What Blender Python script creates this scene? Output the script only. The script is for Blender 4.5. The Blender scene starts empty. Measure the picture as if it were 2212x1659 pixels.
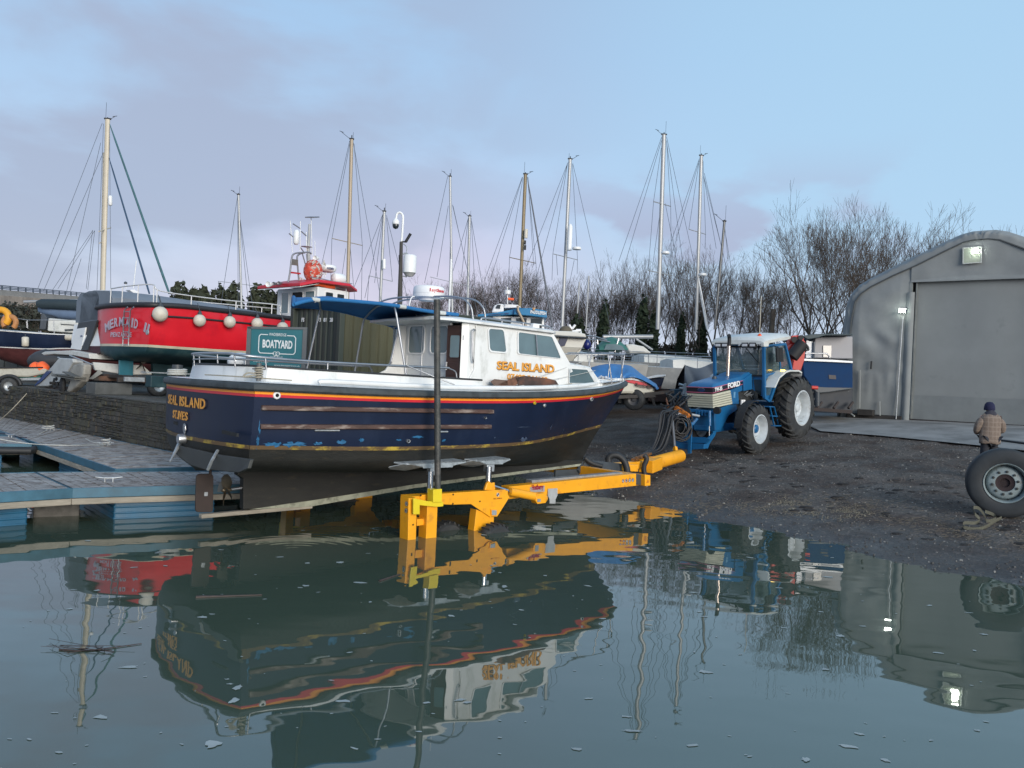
import bpy, bmesh, math, random
from math import sin, cos, pi, radians, sqrt, atan2
from mathutils import Vector, Matrix, noise
random.seed(7)
SC = bpy.context.scene
COL = SC.collection
                # camera
FPX = 1750.0; ROLL = .046; H = 2.35          # focal length in units of a 2212 px wide frame, roll, height above the water
cs, sn = cos(ROLL), sin(ROLL)
cd = bpy.data.cameras.new('camera'); cam = bpy.data.objects.new('camera', cd); COL.objects.link(cam)
cd.sensor_width = 36; cd.lens = 36 * FPX / 2212; cd.clip_start = .1; cd.clip_end = 3000
cam.matrix_world = Matrix(((cs, -sn, 0, 0), (0, 0, -1, 0), (sn, cs, 0, H), (0, 0, 0, 1)))
SC.camera = cam
SC.view_settings.view_transform = 'Standard'; SC.view_settings.look = 'None'; SC.view_settings.gamma = 1
SC.view_settings.exposure = 0.68
                # world: dusk sky with thin cloud
def lin(c):
 return tuple((x / 255 / 12.92 if x / 255 <= .04045 else ((x / 255 + .055) / 1.055) ** 2.4) for x in c) + (1,)
wd = bpy.data.worlds.new('World'); SC.world = wd; wd.use_nodes = True
nt = wd.node_tree; nt.nodes.clear()
def nd(t, tree=None, **k):
 n = (tree or nt).nodes.new(t)
 for a, b in k.items(): setattr(n, a, b)
 return n
def ramp(n, stops):
 r = n.color_ramp
 while len(r.elements) > 1: r.elements.remove(r.elements[-1])
 r.elements[0].position = stops[0][0]; r.elements[0].color = stops[0][1]
 for p, c in stops[1:]:
  e = r.elements.new(p); e.color = c
def g1(x): return (x, x, x, 1)
L = nt.links.new
tc = nd('ShaderNodeTexCoord'); sep = nd('ShaderNodeSeparateXYZ'); L(tc.outputs['Generated'], sep.inputs[0])
base = nd('ShaderNodeValToRGB'); L(sep.outputs['Z'], base.inputs[0])
SK = .78
def sk(c): return tuple(x * SK for x in lin(c)[:3]) + (1,)
ramp(base, [(0, sk((192, 198, 216))), (.09, sk((188, 198, 218))), (.2, sk((172, 197, 225))), (.38, sk((158, 190, 223))), (.6, sk((146, 180, 212))), (1, sk((125, 165, 210)))])
def mth(op, a, b=None, clamp=False):
 n = nd('ShaderNodeMath', operation=op, use_clamp=clamp)
 for i, q in enumerate((a, b)):
  if q is None: continue
  if hasattr(q, 'links'): L(q, n.inputs[i])
  else: n.inputs[i].default_value = q
 return n.outputs[0]
def mixc(f, a, b):
 n = nd('ShaderNodeMix', data_type='RGBA')
 for i, q in ((0, f), (6, a), (7, b)):
  if hasattr(q, 'links'): L(q, n.inputs[i])
  else: n.inputs[i].default_value = q
 return n.outputs[2]
def mrange(x, a, b, c=0., d=1.):
 n = nd('ShaderNodeMapRange', interpolation_type='SMOOTHSTEP'); L(x, n.inputs[0])
 for i, q in enumerate((a, b, c, d)): n.inputs[i + 1].default_value = q
 return n.outputs[0]
X, Yd, Zd = sep.outputs
az = mth('ARCTAN2', X, Yd)
right = mrange(az, -.15, .5)
skyc = mixc(mth('MULTIPLY', right, .6), base.outputs[0], sk((164, 202, 228)))
pink = mth('MULTIPLY', mrange(mth('ABSOLUTE', mth('ADD', az, .14)), .34, .0), mth('MULTIPLY', mrange(Zd, .02, .09), mrange(Zd, .3, .12)))
nz0 = nd('ShaderNodeTexNoise'); nz0.inputs['Scale'].default_value = 2.2; nz0.inputs['Detail'].default_value = 3
L(tc.outputs['Generated'], nz0.inputs[0])
skyc = mixc(mth('MULTIPLY', pink, .6), skyc, sk((208, 190, 212)))
skyc = mixc(mth('MULTIPLY', mrange(Zd, .2, -.01), .6), skyc, sk((204, 206, 224)))
mp = nd('ShaderNodeMapping'); mp.inputs['Scale'].default_value = (1.2, 1.2, 3.4); mp.inputs['Location'].default_value = (.35, .1, .2); L(tc.outputs['Generated'], mp.inputs[0])
nz = nd('ShaderNodeTexNoise'); nz.inputs['Scale'].default_value = 1.9; nz.inputs['Detail'].default_value = 7; nz.inputs['Roughness'].default_value = .5; nz.inputs['Distortion'].default_value = .25
L(mp.outputs[0], nz.inputs[0])
cl = mth('MULTIPLY', mrange(nz.outputs[0], .45, .58), mrange(az, .25, -.35))
skyc = mixc(mth('MULTIPLY', cl, .8), skyc, sk((158, 167, 190)))
cl2 = mth('MULTIPLY', mrange(nz.outputs[0], .36, .3), mrange(az, .0, -.4))
skyc = mixc(mth('MULTIPLY', cl2, .5), skyc, sk((146, 188, 224)))
mp2 = nd('ShaderNodeMapping'); mp2.inputs['Scale'].default_value = (1, 1, 2.2); mp2.inputs['Location'].default_value = (3.1, .4, .2); L(tc.outputs['Generated'], mp2.inputs[0])
nz2 = nd('ShaderNodeTexNoise'); nz2.inputs['Scale'].default_value = 5.2; nz2.inputs['Detail'].default_value = 6; nz2.inputs['Roughness'].default_value = .5
L(mp2.outputs[0], nz2.inputs[0])
low = mth('MULTIPLY', mth('MULTIPLY', mrange(Zd, .05, .13), mrange(Zd, .3, .18)), mth('MULTIPLY', mrange(az, -.02, .08), mrange(az, .62, .35)))
skyc = mixc(mth('MULTIPLY', mth('MULTIPLY', mrange(nz2.outputs[0], .46, .57), low), .95), skyc, sk((164, 174, 200)))
sky = nd('ShaderNodeTexSky', sky_type='NISHITA'); sky.sun_disc = False
SUN_EL, SUN_AZ = radians(14), radians(152)     # low light from behind the camera's right shoulder
sky.sun_elevation = SUN_EL; sky.sun_rotation = SUN_AZ
sc_ = nd('ShaderNodeVectorMath', operation='SCALE'); L(sky.outputs[0], sc_.inputs[0]); sc_.inputs[3].default_value = .05
mx = nd('ShaderNodeMix', data_type='RGBA'); mx.inputs[0].default_value = .9
L(sc_.outputs[0], mx.inputs[6]); L(skyc, mx.inputs[7])
bg = nd('ShaderNodeBackground'); bg.inputs[1].default_value = 1.0; L(mx.outputs[2], bg.inputs[0])
wo = nd('ShaderNodeOutputWorld'); L(bg.outputs[0], wo.inputs[0])
sl = bpy.data.lights.new('sun', 'SUN'); sl.energy = 2.0; sl.angle = radians(30); sl.color = (1, .92, .82)
so = bpy.data.objects.new('sun', sl); COL.objects.link(so)
sdir = Vector((sin(SUN_AZ) * cos(SUN_EL), cos(SUN_AZ) * cos(SUN_EL), sin(SUN_EL)))
so.rotation_euler = sdir.to_track_quat('Z', 'Y').to_euler()
                # view geometry helpers (author's survey of the place)
def un(p):
 a = p[0] - 1106; b = p[1] - 829.5
 return (a * cs + b * sn) / FPX, (-a * sn + b * cs) / FPX
def WY(p, y): x, d = un(p); return Vector((x * y, y, H - d * y))
def WZ(p, z): x, d = un(p); y = (H - z) / d; return Vector((x * y, y, z))
def WG(p, dz=0):
 x, d = un(p); y = 4.
 while y < 80 and H - d * y > gz(x * y, y) + dz: y += .02
 return Vector((x * y, y, gz(x * y, y) + dz))
def gz(x, y):
 s = (x - 1.91) * .84 + (y - 18.1) * .543
 z = .107 * s
 if z > 1.5: z = 1.5 + .25 * (1 - math.exp(-(z - 1.5) / .25))
 return max(z, -2.2)
def crop(x0, y0, w, W=2212):
 return lambda x, y: ((x0 + x * w / W) / 1.13021, (y0 + y * w / W) / 1.13021)
                # things and meshes
class T:
 def __init__(s, name, label, cat, o=(0, 0), z0=0, th=90, group=None, kind=None):
  s.o = Vector((o[0], o[1])); s.z0 = z0; t = radians(th)
  s.F = Vector((sin(t), cos(t))); s.N = Vector((-cos(t), sin(t)))
  s.e = bpy.data.objects.new(name, None); COL.objects.link(s.e); s.e.empty_display_size = .3
  s.e.location = (o[0], o[1], z0); s.e.rotation_euler = (0, 0, pi / 2 - t)
  s.e['label'] = label; s.e['category'] = cat
  if group: s.e['group'] = group
 def loc(s, P): d = Vector((P[0], P[1])) - s.o; return Vector((d.dot(s.F), d.dot(s.N), P[2]))
 def q(s, p, off):                      # point on the plane lateral = off
  x, d = un(p); P = s.o + s.N * off; n = s.N
  y = P.dot(n) / (x * n.x + n.y); return s.loc((x * y, y, H - d * y))
 def r(s, p, fw):                       # point on the plane forward = fw
  x, d = un(p); P = s.o + s.F * fw; n = s.F
  y = P.dot(n) / (x * n.x + n.y); return s.loc((x * y, y, H - d * y))
 def g(s, p, z): return s.loc(WZ(p, z))
 def d(s, p, y): return s.loc(WY(p, y))
 def wv(s, P): return Vector((s.o.x + s.F.x * P[0] + s.N.x * P[1], s.o.y + s.F.y * P[0] + s.N.y * P[1], P[2]))
def V3(p): return Vector(p)
class MB:
 def __init__(s): s.v = []; s.f = []
 def add(s, vs, fs):
  n = len(s.v); s.v += [tuple(p) for p in vs]; s.f += [tuple(i + n for i in f) for f in fs]; return s
 def hexa(s, p): return s.add(p, [(0, 3, 2, 1), (4, 5, 6, 7), (0, 1, 5, 4), (1, 2, 6, 5), (2, 3, 7, 6), (3, 0, 4, 7)])
 def box(s, c, d, rz=0):
  c = V3(c); R = Matrix.Rotation(rz, 3, 'Z'); x, y, z = d[0] / 2, d[1] / 2, d[2] / 2
  return s.hexa([c + R @ Vector(q) for q in ((-x, -y, -z), (x, -y, -z), (x, y, -z), (-x, y, -z), (-x, -y, z), (x, -y, z), (x, y, z), (-x, y, z))])
 def beam(s, a, b, w, h, up=(0, 0, 1)):
  a = V3(a); b = V3(b); t = (b - a).normalized(); u = V3(up); r = t.cross(u)
  if r.length < 1e-4: r = t.cross(Vector((1, 0, 0)))
  r.normalize(); u = r.cross(t); r *= w / 2; u *= h / 2
  return s.hexa([a - r - u, a + r - u, a + r + u, a - r + u, b - r - u, b + r - u, b + r + u, b - r + u])
 def tube(s, pts, r, n=8, cap=True, closed=False):
  pts = [V3(p) for p in pts]; m = len(pts); rr = r if isinstance(r, (list, tuple)) else [r] * m
  ref = None; vs = []; fs = []
  for i, p in enumerate(pts):
   if closed: t = pts[(i + 1) % m] - pts[i - 1]
   else: t = pts[min(i + 1, m - 1)] - pts[max(i - 1, 0)]
   if t.length < 1e-9: t = Vector((0, 0, 1))
   t.normalize()
   if ref is None: ref = t.cross(Vector((0, 0, 1)) if abs(t.z) < .9 else Vector((1, 0, 0))).normalized()
   ref = (ref - t * ref.dot(t)).normalized(); b = t.cross(ref)
   for k in range(n):
    a = 2 * pi * k / n; vs.append(p + (ref * cos(a) + b * sin(a)) * rr[i])
  for i in range(m if closed else m - 1):
   j = (i + 1) % m
   for k in range(n): fs.append((i * n + k, i * n + (k + 1) % n, j * n + (k + 1) % n, j * n + k))
  if cap and not closed: fs.append(tuple(range(n))[::-1]); fs.append(tuple((m - 1) * n + k for k in range(n)))
  return s.add(vs, fs)
 def prism(s, poly, vec):
  n = len(poly); v = V3(vec); P = [V3(p) for p in poly]
  return s.add(P + [p + v for p in P], [tuple(range(n))[::-1], tuple(range(n, 2 * n))] + [(i, (i + 1) % n, n + (i + 1) % n, n + i) for i in range(n)])
 def lathe(s, prof, c, ax=(0, 0, 1), n=24, cap=True):
  c = V3(c); a = V3(ax).normalized(); u = a.cross(Vector((0, 0, 1)) if abs(a.z) < .9 else Vector((1, 0, 0))).normalized(); w = a.cross(u)
  vs = [c + a * t + (u * cos(2 * pi * k / n) + w * sin(2 * pi * k / n)) * r for r, t in prof for k in range(n)]; m = len(prof)
  fs = [(i * n + k, i * n + (k + 1) % n, (i + 1) * n + (k + 1) % n, (i + 1) * n + k) for i in range(m - 1) for k in range(n)]
  if prof[0] == prof[-1]: cap = False
  if cap and prof[0][0] > 1e-5: fs.append(tuple(range(n))[::-1])
  if cap and prof[-1][0] > 1e-5: fs.append(tuple((m - 1) * n + k for k in range(n)))
  return s.add(vs, fs)
 def ball(s, c, r, n=14, ax=(0, 0, 1)):
  r = r if isinstance(r, (tuple, list)) else (r, r, r); c = V3(c); m = n // 2 + 1
  prof = [(sin(pi * i / m), -cos(pi * i / m)) for i in range(m + 1)]
  vs = [c + Vector((a * cos(2 * pi * k / n) * r[0], a * sin(2 * pi * k / n) * r[1], b * r[2])) for a, b in prof for k in range(n)]
  fs = [(i * n + k, i * n + (k + 1) % n, (i + 1) * n + (k + 1) % n, (i + 1) * n + k) for i in range(m) for k in range(n)]
  return s.add(vs, fs)
 def loft(s, secs, closed=True, cap=True):
  n = len(secs[0]); vs = [p for q in secs for p in q]; m = len(secs); fs = []
  for i in range(m - 1):
   for k in range(n if closed else n - 1):
    fs.append((i * n + k, i * n + (k + 1) % n, (i + 1) * n + (k + 1) % n, (i + 1) * n + k))
  if cap and closed: fs.append(tuple(range(n))[::-1]); fs.append(tuple((m - 1) * n + k for k in range(n)))
  return s.add(vs, fs)
 def sheet(s, poly, th=.01, nrm=None):       # flat polygon with thickness, centred
  P = [V3(p) for p in poly]; n = V3(nrm) if nrm else (P[1] - P[0]).cross(P[2] - P[0]).normalized()
  return s.prism([p - n * th / 2 for p in P], n * th)
 def ring(s, outer, inner, vec):             # frame: outer loop with a hole, extruded
  n = len(outer); v = V3(vec); O = [V3(p) for p in outer]; I = [V3(p) for p in inner]
  vs = O + I + [p + v for p in O] + [p + v for p in I]; fs = []
  for i in range(n):
   j = (i + 1) % n
   fs += [(i, j, n + j, n + i), (2 * n + i, 3 * n + i, 3 * n + j, 2 * n + j), (i, 2 * n + i, 2 * n + j, j), (n + i, n + j, 3 * n + j, 3 * n + i)]
  return s.add(vs, fs)
 def build(s, name, t, m, parent=None, smooth=62, bevel=0, sub=None, label=None):
  z0 = t.z0 if t else 0
  me = bpy.data.meshes.new(name); me.from_pydata([(a, b, c - z0) for a, b, c in s.v], [], s.f)
  bm = bmesh.new(); bm.from_mesh(me); bmesh.ops.remove_doubles(bm, verts=bm.verts, dist=1e-5)
  bmesh.ops.recalc_face_normals(bm, faces=bm.faces); bm.to_mesh(me); bm.free()
  if smooth: me.shade_smooth(); me.set_sharp_from_angle(angle=radians(smooth))
  me.materials.append(m)
  o = bpy.data.objects.new(name, me); COL.objects.link(o)
  if parent: o.parent = parent
  elif t: o.parent = t.e
  if bevel:
   b = o.modifiers.new('b', 'BEVEL'); b.width = bevel; b.segments = 2; b.limit_method = 'ANGLE'; b.angle_limit = radians(40)
  if label: o['label'] = label
  return o
def cm(pts, t):                                  # Catmull-Rom through control points, t in 0..1
 n = len(pts) - 1; x = min(max(t, 0), 1) * n; i = min(int(x), n - 1); u = x - i
 p1 = V3(pts[i]); p2 = V3(pts[i + 1]); p0 = V3(pts[i - 1]) if i > 0 else p1 * 2 - p2; p3 = V3(pts[i + 2]) if i + 2 <= n else p2 * 2 - p1
 return .5 * ((2 * p1) + (p2 - p0) * u + (2 * p0 - 5 * p1 + 4 * p2 - p3) * u * u + (3 * p1 - p0 - 3 * p2 + p3) * u ** 3)
def spl(pts, n=24): return [cm(pts, i / n) for i in range(n + 1)]
def rrect(P, r=.2, n=4):                          # rounded polygon from corner points (r = fraction of the edge)
 P = [V3(p) for p in P]; m = len(P); out = []
 rad = r * min((P[i] - P[i - 1]).length for i in range(m))
 for i in range(m):
  a = P[i - 1]; b = P[i]; c = P[(i + 1) % m]
  s1 = b + (a - b).normalized() * rad; s2 = b + (c - b).normalized() * rad
  for k in range(n + 1):
   u = k / n; out.append(s1 * (1 - u) ** 2 + b * 2 * u * (1 - u) + s2 * u * u)
 return out
def shrink(P, k):                                # move a loop inward by a length k
 c = sum((V3(p) for p in P), Vector()) / len(P)
 return [V3(p) + (c - V3(p)).normalized() * k for p in P]
_tc = {}
def text(s, name, t, m, origin, xd, up, width=None, height=.1, parent=None, bold=.0, depth=.004, space=1.0, extrude_out=True):
 cu = bpy.data.curves.new('t', 'FONT'); cu.body = s; cu.size = 1; cu.offset = bold; cu.resolution_u = 3; cu.space_character = space; cu.extrude = .004
 o = bpy.data.objects.new('t', cu); COL.objects.link(o); dg = bpy.context.evaluated_depsgraph_get(); dg.update()
 me = bpy.data.meshes.new_from_object(o.evaluated_get(dg)); bpy.data.objects.remove(o); bpy.data.curves.remove(cu)
 xs = [v.co.x for v in me.vertices]; ys = [v.co.y for v in me.vertices]
 x0, x1, y0, y1 = min(xs), max(xs), min(ys), max(ys)
 sy = height / (y1 - y0); sx = (width / (x1 - x0)) if width else sy
 xd = V3(xd).normalized(); up = V3(up); up = (up - xd * up.dot(xd)).normalized(); n = xd.cross(up); og = V3(origin)
 for v in me.vertices:
  p = og + xd * ((v.co.x - x0) * sx) + up * ((v.co.y - y0) * sy) + n * (depth if v.co.z > 0 else 0)
  v.co = (p.x, p.y, p.z - (t.z0 if t else 0))
 me.materials.append(m); me.name = name; ob = bpy.data.objects.new(name, me); COL.objects.link(ob); ob.parent = parent or t.e
 return ob
                # materials
_m = {}
def mat(name, col, rough=.5, metal=0., var=.12, scale=3., bump=0., bscale=None, col2=None, c2=(.5, .62), c2scale=1.2, stretch=(1, 1, 1), emit=0, coat=0, spec=.5):
 if name in _m: return _m[name]
 m = bpy.data.materials.new(name); m.use_nodes = True; t = m.node_tree; b = t.nodes['Principled BSDF']; l = t.links.new
 col = tuple(col[:3]); tcn = nd('ShaderNodeTexCoord', t)
 mpn = nd('ShaderNodeMapping', t); mpn.inputs['Scale'].default_value = stretch; l(tcn.outputs['Object'], mpn.inputs[0])
 n = nd('ShaderNodeTexNoise', t); n.inputs['Scale'].default_value = scale; n.inputs['Detail'].default_value = 6; n.inputs['Roughness'].default_value = .6; l(mpn.outputs[0], n.inputs[0])
 r = nd('ShaderNodeValToRGB', t); ramp(r, [(.3, tuple(c * (1 - var) for c in col) + (1,)), (.7, tuple(min(1, c * (1 + var * .6)) for c in col) + (1,))]); l(n.outputs[0], r.inputs[0])
 out = r.outputs[0]
 if col2:
  n2 = nd('ShaderNodeTexNoise', t); n2.inputs['Scale'].default_value = c2scale; n2.inputs['Detail'].default_value = 8; n2.inputs['Roughness'].default_value = .65; l(mpn.outputs[0], n2.inputs[0])
  r2 = nd('ShaderNodeValToRGB', t); ramp(r2, [(c2[0], g1(0)), (c2[1], g1(1))]); l(n2.outputs[0], r2.inputs[0])
  mxn = nd('ShaderNodeMix', t, data_type='RGBA'); l(r2.outputs[0], mxn.inputs[0]); l(out, mxn.inputs[6]); mxn.inputs[7].default_value = tuple(col2[:3]) + (1,); out = mxn.outputs[2]
 l(out, b.inputs['Base Color'])
 rr = nd('ShaderNodeMapRange', t); l(n.outputs[0], rr.inputs[0]); rr.inputs[3].default_value = max(0, rough - .1); rr.inputs[4].default_value = min(1, rough + .1); l(rr.outputs[0], b.inputs['Roughness'])
 b.inputs['Metallic'].default_value = metal; b.inputs['Specular IOR Level'].default_value = spec
 if coat: b.inputs['Coat Weight'].default_value = coat
 if emit: b.inputs['Emission Color'].default_value = col + (1,); b.inputs['Emission Strength'].default_value = emit
 if bump:
  nb = nd('ShaderNodeTexNoise', t); nb.inputs['Scale'].default_value = bscale or scale * 8; nb.inputs['Detail'].default_value = 6; l(mpn.outputs[0], nb.inputs[0])
  bp = nd('ShaderNodeBump', t); bp.inputs['Strength'].default_value = bump; bp.inputs['Distance'].default_value = .02; l(nb.outputs[0], bp.inputs['Height']); l(bp.outputs[0], b.inputs['Normal'])
 _m[name] = m; return m
white = mat('white_gelcoat', (.72, .73, .72), .35, var=.08, scale=2, col2=(.42, .43, .40), c2=(.56, .75), c2scale=3, stretch=(1, 1, .5))
wclean = mat('white_paint', (.74, .75, .75), .35, var=.05)
offw = mat('weathered_white', (.58, .58, .55), .5, var=.12, col2=(.33, .34, .31), c2=(.5, .75), c2scale=3)
stain = mat('stainless', (.40, .41, .43), .42, .9, var=.1)
galv = mat('galvanised', (.42, .45, .47), .5, .6, var=.25, scale=14)
alu = mat('mast_aluminium', (.34, .35, .36), .45, .35, var=.15, scale=2)
black = mat('black_rubber', (.022, .024, .027), .6, var=.3, scale=6, bump=.15)
dark = mat('dark_void', (.012, .013, .015), .7)
glass = mat('tinted_glass', (.10, .16, .18), .12, var=.25, scale=1.5, spec=.9)
glassd = mat('dark_glass', (.02, .028, .032), .08, var=.2, spec=.8)
rope = mat('rope', (.42, .38, .30), .9, var=.3, scale=60, bump=.6)
wrope = mat('pale_rope', (.6, .6, .56), .9, var=.3, scale=60, bump=.6)
conc = mat('concrete', (.27, .28, .28), .85, var=.2, scale=3, bump=.3, bscale=40, col2=(.13, .14, .14), c2=(.5, .7))
rust = mat('rusty_steel', (.16, .075, .045), .8, var=.4, scale=12, bump=.3)
yel = mat('yellow_paint', (.86, .37, .012), .42, var=.12, scale=2, col2=(.45, .17, .03), c2=(.58, .8), c2scale=5, bump=.1)
yel2 = mat('lemon_paint', (.72, .55, .02), .4, var=.1)
orange = mat('orange_plastic', (.9, .13, .03), .45, var=.15, scale=8, bump=.3)
wire = mat('rigging_wire', (.13, .15, .18), .5, .5, var=.05)
tyre = mat('tyre_rubber', (.028, .030, .032), .75, var=.35, scale=6, bump=.25, bscale=30, col2=(.07, .07, .065), c2=(.5, .75), c2scale=4)
                # SETTING
def hfield(xs, ys, fn):
 m = MB(); nx = len(xs); m.v = [(x, y, fn(x, y)) for y in ys for x in xs]
 m.f = [(j * nx + i, j * nx + i + 1, (j + 1) * nx + i + 1, (j + 1) * nx + i) for j in range(len(ys) - 1) for i in range(nx - 1)]
 return m
def seq(*segs):
 o = []
 for a, b, n in segs: o += [a + (b - a) * i / n for i in range(n)]
 return o + [segs[-1][1]]
def gzr(x, y):
 z = gz(x, y)
 if x < 40 and y < 60:
  z += .05 * noise.noise((x * 1.1, y * 1.1, 0)) + .035 * noise.noise((x * 3.1, y * 3.1, 5)) + .016 * noise.noise((x * 8, y * 8, 9))
 return z
gm = mat('gravel_ground', (.120, .102, .088), .85, var=.45, scale=2.2, bump=1.0, bscale=34, col2=(.056, .036, .026), c2=(.40, .58), c2scale=1.1)
def gravelize(m, wet=True):
 t = m.node_tree; l = t.links.new; b = t.nodes['Principled BSDF']; tcn = nd('ShaderNodeTexCoord', t)
 v = nd('ShaderNodeTexVoronoi', t); v.inputs['Scale'].default_value = 16; l(tcn.outputs['Object'], v.inputs[0])
 r = nd('ShaderNodeValToRGB', t); ramp(r, [(.0, (.9, .9, .9, 1)), (.03, (.3, .3, .3, 1)), (.1, (0, 0, 0, 1))]); l(v.outputs['Distance'], r.inputs[0])
 v2 = nd('ShaderNodeTexVoronoi', t); v2.inputs['Scale'].default_value = 26; l(tcn.outputs['Object'], v2.inputs[0])
 hs = nd('ShaderNodeSeparateColor', t); l(v2.outputs['Color'], hs.inputs[0])
 r3 = nd('ShaderNodeValToRGB', t); ramp(r3, [(.0, g1(.55)), (.7, g1(1)), (.93, g1(1.5)), (1, g1(2.3))]); l(hs.outputs[0], r3.inputs[0])
 old = b.inputs['Base Color'].links[0].from_socket
 mu = nd('ShaderNodeMix', t, data_type='RGBA', blend_type='MULTIPLY'); mu.inputs[0].default_value = .8; l(old, mu.inputs[6]); l(r3.outputs[0], mu.inputs[7])
 mx = nd('ShaderNodeMix', t, data_type='RGBA'); l(r.outputs[0], mx.inputs[0]); l(mu.outputs[2], mx.inputs[6]); mx.inputs[7].default_value = (.3, .29, .27, 1)
 out = mx.outputs[2]
 if wet:       # wet gravel beside the waterline
  sp = nd('ShaderNodeSeparateXYZ', t); l(tcn.outputs['Object'], sp.inputs[0])
  n = nd('ShaderNodeTexNoise', t); n.inputs['Scale'].default_value = .9; l(tcn.outputs['Object'], n.inputs[0])
  ad = nd('ShaderNodeMath', t, operation='MULTIPLY_ADD'); l(n.outputs[0], ad.inputs[0]); ad.inputs[1].default_value = .25; l(sp.outputs[2], ad.inputs[2])
  w = nd('ShaderNodeMapRange', t); l(ad.outputs[0], w.inputs[0]); w.inputs[1].default_value = .12; w.inputs[2].default_value = .36
  m2 = nd('ShaderNodeMix', t, data_type='RGBA', blend_type='MULTIPLY'); iv = nd('ShaderNodeMath', t, operation='SUBTRACT'); iv.inputs[0].default_value = 1; l(w.outputs[0], iv.inputs[1])
  l(iv.outputs[0], m2.inputs[0]); l(out, m2.inputs[6]); m2.inputs[7].default_value = (.6, .63, .68, 1); out = m2.outputs[2]
  rg = nd('ShaderNodeMapRange', t); l(w.outputs[0], rg.inputs[0]); rg.inputs[3].default_value = .38; rg.inputs[4].default_value = .85; l(rg.outputs[0], b.inputs['Roughness'])
 l(out, b.inputs['Base Color'])
gravelize(gm)
def struct(name, m, mt, smooth=40):
 o = m.build(name, None, mt, smooth=smooth); o['kind'] = 'structure'; return o
struct('ground', hfield(seq((-150, -20, 4), (-20, 0, 10), (0, 20, 130), (20, 40, 20), (40, 260, 8)), seq((2, 6, 4), (6, 26, 130), (26, 46, 24), (46, 400, 10)), gzr), gm, 60)
qg = mat('quay_ground', (.10, .095, .085), .9, var=.4, scale=1.5, bump=.8, bscale=25, col2=(.05, .055, .04), c2=(.45, .65)); gravelize(qg, False)
QZ = 1.55
WALL = [(-26, 35.4), (-16.6, 26.6), (-7.6, 18.2), (-5.0, 15.8), (0.0, 22.0), (3.0, 31)]
m = MB(); qq = [(-200, 300), (-200, 66), (-60, 66)] + WALL + [(9, 300)]
m.v = [(x, y, QZ) for x, y in qq]; m.f = [tuple(range(len(qq)))]
struct('quay_ground', m, qg)
ca = [WG((1745, 918)), WG((1772, 934)), WG((1900, 944)), WG((2120, 966)), WG((2330, 990))]
m = MB(); rows = 10
far = [Vector((9.5, 33, 0)), Vector((11, 34, 0)), Vector((13.5, 34, 0)), Vector((22, 30, 0)), Vector((30, 27, 0))]
for j in range(rows + 1):
 for i in range(5):
  for k in range(4 if i < 4 else 1):
   a = ca[i].lerp(ca[min(i + 1, 4)], k / 4); b = far[i].lerp(far[min(i + 1, 4)], k / 4); p = a.lerp(b, j / rows); m.v.append((p.x, p.y, gz(p.x, p.y) + .045))
m.f = [(j * 17 + i, j * 17 + i + 1, (j + 1) * 17 + i + 1, (j + 1) * 17 + i) for j in range(rows) for i in range(16)]
struct('concrete_apron', m, mat('apron_concrete', (.25, .245, .235), .8, var=.22, scale=1.2, bump=.25, bscale=50, col2=(.12, .12, .115), c2=(.48, .7), c2scale=.7))
wm = bpy.data.materials.new('harbour_water'); wm.use_nodes = True; t = wm.node_tree; b = t.nodes['Principled BSDF']; l = t.links.new
b.inputs['Base Color'].default_value = (.060, .084, .060, 1); b.inputs['Roughness'].default_value = .015; b.inputs['IOR'].default_value = 1.85; b.inputs['Specular IOR Level'].default_value = .5
tcn = nd('ShaderNodeTexCoord', t); mpn = nd('ShaderNodeMapping', t); mpn.inputs['Scale'].default_value = (1, 1.7, 1); mpn.inputs['Rotation'].default_value = (0, 0, .5); l(tcn.outputs['Object'], mpn.inputs[0])
n1 = nd('ShaderNodeTexNoise', t); n1.inputs['Scale'].default_value = 1.5; n1.inputs['Detail'].default_value = .6; l(mpn.outputs[0], n1.inputs[0])
n2 = nd('ShaderNodeTexNoise', t); n2.inputs['Scale'].default_value = 8; n2.inputs['Detail'].default_value = 1; l(mpn.outputs[0], n2.inputs[0])
nm = nd('ShaderNodeTexNoise', t); nm.inputs['Scale'].default_value = .35; l(tcn.outputs['Object'], nm.inputs[0])
vm = nd('ShaderNodeVectorMath', t, operation='DISTANCE'); l(tcn.outputs['Object'], vm.inputs[0]); rc = WZ((640, 1190), 0); vm.inputs[1].default_value = tuple(rc)
si = nd('ShaderNodeMath', t, operation='SINE'); ml = nd('ShaderNodeMath', t, operation='MULTIPLY'); l(vm.outputs['Value'], ml.inputs[0]); ml.inputs[1].default_value = 42; l(ml.outputs[0], si.inputs[0])
fo = nd('ShaderNodeMapRange', t); l(vm.outputs['Value'], fo.inputs[0]); fo.inputs[1].default_value = .2; fo.inputs[2].default_value = 1.9; fo.inputs[3].default_value = .09; fo.inputs[4].default_value = 0
rp = nd('ShaderNodeMath', t, operation='MULTIPLY'); l(si.outputs[0], rp.inputs[0]); l(fo.outputs[0], rp.inputs[1])
a1 = nd('ShaderNodeMath', t, operation='MULTIPLY_ADD'); l(n2.outputs[0], a1.inputs[0]); a1.inputs[1].default_value = .008; l(n1.outputs[0], a1.inputs[2])
a2 = nd('ShaderNodeMath', t, operation='ADD'); l(a1.outputs[0], a2.inputs[0]); l(rp.outputs[0], a2.inputs[1])
bp = nd('ShaderNodeBump', t); bp.inputs['Strength'].default_value = 1; bp.inputs['Distance'].default_value = .004; l(a2.outputs[0], bp.inputs['Height']); l(bp.outputs[0], b.inputs['Normal'])
m = MB(); m.v = [(-300, -60, 0), (200, -60, 0), (200, 500, 0), (-300, 500, 0)]; m.f = [(0, 1, 2, 3)]; struct('water', m, wm)
foam = MB(); rnd = random.Random(3)
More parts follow.
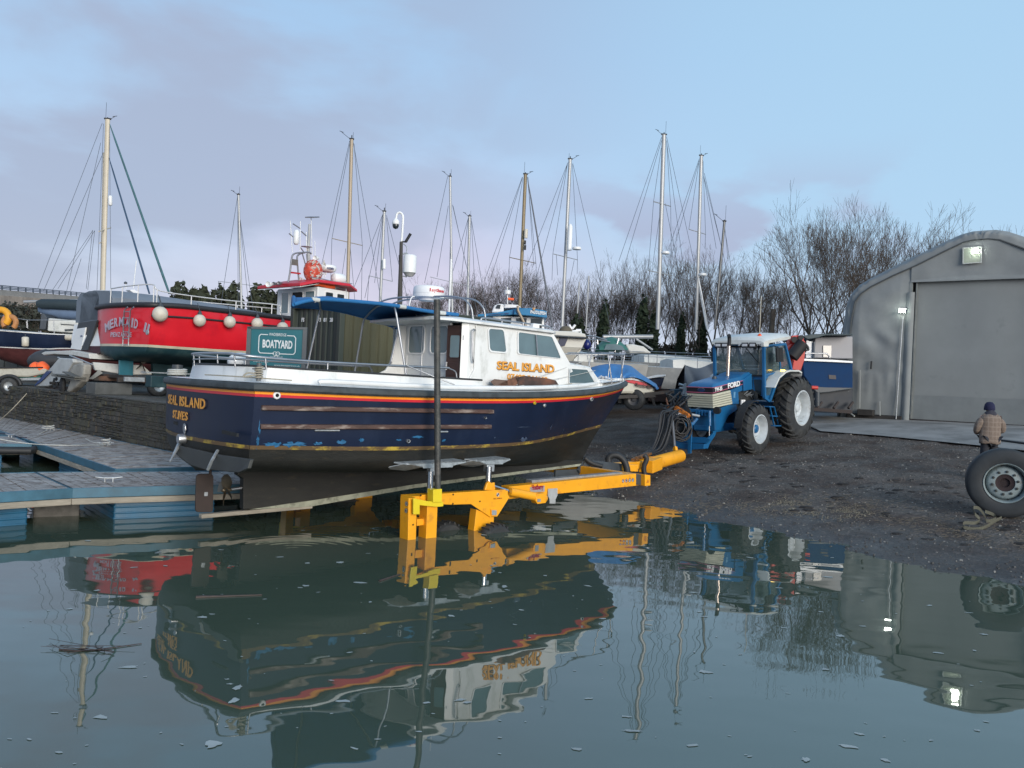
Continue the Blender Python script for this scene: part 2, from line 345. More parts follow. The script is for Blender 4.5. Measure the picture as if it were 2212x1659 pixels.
for i in range(210):
 u = rnd.uniform(-80, 2300); v = 1130 + (rnd.random() ** 1.3) * 560
 p = WZ((u, v), .004)
 if gz(p.x, p.y) > -.02 or p.y > 17: continue
 r = rnd.choice((.004, .006, .006, .008, .010, .015, .022)) * (1 + .4 * rnd.random()); k = rnd.randint(6, 11); st = rnd.uniform(1.2, 3.2); a0 = rnd.uniform(-.5, .5); q = len(foam.v)
 for j in range(k):
  a = 2 * pi * j / k; e = r * rnd.uniform(.55, 1.2); dx = cos(a) * e * st; dy = sin(a) * e
  foam.v.append((p.x + dx * cos(a0) - dy * sin(a0), p.y + dx * sin(a0) + dy * cos(a0), .004))
 foam.f.append(tuple(range(q, q + k)))
for (u, v, w, hh) in [(735, 1215, .16, .07), (665, 1216, .1, .05), (660, 1265, .14, .04), (1090, 1267, .12, .06), (512, 1485, .10, .06), (460, 1607, .17, .06), (505, 1513, .12, .07), (1815, 1373, .14, .05), (1517, 1450, .09, .05), (437, 1333, .13, .04), (800, 1300, .05, .03), (2125, 1370, .15, .03), (1740, 1640, .09, .04), (975, 1330, .12, .04), (1500, 1408, .03, .03), (1783, 1445, .12, .03), (150, 1315, .1, .03), (2105, 1405, .06, .03), (210, 1275, .1, .04), (1365, 1578, .22, .02)]:
 p = WZ((u, v), .005); k = 14; q = len(foam.v)
 for j in range(k):
  a = 2 * pi * j / k; e = rnd.uniform(.5, 1.1); foam.v.append((p.x + cos(a) * w * .34 * e, p.y + sin(a) * hh * 1.0 * e, .005))
 foam.f.append(tuple(range(q, q + k)))
o = foam.build('foam', None, mat('foam', (.33, .36, .35), .6, var=.2), smooth=0); o['kind'] = 'stuff'; o['label'] = 'pale flecks of foam scattered over the still green water'; o['category'] = 'foam'
def twig(px, r, n, label, grp=None, br=0, mt=None):
 pts = [WZ(p, .006) for p in px]; tt = T('floating_branch', label, 'branch', (pts[0].x, pts[0].y), 0, 90)
 m = MB(); L_ = [tt.loc(p) for p in pts]; cv = spl(L_, 12); m.tube(cv, [r * (1 - .6 * i / 12) for i in range(13)], 6)
 for k in range(br):
  a = cv[rnd.randint(1, 10)]; m.tube([a, a + Vector((rnd.uniform(-.35, .35), rnd.uniform(-.12, .12), .01)), a + Vector((rnd.uniform(-.6, .6), rnd.uniform(-.2, .2), .02))], [r * .5, r * .35, r * .2], 5)
 m.build('bark', tt, mt or mat('wet_bark', (.05, .035, .03), .6, var=.4, scale=20)); return tt
twig([(423, 1290), (480, 1288), (566, 1285)], .018, 6, 'straight dark stick floating below the stern reflection')
twig([(128, 1403), (190, 1405), (306, 1390)], .008, 6, 'thin branching twig floating on the water in the left foreground', br=7)
twig([(820, 1255), (865, 1240)], .015, 5, 'short brown stick floating left of the yellow legs')
                # quay wall
stone = mat('dark_slate', (.058, .053, .046), .85, var=.5, scale=4, bump=.6, bscale=30, col2=(.03, .032, .028), c2=(.45, .6), c2scale=3)
stone2 = mat('mossy_slate', (.060, .058, .042), .9, var=.5, scale=6, bump=.6, bscale=30)
def stonewall(name, label, pts, z0, z1, seed=1, coping=True):
 tt = T(name, label, 'wall', pts[0], z0, 90); r = random.Random(seed); A = MB(); B = MB(); back = MB()
 for a, b in zip(pts[:-1], pts[1:]):
  A2 = Vector(a); B2 = Vector(b); d = (B2 - A2); Ln = d.length; d.normalize(); n = Vector((d.y, -d.x))
  rz = atan2(d.y, d.x)
  xb = 0.
  while xb < Ln:
   bw = r.uniform(.5, 1.5); z = z0 - r.uniform(0, .06)
   while z < z1 - .02:
    hgt = r.choice((.035, .05, .06, .08, .1, .15)) * r.uniform(.8, 1.2); hgt = min(hgt, z1 - z); x = xb - r.uniform(-.03, .08)
    while x < min(xb + bw, Ln):
     w = r.uniform(.10, .45) * (1 if hgt < .1 else .8); c = A2 + d * (x + w / 2); pro = r.uniform(0, .05) + .05
     c = c + n * (pro / 2 - .03); L3 = tt.loc((c.x, c.y, z + hgt / 2)); mb = A if r.random() < .75 else B
     mb.box(L3, (w - .015, pro + .06, hgt - .012), rz + r.uniform(-.05, .05)); x += w
    z += hgt
   xb += bw
  P = [A2 + n * .012, B2 + n * .012, B2 - n * .3, A2 - n * .3]
  back.prism([tt.loc((p.x, p.y, z0 - .6)) for p in P], (0, 0, z1 - z0 + .6 - .01))
 back.build('core', tt, mat('wall_core', (.02, .02, .018), .9)); A.build('stonework', tt, stone, smooth=0, bevel=.008); B.build('mossy_stonework', tt, stone2, smooth=0, bevel=.008)
 return tt
stonewall('quay_wall', 'dark slate rubble quay wall behind the long wooden walkway', WALL[:4], 0.0, QZ, 2)
stonewall('slip_wall', 'low dark stone wall beside the slipway, behind the navy boat', WALL[3:6], 0.0, QZ + .03, 5)
wood = mat('pale_timber', (.36, .29, .20), .8, var=.3, scale=3, stretch=(8, 8, 1), bump=.4, bscale=10)
def timber(px0, px1, lab):
 tt = T('timber_fender', lab, 'timber post', tuple(WZ(px0, .45))[:2], .3, 90, group='timber posts against the quay wall')
 a = tt.g(px0, .42) + Vector((-.02, -.06, 0)); b = tt.d(px1, tt.wv(a).y + .1); m = MB(); m.beam(a, b, .2, .1, up=(.5, 1, 0)); m.build('plank', tt, wood, smooth=0, bevel=.01)
timber((59, 911), (67, 846), 'pale timber post at the far left of the quay wall')
timber((208, 942), (220, 862), 'pale split timber post nearer the boat stern on the quay wall')
tt = T('wire_mesh', 'rusty wire mesh hung over the quay wall near the boat stern', 'wire mesh', WALL[2], 0, 90); m = MB()
A2 = Vector(WALL[2]); d = (Vector(WALL[3]) - A2).normalized(); n = Vector((d.y, -d.x))
for i in range(-40, 22):
 p = A2 + d * (i * .06) + n * .085; m.tube([tt.loc((p.x, p.y, .55)), tt.loc((p.x, p.y, QZ + .02))], .003, 3)
for j in range(16):
 p = A2 + d * -2.4 + n * .085; q_ = A2 + d * 1.3 + n * .085; z = .58 + j * .06; m.tube([tt.loc((p.x, p.y, z)), tt.loc((q_.x, q_.y, z))], .003, 3)
m.build('mesh', tt, mat('mesh_wire', (.10, .10, .09), .6, .5))
                # pontoons
deckm = mat('weathered_decking', (.36, .33, .305), .75, var=.35, scale=5, bump=.3, bscale=20, col2=(.15, .12, .10), c2=(.46, .62), c2scale=7)
bluef = mat('blue_steel', (.035, .12, .18), .5, var=.3, scale=4, col2=(.10, .13, .14), c2=(.6, .75))
bluep = mat('blue_float_plastic', (.012, .10, .19), .45, var=.3, scale=2, col2=(.02, .05, .06), c2=(.5, .7))
strake = mat('strake_timber', (.30, .27, .22), .8, var=.35, scale=3, stretch=(1, 1, 6), bump=.3)
PG = 'sections of floating pontoon'
def pontoon(label, a, b, c, d, zt=.5, floats=((.05, .4), (.6, .95)), pw=.14, front=True, right=False):
 """a,b near edge, d,c far edge (xy)"""
 a, b, c, d = [Vector((p[0], p[1])) for p in (a, b, c, d)]
 tt = T('pontoon', label, 'pontoon', (a + b) / 2, 0, 90, group=PG); r = random.Random(int(a.x * 100))
 f = lambda p, z: tt.loc((p.x, p.y, z)); n = max(2, int((b - a).length / pw)); m = MB()
 for i in range(n):
  g = .045; u0 = (i + g) / n; u1 = (i + 1 - g) / n; z = zt + r.uniform(-.007, .007)
  P = [a.lerp(b, u0), a.lerp(b, u1), d.lerp(c, u1), d.lerp(c, u0)]; m.prism([f(p, z - .03) for p in P], (0, 0, .03))
 m.build('decking', tt, deckm, smooth=0)
 m = MB(); e = .03
 for p, q_ in ((a, b), (b, c), (c, d), (d, a)):
  dd = (q_ - p).normalized(); nn = Vector((dd.y, -dd.x)) * .03
  m.prism([f(p - dd * .02 + nn, zt - .14), f(q_ + dd * .02 + nn, zt - .14), f(q_ + dd * .02 - nn * .2, zt - .14), f(p - dd * .02 - nn * .2, zt - .14)], (0, 0, .148))
 m.build('steel_frame', tt, bluef, smooth=0, bevel=.006)
 m = MB()
 for p, q_ in ((a, b), (b, c), (c, d), (d, a)):
  dd = (q_ - p).normalized(); nn = Vector((dd.y, -dd.x)) * .045
  m.prism([f(p + nn, zt - .235), f(q_ + nn, zt - .235), f(q_ - nn * .5, zt - .235), f(p - nn * .5, zt - .235)], (0, 0, .09))
 m.build('rubbing_strake', tt, strake, smooth=0, bevel=.006)
 m = MB(); P = [x.lerp((a + c) / 2, .1) for x in (a, b, c, d)]; m.prism([f(p, zt - .06) for p in P], (0, 0, .02)); m.build('underside', tt, dark, smooth=0)
 for (u0, u1) in floats:
  m = MB(); P = [a.lerp(b, u0).lerp(d.lerp(c, u0), .06), a.lerp(b, u1).lerp(d.lerp(c, u1), .06), a.lerp(b, u1).lerp(d.lerp(c, u1), .94), a.lerp(b, u0).lerp(d.lerp(c, u0), .94)]
  m.prism([f(p, -.4) for p in P], (0, 0, zt - .24 + .4))
  for k in range(3):
   P2 = [p + (p - (P[0] + P[2]) / 2).normalized() * .015 for p in P]; m.prism([f(p, -.02 + k * .09) for p in P2], (0, 0, .04))
  m.build('float', tt, bluep, smooth=0, bevel=.02)
 return tt
w5 = lambda u, v: WZ((u, v), .5)
pA = pontoon('near pontoon section at the left edge, cut off by the frame', (-9.6, 8.9), w5(153, 1055.6), w5(75, 1020.7), (-11.0, 10.9), floats=((.1, .45), (.62, .88)))
pB = pontoon('near pontoon section reaching under the stern of the navy boat', w5(156, 1055.4), (-4.1, 13.45), (-5.0, 15.0), w5(78, 1020.6), floats=((.22, .75),))
pC = pontoon('long walkway pontoon running beside the stone quay wall', (-14.2, 22.2), (-7.0, 14.5), (-5.3, 15.9), (-17.0, 26.9), floats=((.0, .1), (.3, .42), (.62, .75)), pw=.16)
pD = pontoon('short pontoon finger at the left edge joined to the long walkway', (-15.5, 16.2), (-10.75, 18.2), (-12.2, 19.9), (-17, 18.2), floats=((.2, .45), (.7, .9)))
m = MB(); p0 = pD.loc((-15.5, 16.15, .36)); p1 = pD.loc((-10.7, 18.17, .36)); m.tube([p0, p1, p1 + Vector((-.1, .3, 0))], .09, 10); m.build('bumper', pD, black)
def cleat(tt, P, ang, s=1.):
 m = MB(); c = P; dx = Vector((cos(ang), sin(ang), 0)) * s
 m.tube([c - dx * .17 + Vector((0, 0, .075 * s)), c - dx * .06 + Vector((0, 0, .06 * s)), c + dx * .06 + Vector((0, 0, .06 * s)), c + dx * .17 + Vector((0, 0, .075 * s))], [.010, .016, .016, .010], 6)
 for k in (-.05, .05): m.tube([c + dx * k, c + dx * k + Vector((0, 0, .06 * s))], .014, 6)
 m.build('cleat', tt, galv)
cleat(pB, pB.g((235, 1042), .502), .35, 1.15)
cleat(pC, pC.g((228, 963), .502), .3); cleat(pC, pC.g((104, 930), .502), .3)
cleat(pD, pD.g((22, 945), .502), -.4)
def ropeline(label, pts, r=.012, mt=None, name='mooring_rope', n=30):
 tt = T(name, label, 'rope', (pts[0].x, pts[0].y), pts[0].z, 90); m = MB(); m.tube(spl([tt.loc(p) for p in pts], n), r, 6); m.build('strand', tt, mt or rope); return tt
cA = WZ((228, 961), .53); cB = WZ((104, 928), .53)
ropeline('taut pale mooring line crossing to the walkway cleat', [WY((-5, 948), 17.2), WY((60, 958), 17.1), WY((140, 962), 16.9), cA], .011, wrope)
ropeline('white mooring line looping up to the upper walkway cleat', [WY((-5, 954), 19), WY((40, 955), 19), WY((75, 942), 20.5), cB], .012, wrope)
ropeline('coil of white rope around the lower walkway cleat', [cA + Vector((.1 * cos(a * .9), .08 * sin(a * .9), .01 * a)) for a in range(16)] , .011, wrope)
ropeline('coil of white rope around the upper walkway cleat', [cB + Vector((.16 * cos(a * .9), .1 * sin(a * .9), .008 * a)) for a in range(16)], .011, wrope)
ropeline('loose white rope end lying on the walkway deck', [WZ((185, 948), .515), WZ((200, 955), .515), WZ((215, 958), .515), cA], .010, wrope)
ropeline('dark rope lying over the end of the left finger', [WZ((-4, 936), .53), WZ((20, 938), .55), WZ((40, 944), .52), WZ((58, 945), .52)], .012, mat('dark_rope', (.03, .03, .05), .9, var=.3))
ropeline('thin rope hanging down the quay wall at the far left', [WY((-5, 912), 24), WY((25, 885), 23.6), WY((58, 850), 23.9)], .012, rope)
tt = T('drifting_block', 'weathered grey foam block floating between the near pontoon floats', 'float block', tuple(WZ((122, 1118), 0))[:2], -.1, 60)
m = MB(); m.box((0, .35, .09), (.62, .5, .34)); m.build('body', tt, mat('old_foam', (.13, .125, .115), .95, var=.35, scale=8, bump=.8, bscale=12), smooth=0, bevel=.03)
m = MB(); m.box((.02, .33, .265), (.56, .44, .03)); m.build('skin', tt, mat('peeled_skin', (.42, .43, .40), .8, var=.4, scale=6, col2=(.15, .15, .14), c2=(.5, .55)), smooth=0, bevel=.01)
                # NAVY BOAT
def hullgrid(curves, t, w):
 """curves from keel (w=0) to sheer (w=1); each a list of (fwd, lat, z)"""
 return cm([cm(c, t) for c in curves], w)
def hband(tt, name, curves, ws, mt, nt_=36, bulge=0, push=0, transom=True, parent=None, ztop=None, label=None):
 m = MB()
 for sgn in (1, -1):
  secs = []
  for i in range(nt_ + 1):
   row = []
   for w in ws:
    p = hullgrid(curves, i / nt_, w); p = Vector((p.x, max(p.y, 0) * sgn, p.z))
    if push: p.y += push * sgn * (1 if p.y * sgn > .02 else 0)
    row.append(p)
   secs.append(row)
  m.loft(secs, closed=False, cap=False)
 if transom:
  rows = []
  for w in ws:
   p = hullgrid(curves, 0, w); hw = p.y + push
   rows.append([Vector((p.x - bulge * (1 - k * k) - push, hw * k, p.z)) for k in [j / 8 for j in range(-8, 9)]])
  m.loft(rows, closed=False, cap=False)
 return m.build(name, tt, mt, smooth=50, parent=parent, label=label)
def wlist(a, b, n): return [a + (b - a) * i / n for i in range(n + 1)]
navy = mat('navy_hull_paint', (.007, .014, .038), .42, var=.25, scale=1.5, spec=.3, col2=(.014, .024, .052), c2=(.55, .8), c2scale=2.5, stretch=(1, 1, .35))
antif = mat('black_antifouling', (.013, .013, .011), .6, var=.4, scale=3, bump=.2, col2=(.040, .033, .02), c2=(.58, .78), c2scale=4, stretch=(1, 1, 3))
seal = T('passenger_boat', 'navy launch with orange and red stripes and blue canopy held on the yellow trailer', 'boat', (-4.476, 11.873), .25, 48.5)
sheer = [(0, 1.68, 2.10), (2.3, 1.76, 2.08), (4.7, 1.70, 2.11), (6.7, 1.33, 2.20), (8.2, .74, 2.32), (9.35, 0, 2.43)]
upmid = [(.0, 1.66, 1.75), (2.3, 1.74, 1.72), (4.7, 1.64, 1.74), (6.6, 1.14, 1.82), (8.0, .50, 1.92), (9.02, 0, 2.0)]
wlc = [(0, 1.60, 1.33), (2.3, 1.68, 1.28), (4.7, 1.50, 1.29), (6.4, .92, 1.36), (7.7, .34, 1.44), (8.58, 0, 1.5)]
chine = [(.06, 1.34, 1.02), (2.3, 1.42, .94), (4.7, 1.18, .93), (6.2, .62, .98), (7.5, .18, 1.05), (8.26, 0, 1.1)]
keelc = [(.12, .05, .88), (2.3, .05, .80), (4.6, .05, .76), (6.0, .05, .74), (7.3, .04, .72), (8.02, 0, .72)]
HC = [keelc, chine, wlc, upmid, sheer]
BU = .22
hband(seal, 'hull', HC, wlist(.535, .955, 10), navy, bulge=BU)
hband(seal, 'yellow_boot_stripe', HC, wlist(.50, .535, 2), mat('dull_yellow_stripe', (.50, .36, .05), .6, var=.3, scale=3, col2=(.12, .075, .035), c2=(.36, .5), c2scale=3.2, stretch=(1, 1, 2)), bulge=BU, push=.004)
hband(seal, 'bottom', HC, wlist(0, .50, 10), antif, bulge=BU)
hband(seal, 'red_stripe', HC, wlist(.948, .975, 1), mat('stripe_red', (.55, .02, .035), .35), bulge=BU, push=.003)
hband(seal, 'orange_stripe', HC, wlist(.975, 1.0, 1), mat('stripe_orange', (.88, .32, .02), .35), bulge=BU, push=.004)
sb = mat('scraped_blue_paint', (.015, .12, .26), .5, var=.4, scale=10); m = MB(); r = random.Random(4)
def side(fw, z, sg=-1, out=.0):
 """point on the starboard (-1) topside at given forward distance and height"""
 lo, hi = 0., 1.
 best = None
 for wi in range(24):
  w = .45 + .55 * wi / 23
  tl, th = 0., 1.
  for _ in range(14):
   tm = (tl + th) / 2
   if hullgrid(HC, tm, w).x < fw: tl = tm
   else: th = tm
  p = hullgrid(HC, tl, w)
  if best is None or abs(p.z - z) < abs(best.z - z): best = p
 return Vector((fw, sg * (best.y + out), z))
def blob(fw, z, w, h_, n=22):
 P = [side(fw + cos(2 * pi * k / n) * w * r.uniform(.5, 1), z + sin(2 * pi * k / n) * h_ * r.uniform(.2, 1.3), out=.006) for k in range(n)]
 q = len(m.v); m.v += [tuple(p) for p in P]; m.f.append(tuple(range(q, q + n)))
for f_, z_, w_, h_ in [(.10, 1.62, .02, .10), (.09, 1.45, .025, .1), (.3, 1.40, .18, .045), (.62, 1.39, .2, .04), (.95, 1.40, .08, .03), (1.3, 1.42, .10, .03), (1.62, 1.45, .05, .03), (2.25, 1.44, .06, .015), (2.6, 1.48, .14, .018), (3.1, 1.42, .05, .02)]: m = MB(); blob(f_, z_, w_, h_); m.build('scraped_patch', seal, sb, smooth=0)
m = MB()
for f_, z_, w_, h_ in [(4.2, 1.45, .02, .012), (5.0, 1.40, .16, .035), (5.8, 1.6, .012, .05), (6.4, 1.52, .01, .06), (4.9, 1.62, .25, .008), (6.9, 1.6, .012, .03)]: blob(f_, z_, w_, h_)
m.build('faded_scuff', seal, mat('scuff', (.05, .075, .13), .5, var=.3), smooth=0)
def railpath(off=0., dz=0., n=40, trn=True, inset=0):
 P = [cm(sheer, 1 - i / n) for i in range(n + 1)]; st = [Vector((p.x, -(p.y + off - inset), p.z + dz)) for p in P]; pt = [Vector((p.x, p.y + off - inset, p.z + dz)) for p in P][::-1]
 hw = sheer[0][1] + off - inset; tr = [Vector((-BU * (1 - k * k) - off + inset, hw * k, sheer[0][2] + dz)) for k in [j / 8 for j in range(-7, 8)]]
 return st + (tr if trn else []) + pt[:-1]
def sweep(path, sec, closed=True):
 """sec = (outward, up) pairs swept along a mostly horizontal closed path"""
 n = len(path); secs = []
 for i in range(n):
  t = (path[(i + 1) % n] - path[i - 1]); t.z = 0; t.normalize(); o = Vector((t.y, -t.x, 0))
  if o.dot(path[i] - Vector((4.5, 0, path[i].z))) < 0: o = -o
  secs.append([path[i] + o * a + Vector((0, 0, b)) for a, b in sec])
 if closed: secs.append(secs[0])
 return secs
m = MB(); m.loft(sweep(railpath(), [(-.01, .004), (.05, .004), (.075, .03), (.075, .075), (.05, .105), (-.01, .108)]), cap=False)
m.build('rubber_fender_strip', seal, mat('rub_rubber', (.045, .055, .06), .65, var=.35, scale=6, bump=.2, col2=(.02, .024, .026), c2=(.5, .7), c2scale=5), smooth=40)
def deckring(n=40):
 P = railpath(n=n, dz=.115, inset=.0); Q = railpath(n=n, dz=.13, inset=.34); return P, Q
P, Q = deckring(); m = MB(); k = len(P)
inn = []
for p in P:
 y = p.y * (1 - .34 / max(abs(p.y), .36)) if abs(p.y) > .36 else 0
 x = p.x
 if x < .35: x = .35; y = max(-1.3, min(1.3, p.y))
 inn.append(Vector((x, y, p.z + .015)))
m.v = [tuple(p) for p in P] + [tuple(p) for p in inn]; m.f = [(i, (i + 1) % k, k + (i + 1) % k, k + i) for i in range(k)]
m.build('side_deck', seal, white, smooth=40)
m = MB(); pts = [Vector((f_, side(f_, 2.1, out=-.10).y, z_)) for f_, z_ in [(.95, 2.24), (1.1, 2.265), (2.3, 2.255), (3.6, 2.26), (5, 2.30), (6.3, 2.36), (7.5, 2.44), (8.6, 2.52), (9.15, 2.56)]]
m.tube(spl(pts, 30), .035, 8)
m.tube([Vector((p.x, -p.y, p.z)) for p in spl(pts, 30)], .035, 8); m.build('toe_rail', seal, white)
co = [(4.1, -1.36), (.85, -1.36), (.35, -1.28), (.16, -1.0), (.06, 0), (.16, 1.0), (.35, 1.28), (.85, 1.36), (4.1, 1.36)]
cw = rrect([(x, y, 0) for x, y in co], .12, 2)[0:]
cw = [Vector((x, y, 0)) for x, y in co]
def czt(x): return 2.43 - .045 * min(1, max(0, (x - .3) / 2))
outer_b = [Vector((p.x - (.05 if p.x < 1 else 0), p.y * 1.03, 2.17)) for p in cw]; outer_t = [Vector((p.x, p.y, czt(p.x))) for p in cw]
inner_t = [Vector((p.x + (.09 if p.x < .5 else 0), p.y - math.copysign(.07, p.y) if abs(p.y) > .5 else p.y, czt(p.x))) for p in cw]; inner_b = [Vector((p.x, p.y, 1.55)) for p in inner_t]
m = MB(); m.loft([outer_b, outer_t, inner_t, inner_b], closed=False, cap=False); m.build('coaming', seal, white, smooth=30)
m = MB(); m.tube([p + Vector((0, 0, .008)) for p in outer_t], .017, 6); m.build('coaming_trim', seal, black)
m = MB(); m.prism([(x, y * .99, 1.53) for x, y in co], (0, 0, .02)); m.build('cockpit_sole', seal, mat('sole', (.30, .30, .28), .7))
sw = mat('worn_hardwood', (.085, .045, .035), .55, var=.5, scale=2.2, col2=(.26, .21, .18), c2=(.52, .66), c2scale=2.4, stretch=(1, 1, 5), bump=.2)
for z in (1.885, 1.635):
 for sg in (-1, 1):
  pts = [side(.10 + (4.05 - .10) * i / 20, z, sg, .02) for i in range(21)]; m = MB(); secs = []
  for i, p in enumerate(pts):
   hh = .037; dd = .028
   secs.append([p + Vector((0, -sg * .03, -hh)), p + Vector((0, sg * dd, -hh * .8)), p + Vector((0, sg * dd, hh * .8)), p + Vector((0, -sg * .03, hh))])
  m.loft(secs); m.build('rubbing_strake', seal, sw, smooth=0, bevel=.008)
m = MB(); m.prism([(.62, -.07, .27), (1.75, -.07, .25), (3.7, -.07, .44), (8.0, -.07, .70), (8.15, -.07, .80), (7, -.07, .84), (4.6, -.07, .9), (.55, -.07, .92), (.50, -.07, .80), (.60, -.07, .74)], (0, .14, 0)); m.build('keel', seal, antif, smooth=0, bevel=.01)
m = MB(); m.prism([(.72, -.078, .265), (1.75, -.078, .245), (3.7, -.078, .435), (8.0, -.078, .695), (8.0, -.078, .74), (3.7, -.078, .50), (1.75, -.078, .34), (1.3, -.078, .31)], (0, .156, 0)); m.build('keel_band', seal, mat('bare_keel_grp', (.30, .31, .24), .7, var=.3, scale=5, col2=(.08, .08, .06), c2=(.5, .7), c2scale=6), smooth=0)
m = MB(); m.beam((.0, 0, .205), (1.78, 0, .235), .11, .06); m.build('skeg_shoe', seal, strake, smooth=0, bevel=.01)
rud = rrect([seal.q(p, 0) + Vector((0, -.018, 0)) for p in [crop(380, 900, 620)(352, 918), crop(380, 900, 620)(500, 915), crop(380, 900, 620)(498, 1250), crop(380, 900, 620)(343, 1250)]], .22, 4)
rm = mat('rudder_bronze', (.035, .022, .018), .6, var=.4, scale=4, col2=(.12, .05, .03), c2=(.6, .8))
m = MB(); m.prism(rud, (0, .036, 0)); m.tube([(.12, 0, .78), (.12, 0, 1.0)], .022, 8); rd = m.build('rudder', seal, rm, smooth=30, bevel=.006)
m = MB(); m.box((.06, -.028, .53), (.05, .02, .06)); m.build('anode', seal, galv, parent=rd, smooth=0, bevel=.004)
pm = mat('bronze_propeller', (.16, .13, .09), .45, .7, var=.4, scale=6, col2=(.05, .045, .04), c2=(.5, .7))
m = MB(); pc = Vector((.36, 0, .57)); m.lathe([(.0, -.07), (.03, -.05), (.04, 0), (.035, .06), (.02, .10)], pc, (1, 0, 0), 12)
for k in range(4):
 a = pi / 2 + k * pi / 2 + .25; er = Vector((0, cos(a), sin(a))); et = Vector((0, -sin(a), cos(a))); secs = []
 for rr_, w_, tw in [(.02, .04, .9), (.09, .085, .65), (.16, .10, .5), (.22, .07, .4), (.25, .015, .35)]:
  c = pc + er * rr_; d = et * cos(tw) + Vector((1, 0, 0)) * sin(tw); nrm = er.cross(d) * .006
  secs.append([c - d * w_ - nrm * .3, c - nrm, c + d * w_ - nrm * .3, c + nrm])
 m.loft(secs)
m.build('propeller', seal, pm, smooth=40)
m = MB(); m.tube([(.40, 0, .57), (.72, 0, .60)], .025, 8); m.build('propeller_shaft', seal, stain)
cT = crop(380, 900, 620)
tabm = mat('trim_tab_paint', (.035, .036, .032), .6, var=.4, scale=4, col2=(.10, .09, .06), c2=(.6, .8))
for pp in ([cT(185, 665), cT(500, 740), cT(440, 885), cT(300, 840), cT(190, 760)], [cT(520, 745), cT(825, 790), cT(800, 870), cT(720, 908), cT(455, 880)]):
 P = [seal.r(p, -.25 if i in (0, 1) else -.29) for i, p in enumerate(pp)]; m = MB(); m.prism(P, (.05, 0, 0)); m.build('trim_tab', seal, tabm, smooth=0, bevel=.01)
m = MB(); m.tube([seal.r(cT(540, 715), -.2), seal.r(cT(490, 800), -.34), seal.r(cT(455, 880), -.34)], .022, 8); m.build('tab_ram', seal, galv); m = MB(); m.tube([seal.r(cT(215, 640), -.2), seal.r(cT(125, 810), -.45)], [.035, .012], 8); m.build('tab_ram', seal, galv)
m = MB(); c = seal.r(cT(265, 610), -.2); m.lathe([(.065, -.12), (.072, -.1), (.072, .02)], c, (1, 0, 0), 18); ex = m.build('exhaust_outlet', seal, stain)
m = MB(); m.lathe([(0, -.119), (.06, -.119)], c, (1, 0, 0), 18); m.build('exhaust_bore', seal, dark, parent=ex)
m = MB(); m.lathe([(0, -.012), (.05, -.010), (.052, 0)], seal.r(cT(252, 530), -.24), (1, 0, .1), 16); m.v = [(x, y, c.z + .11 + (z - c.z - .11) * 1.5) for x, y, z in m.v]; m.build('exhaust_flap', seal, stain)
for a, b in ((cT(585, 550), cT(715, 580)), (cT(163, 470), cT(200, 480))):
 m = MB(); A = seal.r(a, -.215); B = seal.r(b, -.19); m.beam(A, B, .03, .045); m.build('stern_vent', seal, dark, smooth=0)
m = MB(); m.lathe([(0, -.02), (.045, -.02), (.055, 0), (.055, .02)], seal.r(cT(295, 158), -.2), (1, 0, 0), 16); m.build('stern_light', seal, stain)
def fitting(name, fw, z, r0, mt, r1=.5, inner=dark):
 p = side(fw, z, out=.008); m = MB(); m.lathe([(r0, -.01), (r0, .012), (r0 * .8, .02), (r0 * r1, .018)], p, (0, -1, 0), 16); o = m.build(name, seal, mt)
 m = MB(); m.lathe([(0, .019), (r0 * r1, .019)], p, (0, -1, 0), 12); m.build('bore', seal, inner, parent=o)
fitting('hawse_hole', .30, 2.055, .052, wclean); fitting('drain_outlet', 2.42, 1.42, .032, stain); fitting('skin_fitting', 3.9, 1.78, .022, stain)
fitting('fuel_filler', 5.05, 2.04, .026, yel2); fitting('bow_eye', 5.35, 2.0, .034, stain, .2, stain); fitting('hawse_hole', 6.95, 2.13, .04, galv)
m = MB()
for f0, f1, z in ((.88, 1.25, 1.585), (2.95, 3.15, 1.56)): m.tube([side(f0, z, out=.012), side(f1, z, out=.012)], .014, 6)
m.build('side_vent', seal, galv)
gold = mat('gold_lettering', (.72, .33, .05), .5, var=.15)
blk = mat('letter_shadow', (.06, .02, .02), .5)
def transom_pt(lat, z): return Vector((-BU * (1 - (lat / 1.65) ** 2) - .024, lat, z))
def curved_text(s, lat0, lat1, z, hgt, mt):
 """letters follow the bow of the transom: each letter set on its own tangent"""
 n = len(s); wid = {'I': .45, '.': .4, ' ': .5, 'A': 1.1, 'N': 1.08, 'D': 1.05}; tot = sum(wid.get(c, 1) for c in s); x = 0
 objs = []
 for ch in s:
  w = wid.get(ch, 1)
  if ch != ' ':
   a = lat0 + (lat1 - lat0) * (x + .08 * w) / tot; b = lat0 + (lat1 - lat0) * (x + .92 * w) / tot
   A = transom_pt(a, z); B = transom_pt(b, z); objs.append(text(ch, 'letter', seal, mt, A, B - A, (0, 0, 1), width=(B - A).length, height=hgt if ch != '.' else hgt * .2, bold=.025))
  x += w
 return objs
def merge(objs, name):
 me = bpy.data.meshes.new(name); bm = bmesh.new()
 for o in objs: bm.from_mesh(o.data)
 bm.to_mesh(me); bm.free(); me.materials.append(objs[0].data.materials[0]); par = objs[0].parent
 for o in objs: bpy.data.objects.remove(o)
 o = bpy.data.objects.new(name, me); COL.objects.link(o); o.parent = par; return o
merge(curved_text('SEAL ISLAND', 1.22, -.58, 1.80, .145, gold), 'name_lettering')
merge(curved_text('ST.IVES', .77, .0, 1.60, .125, gold), 'port_lettering')
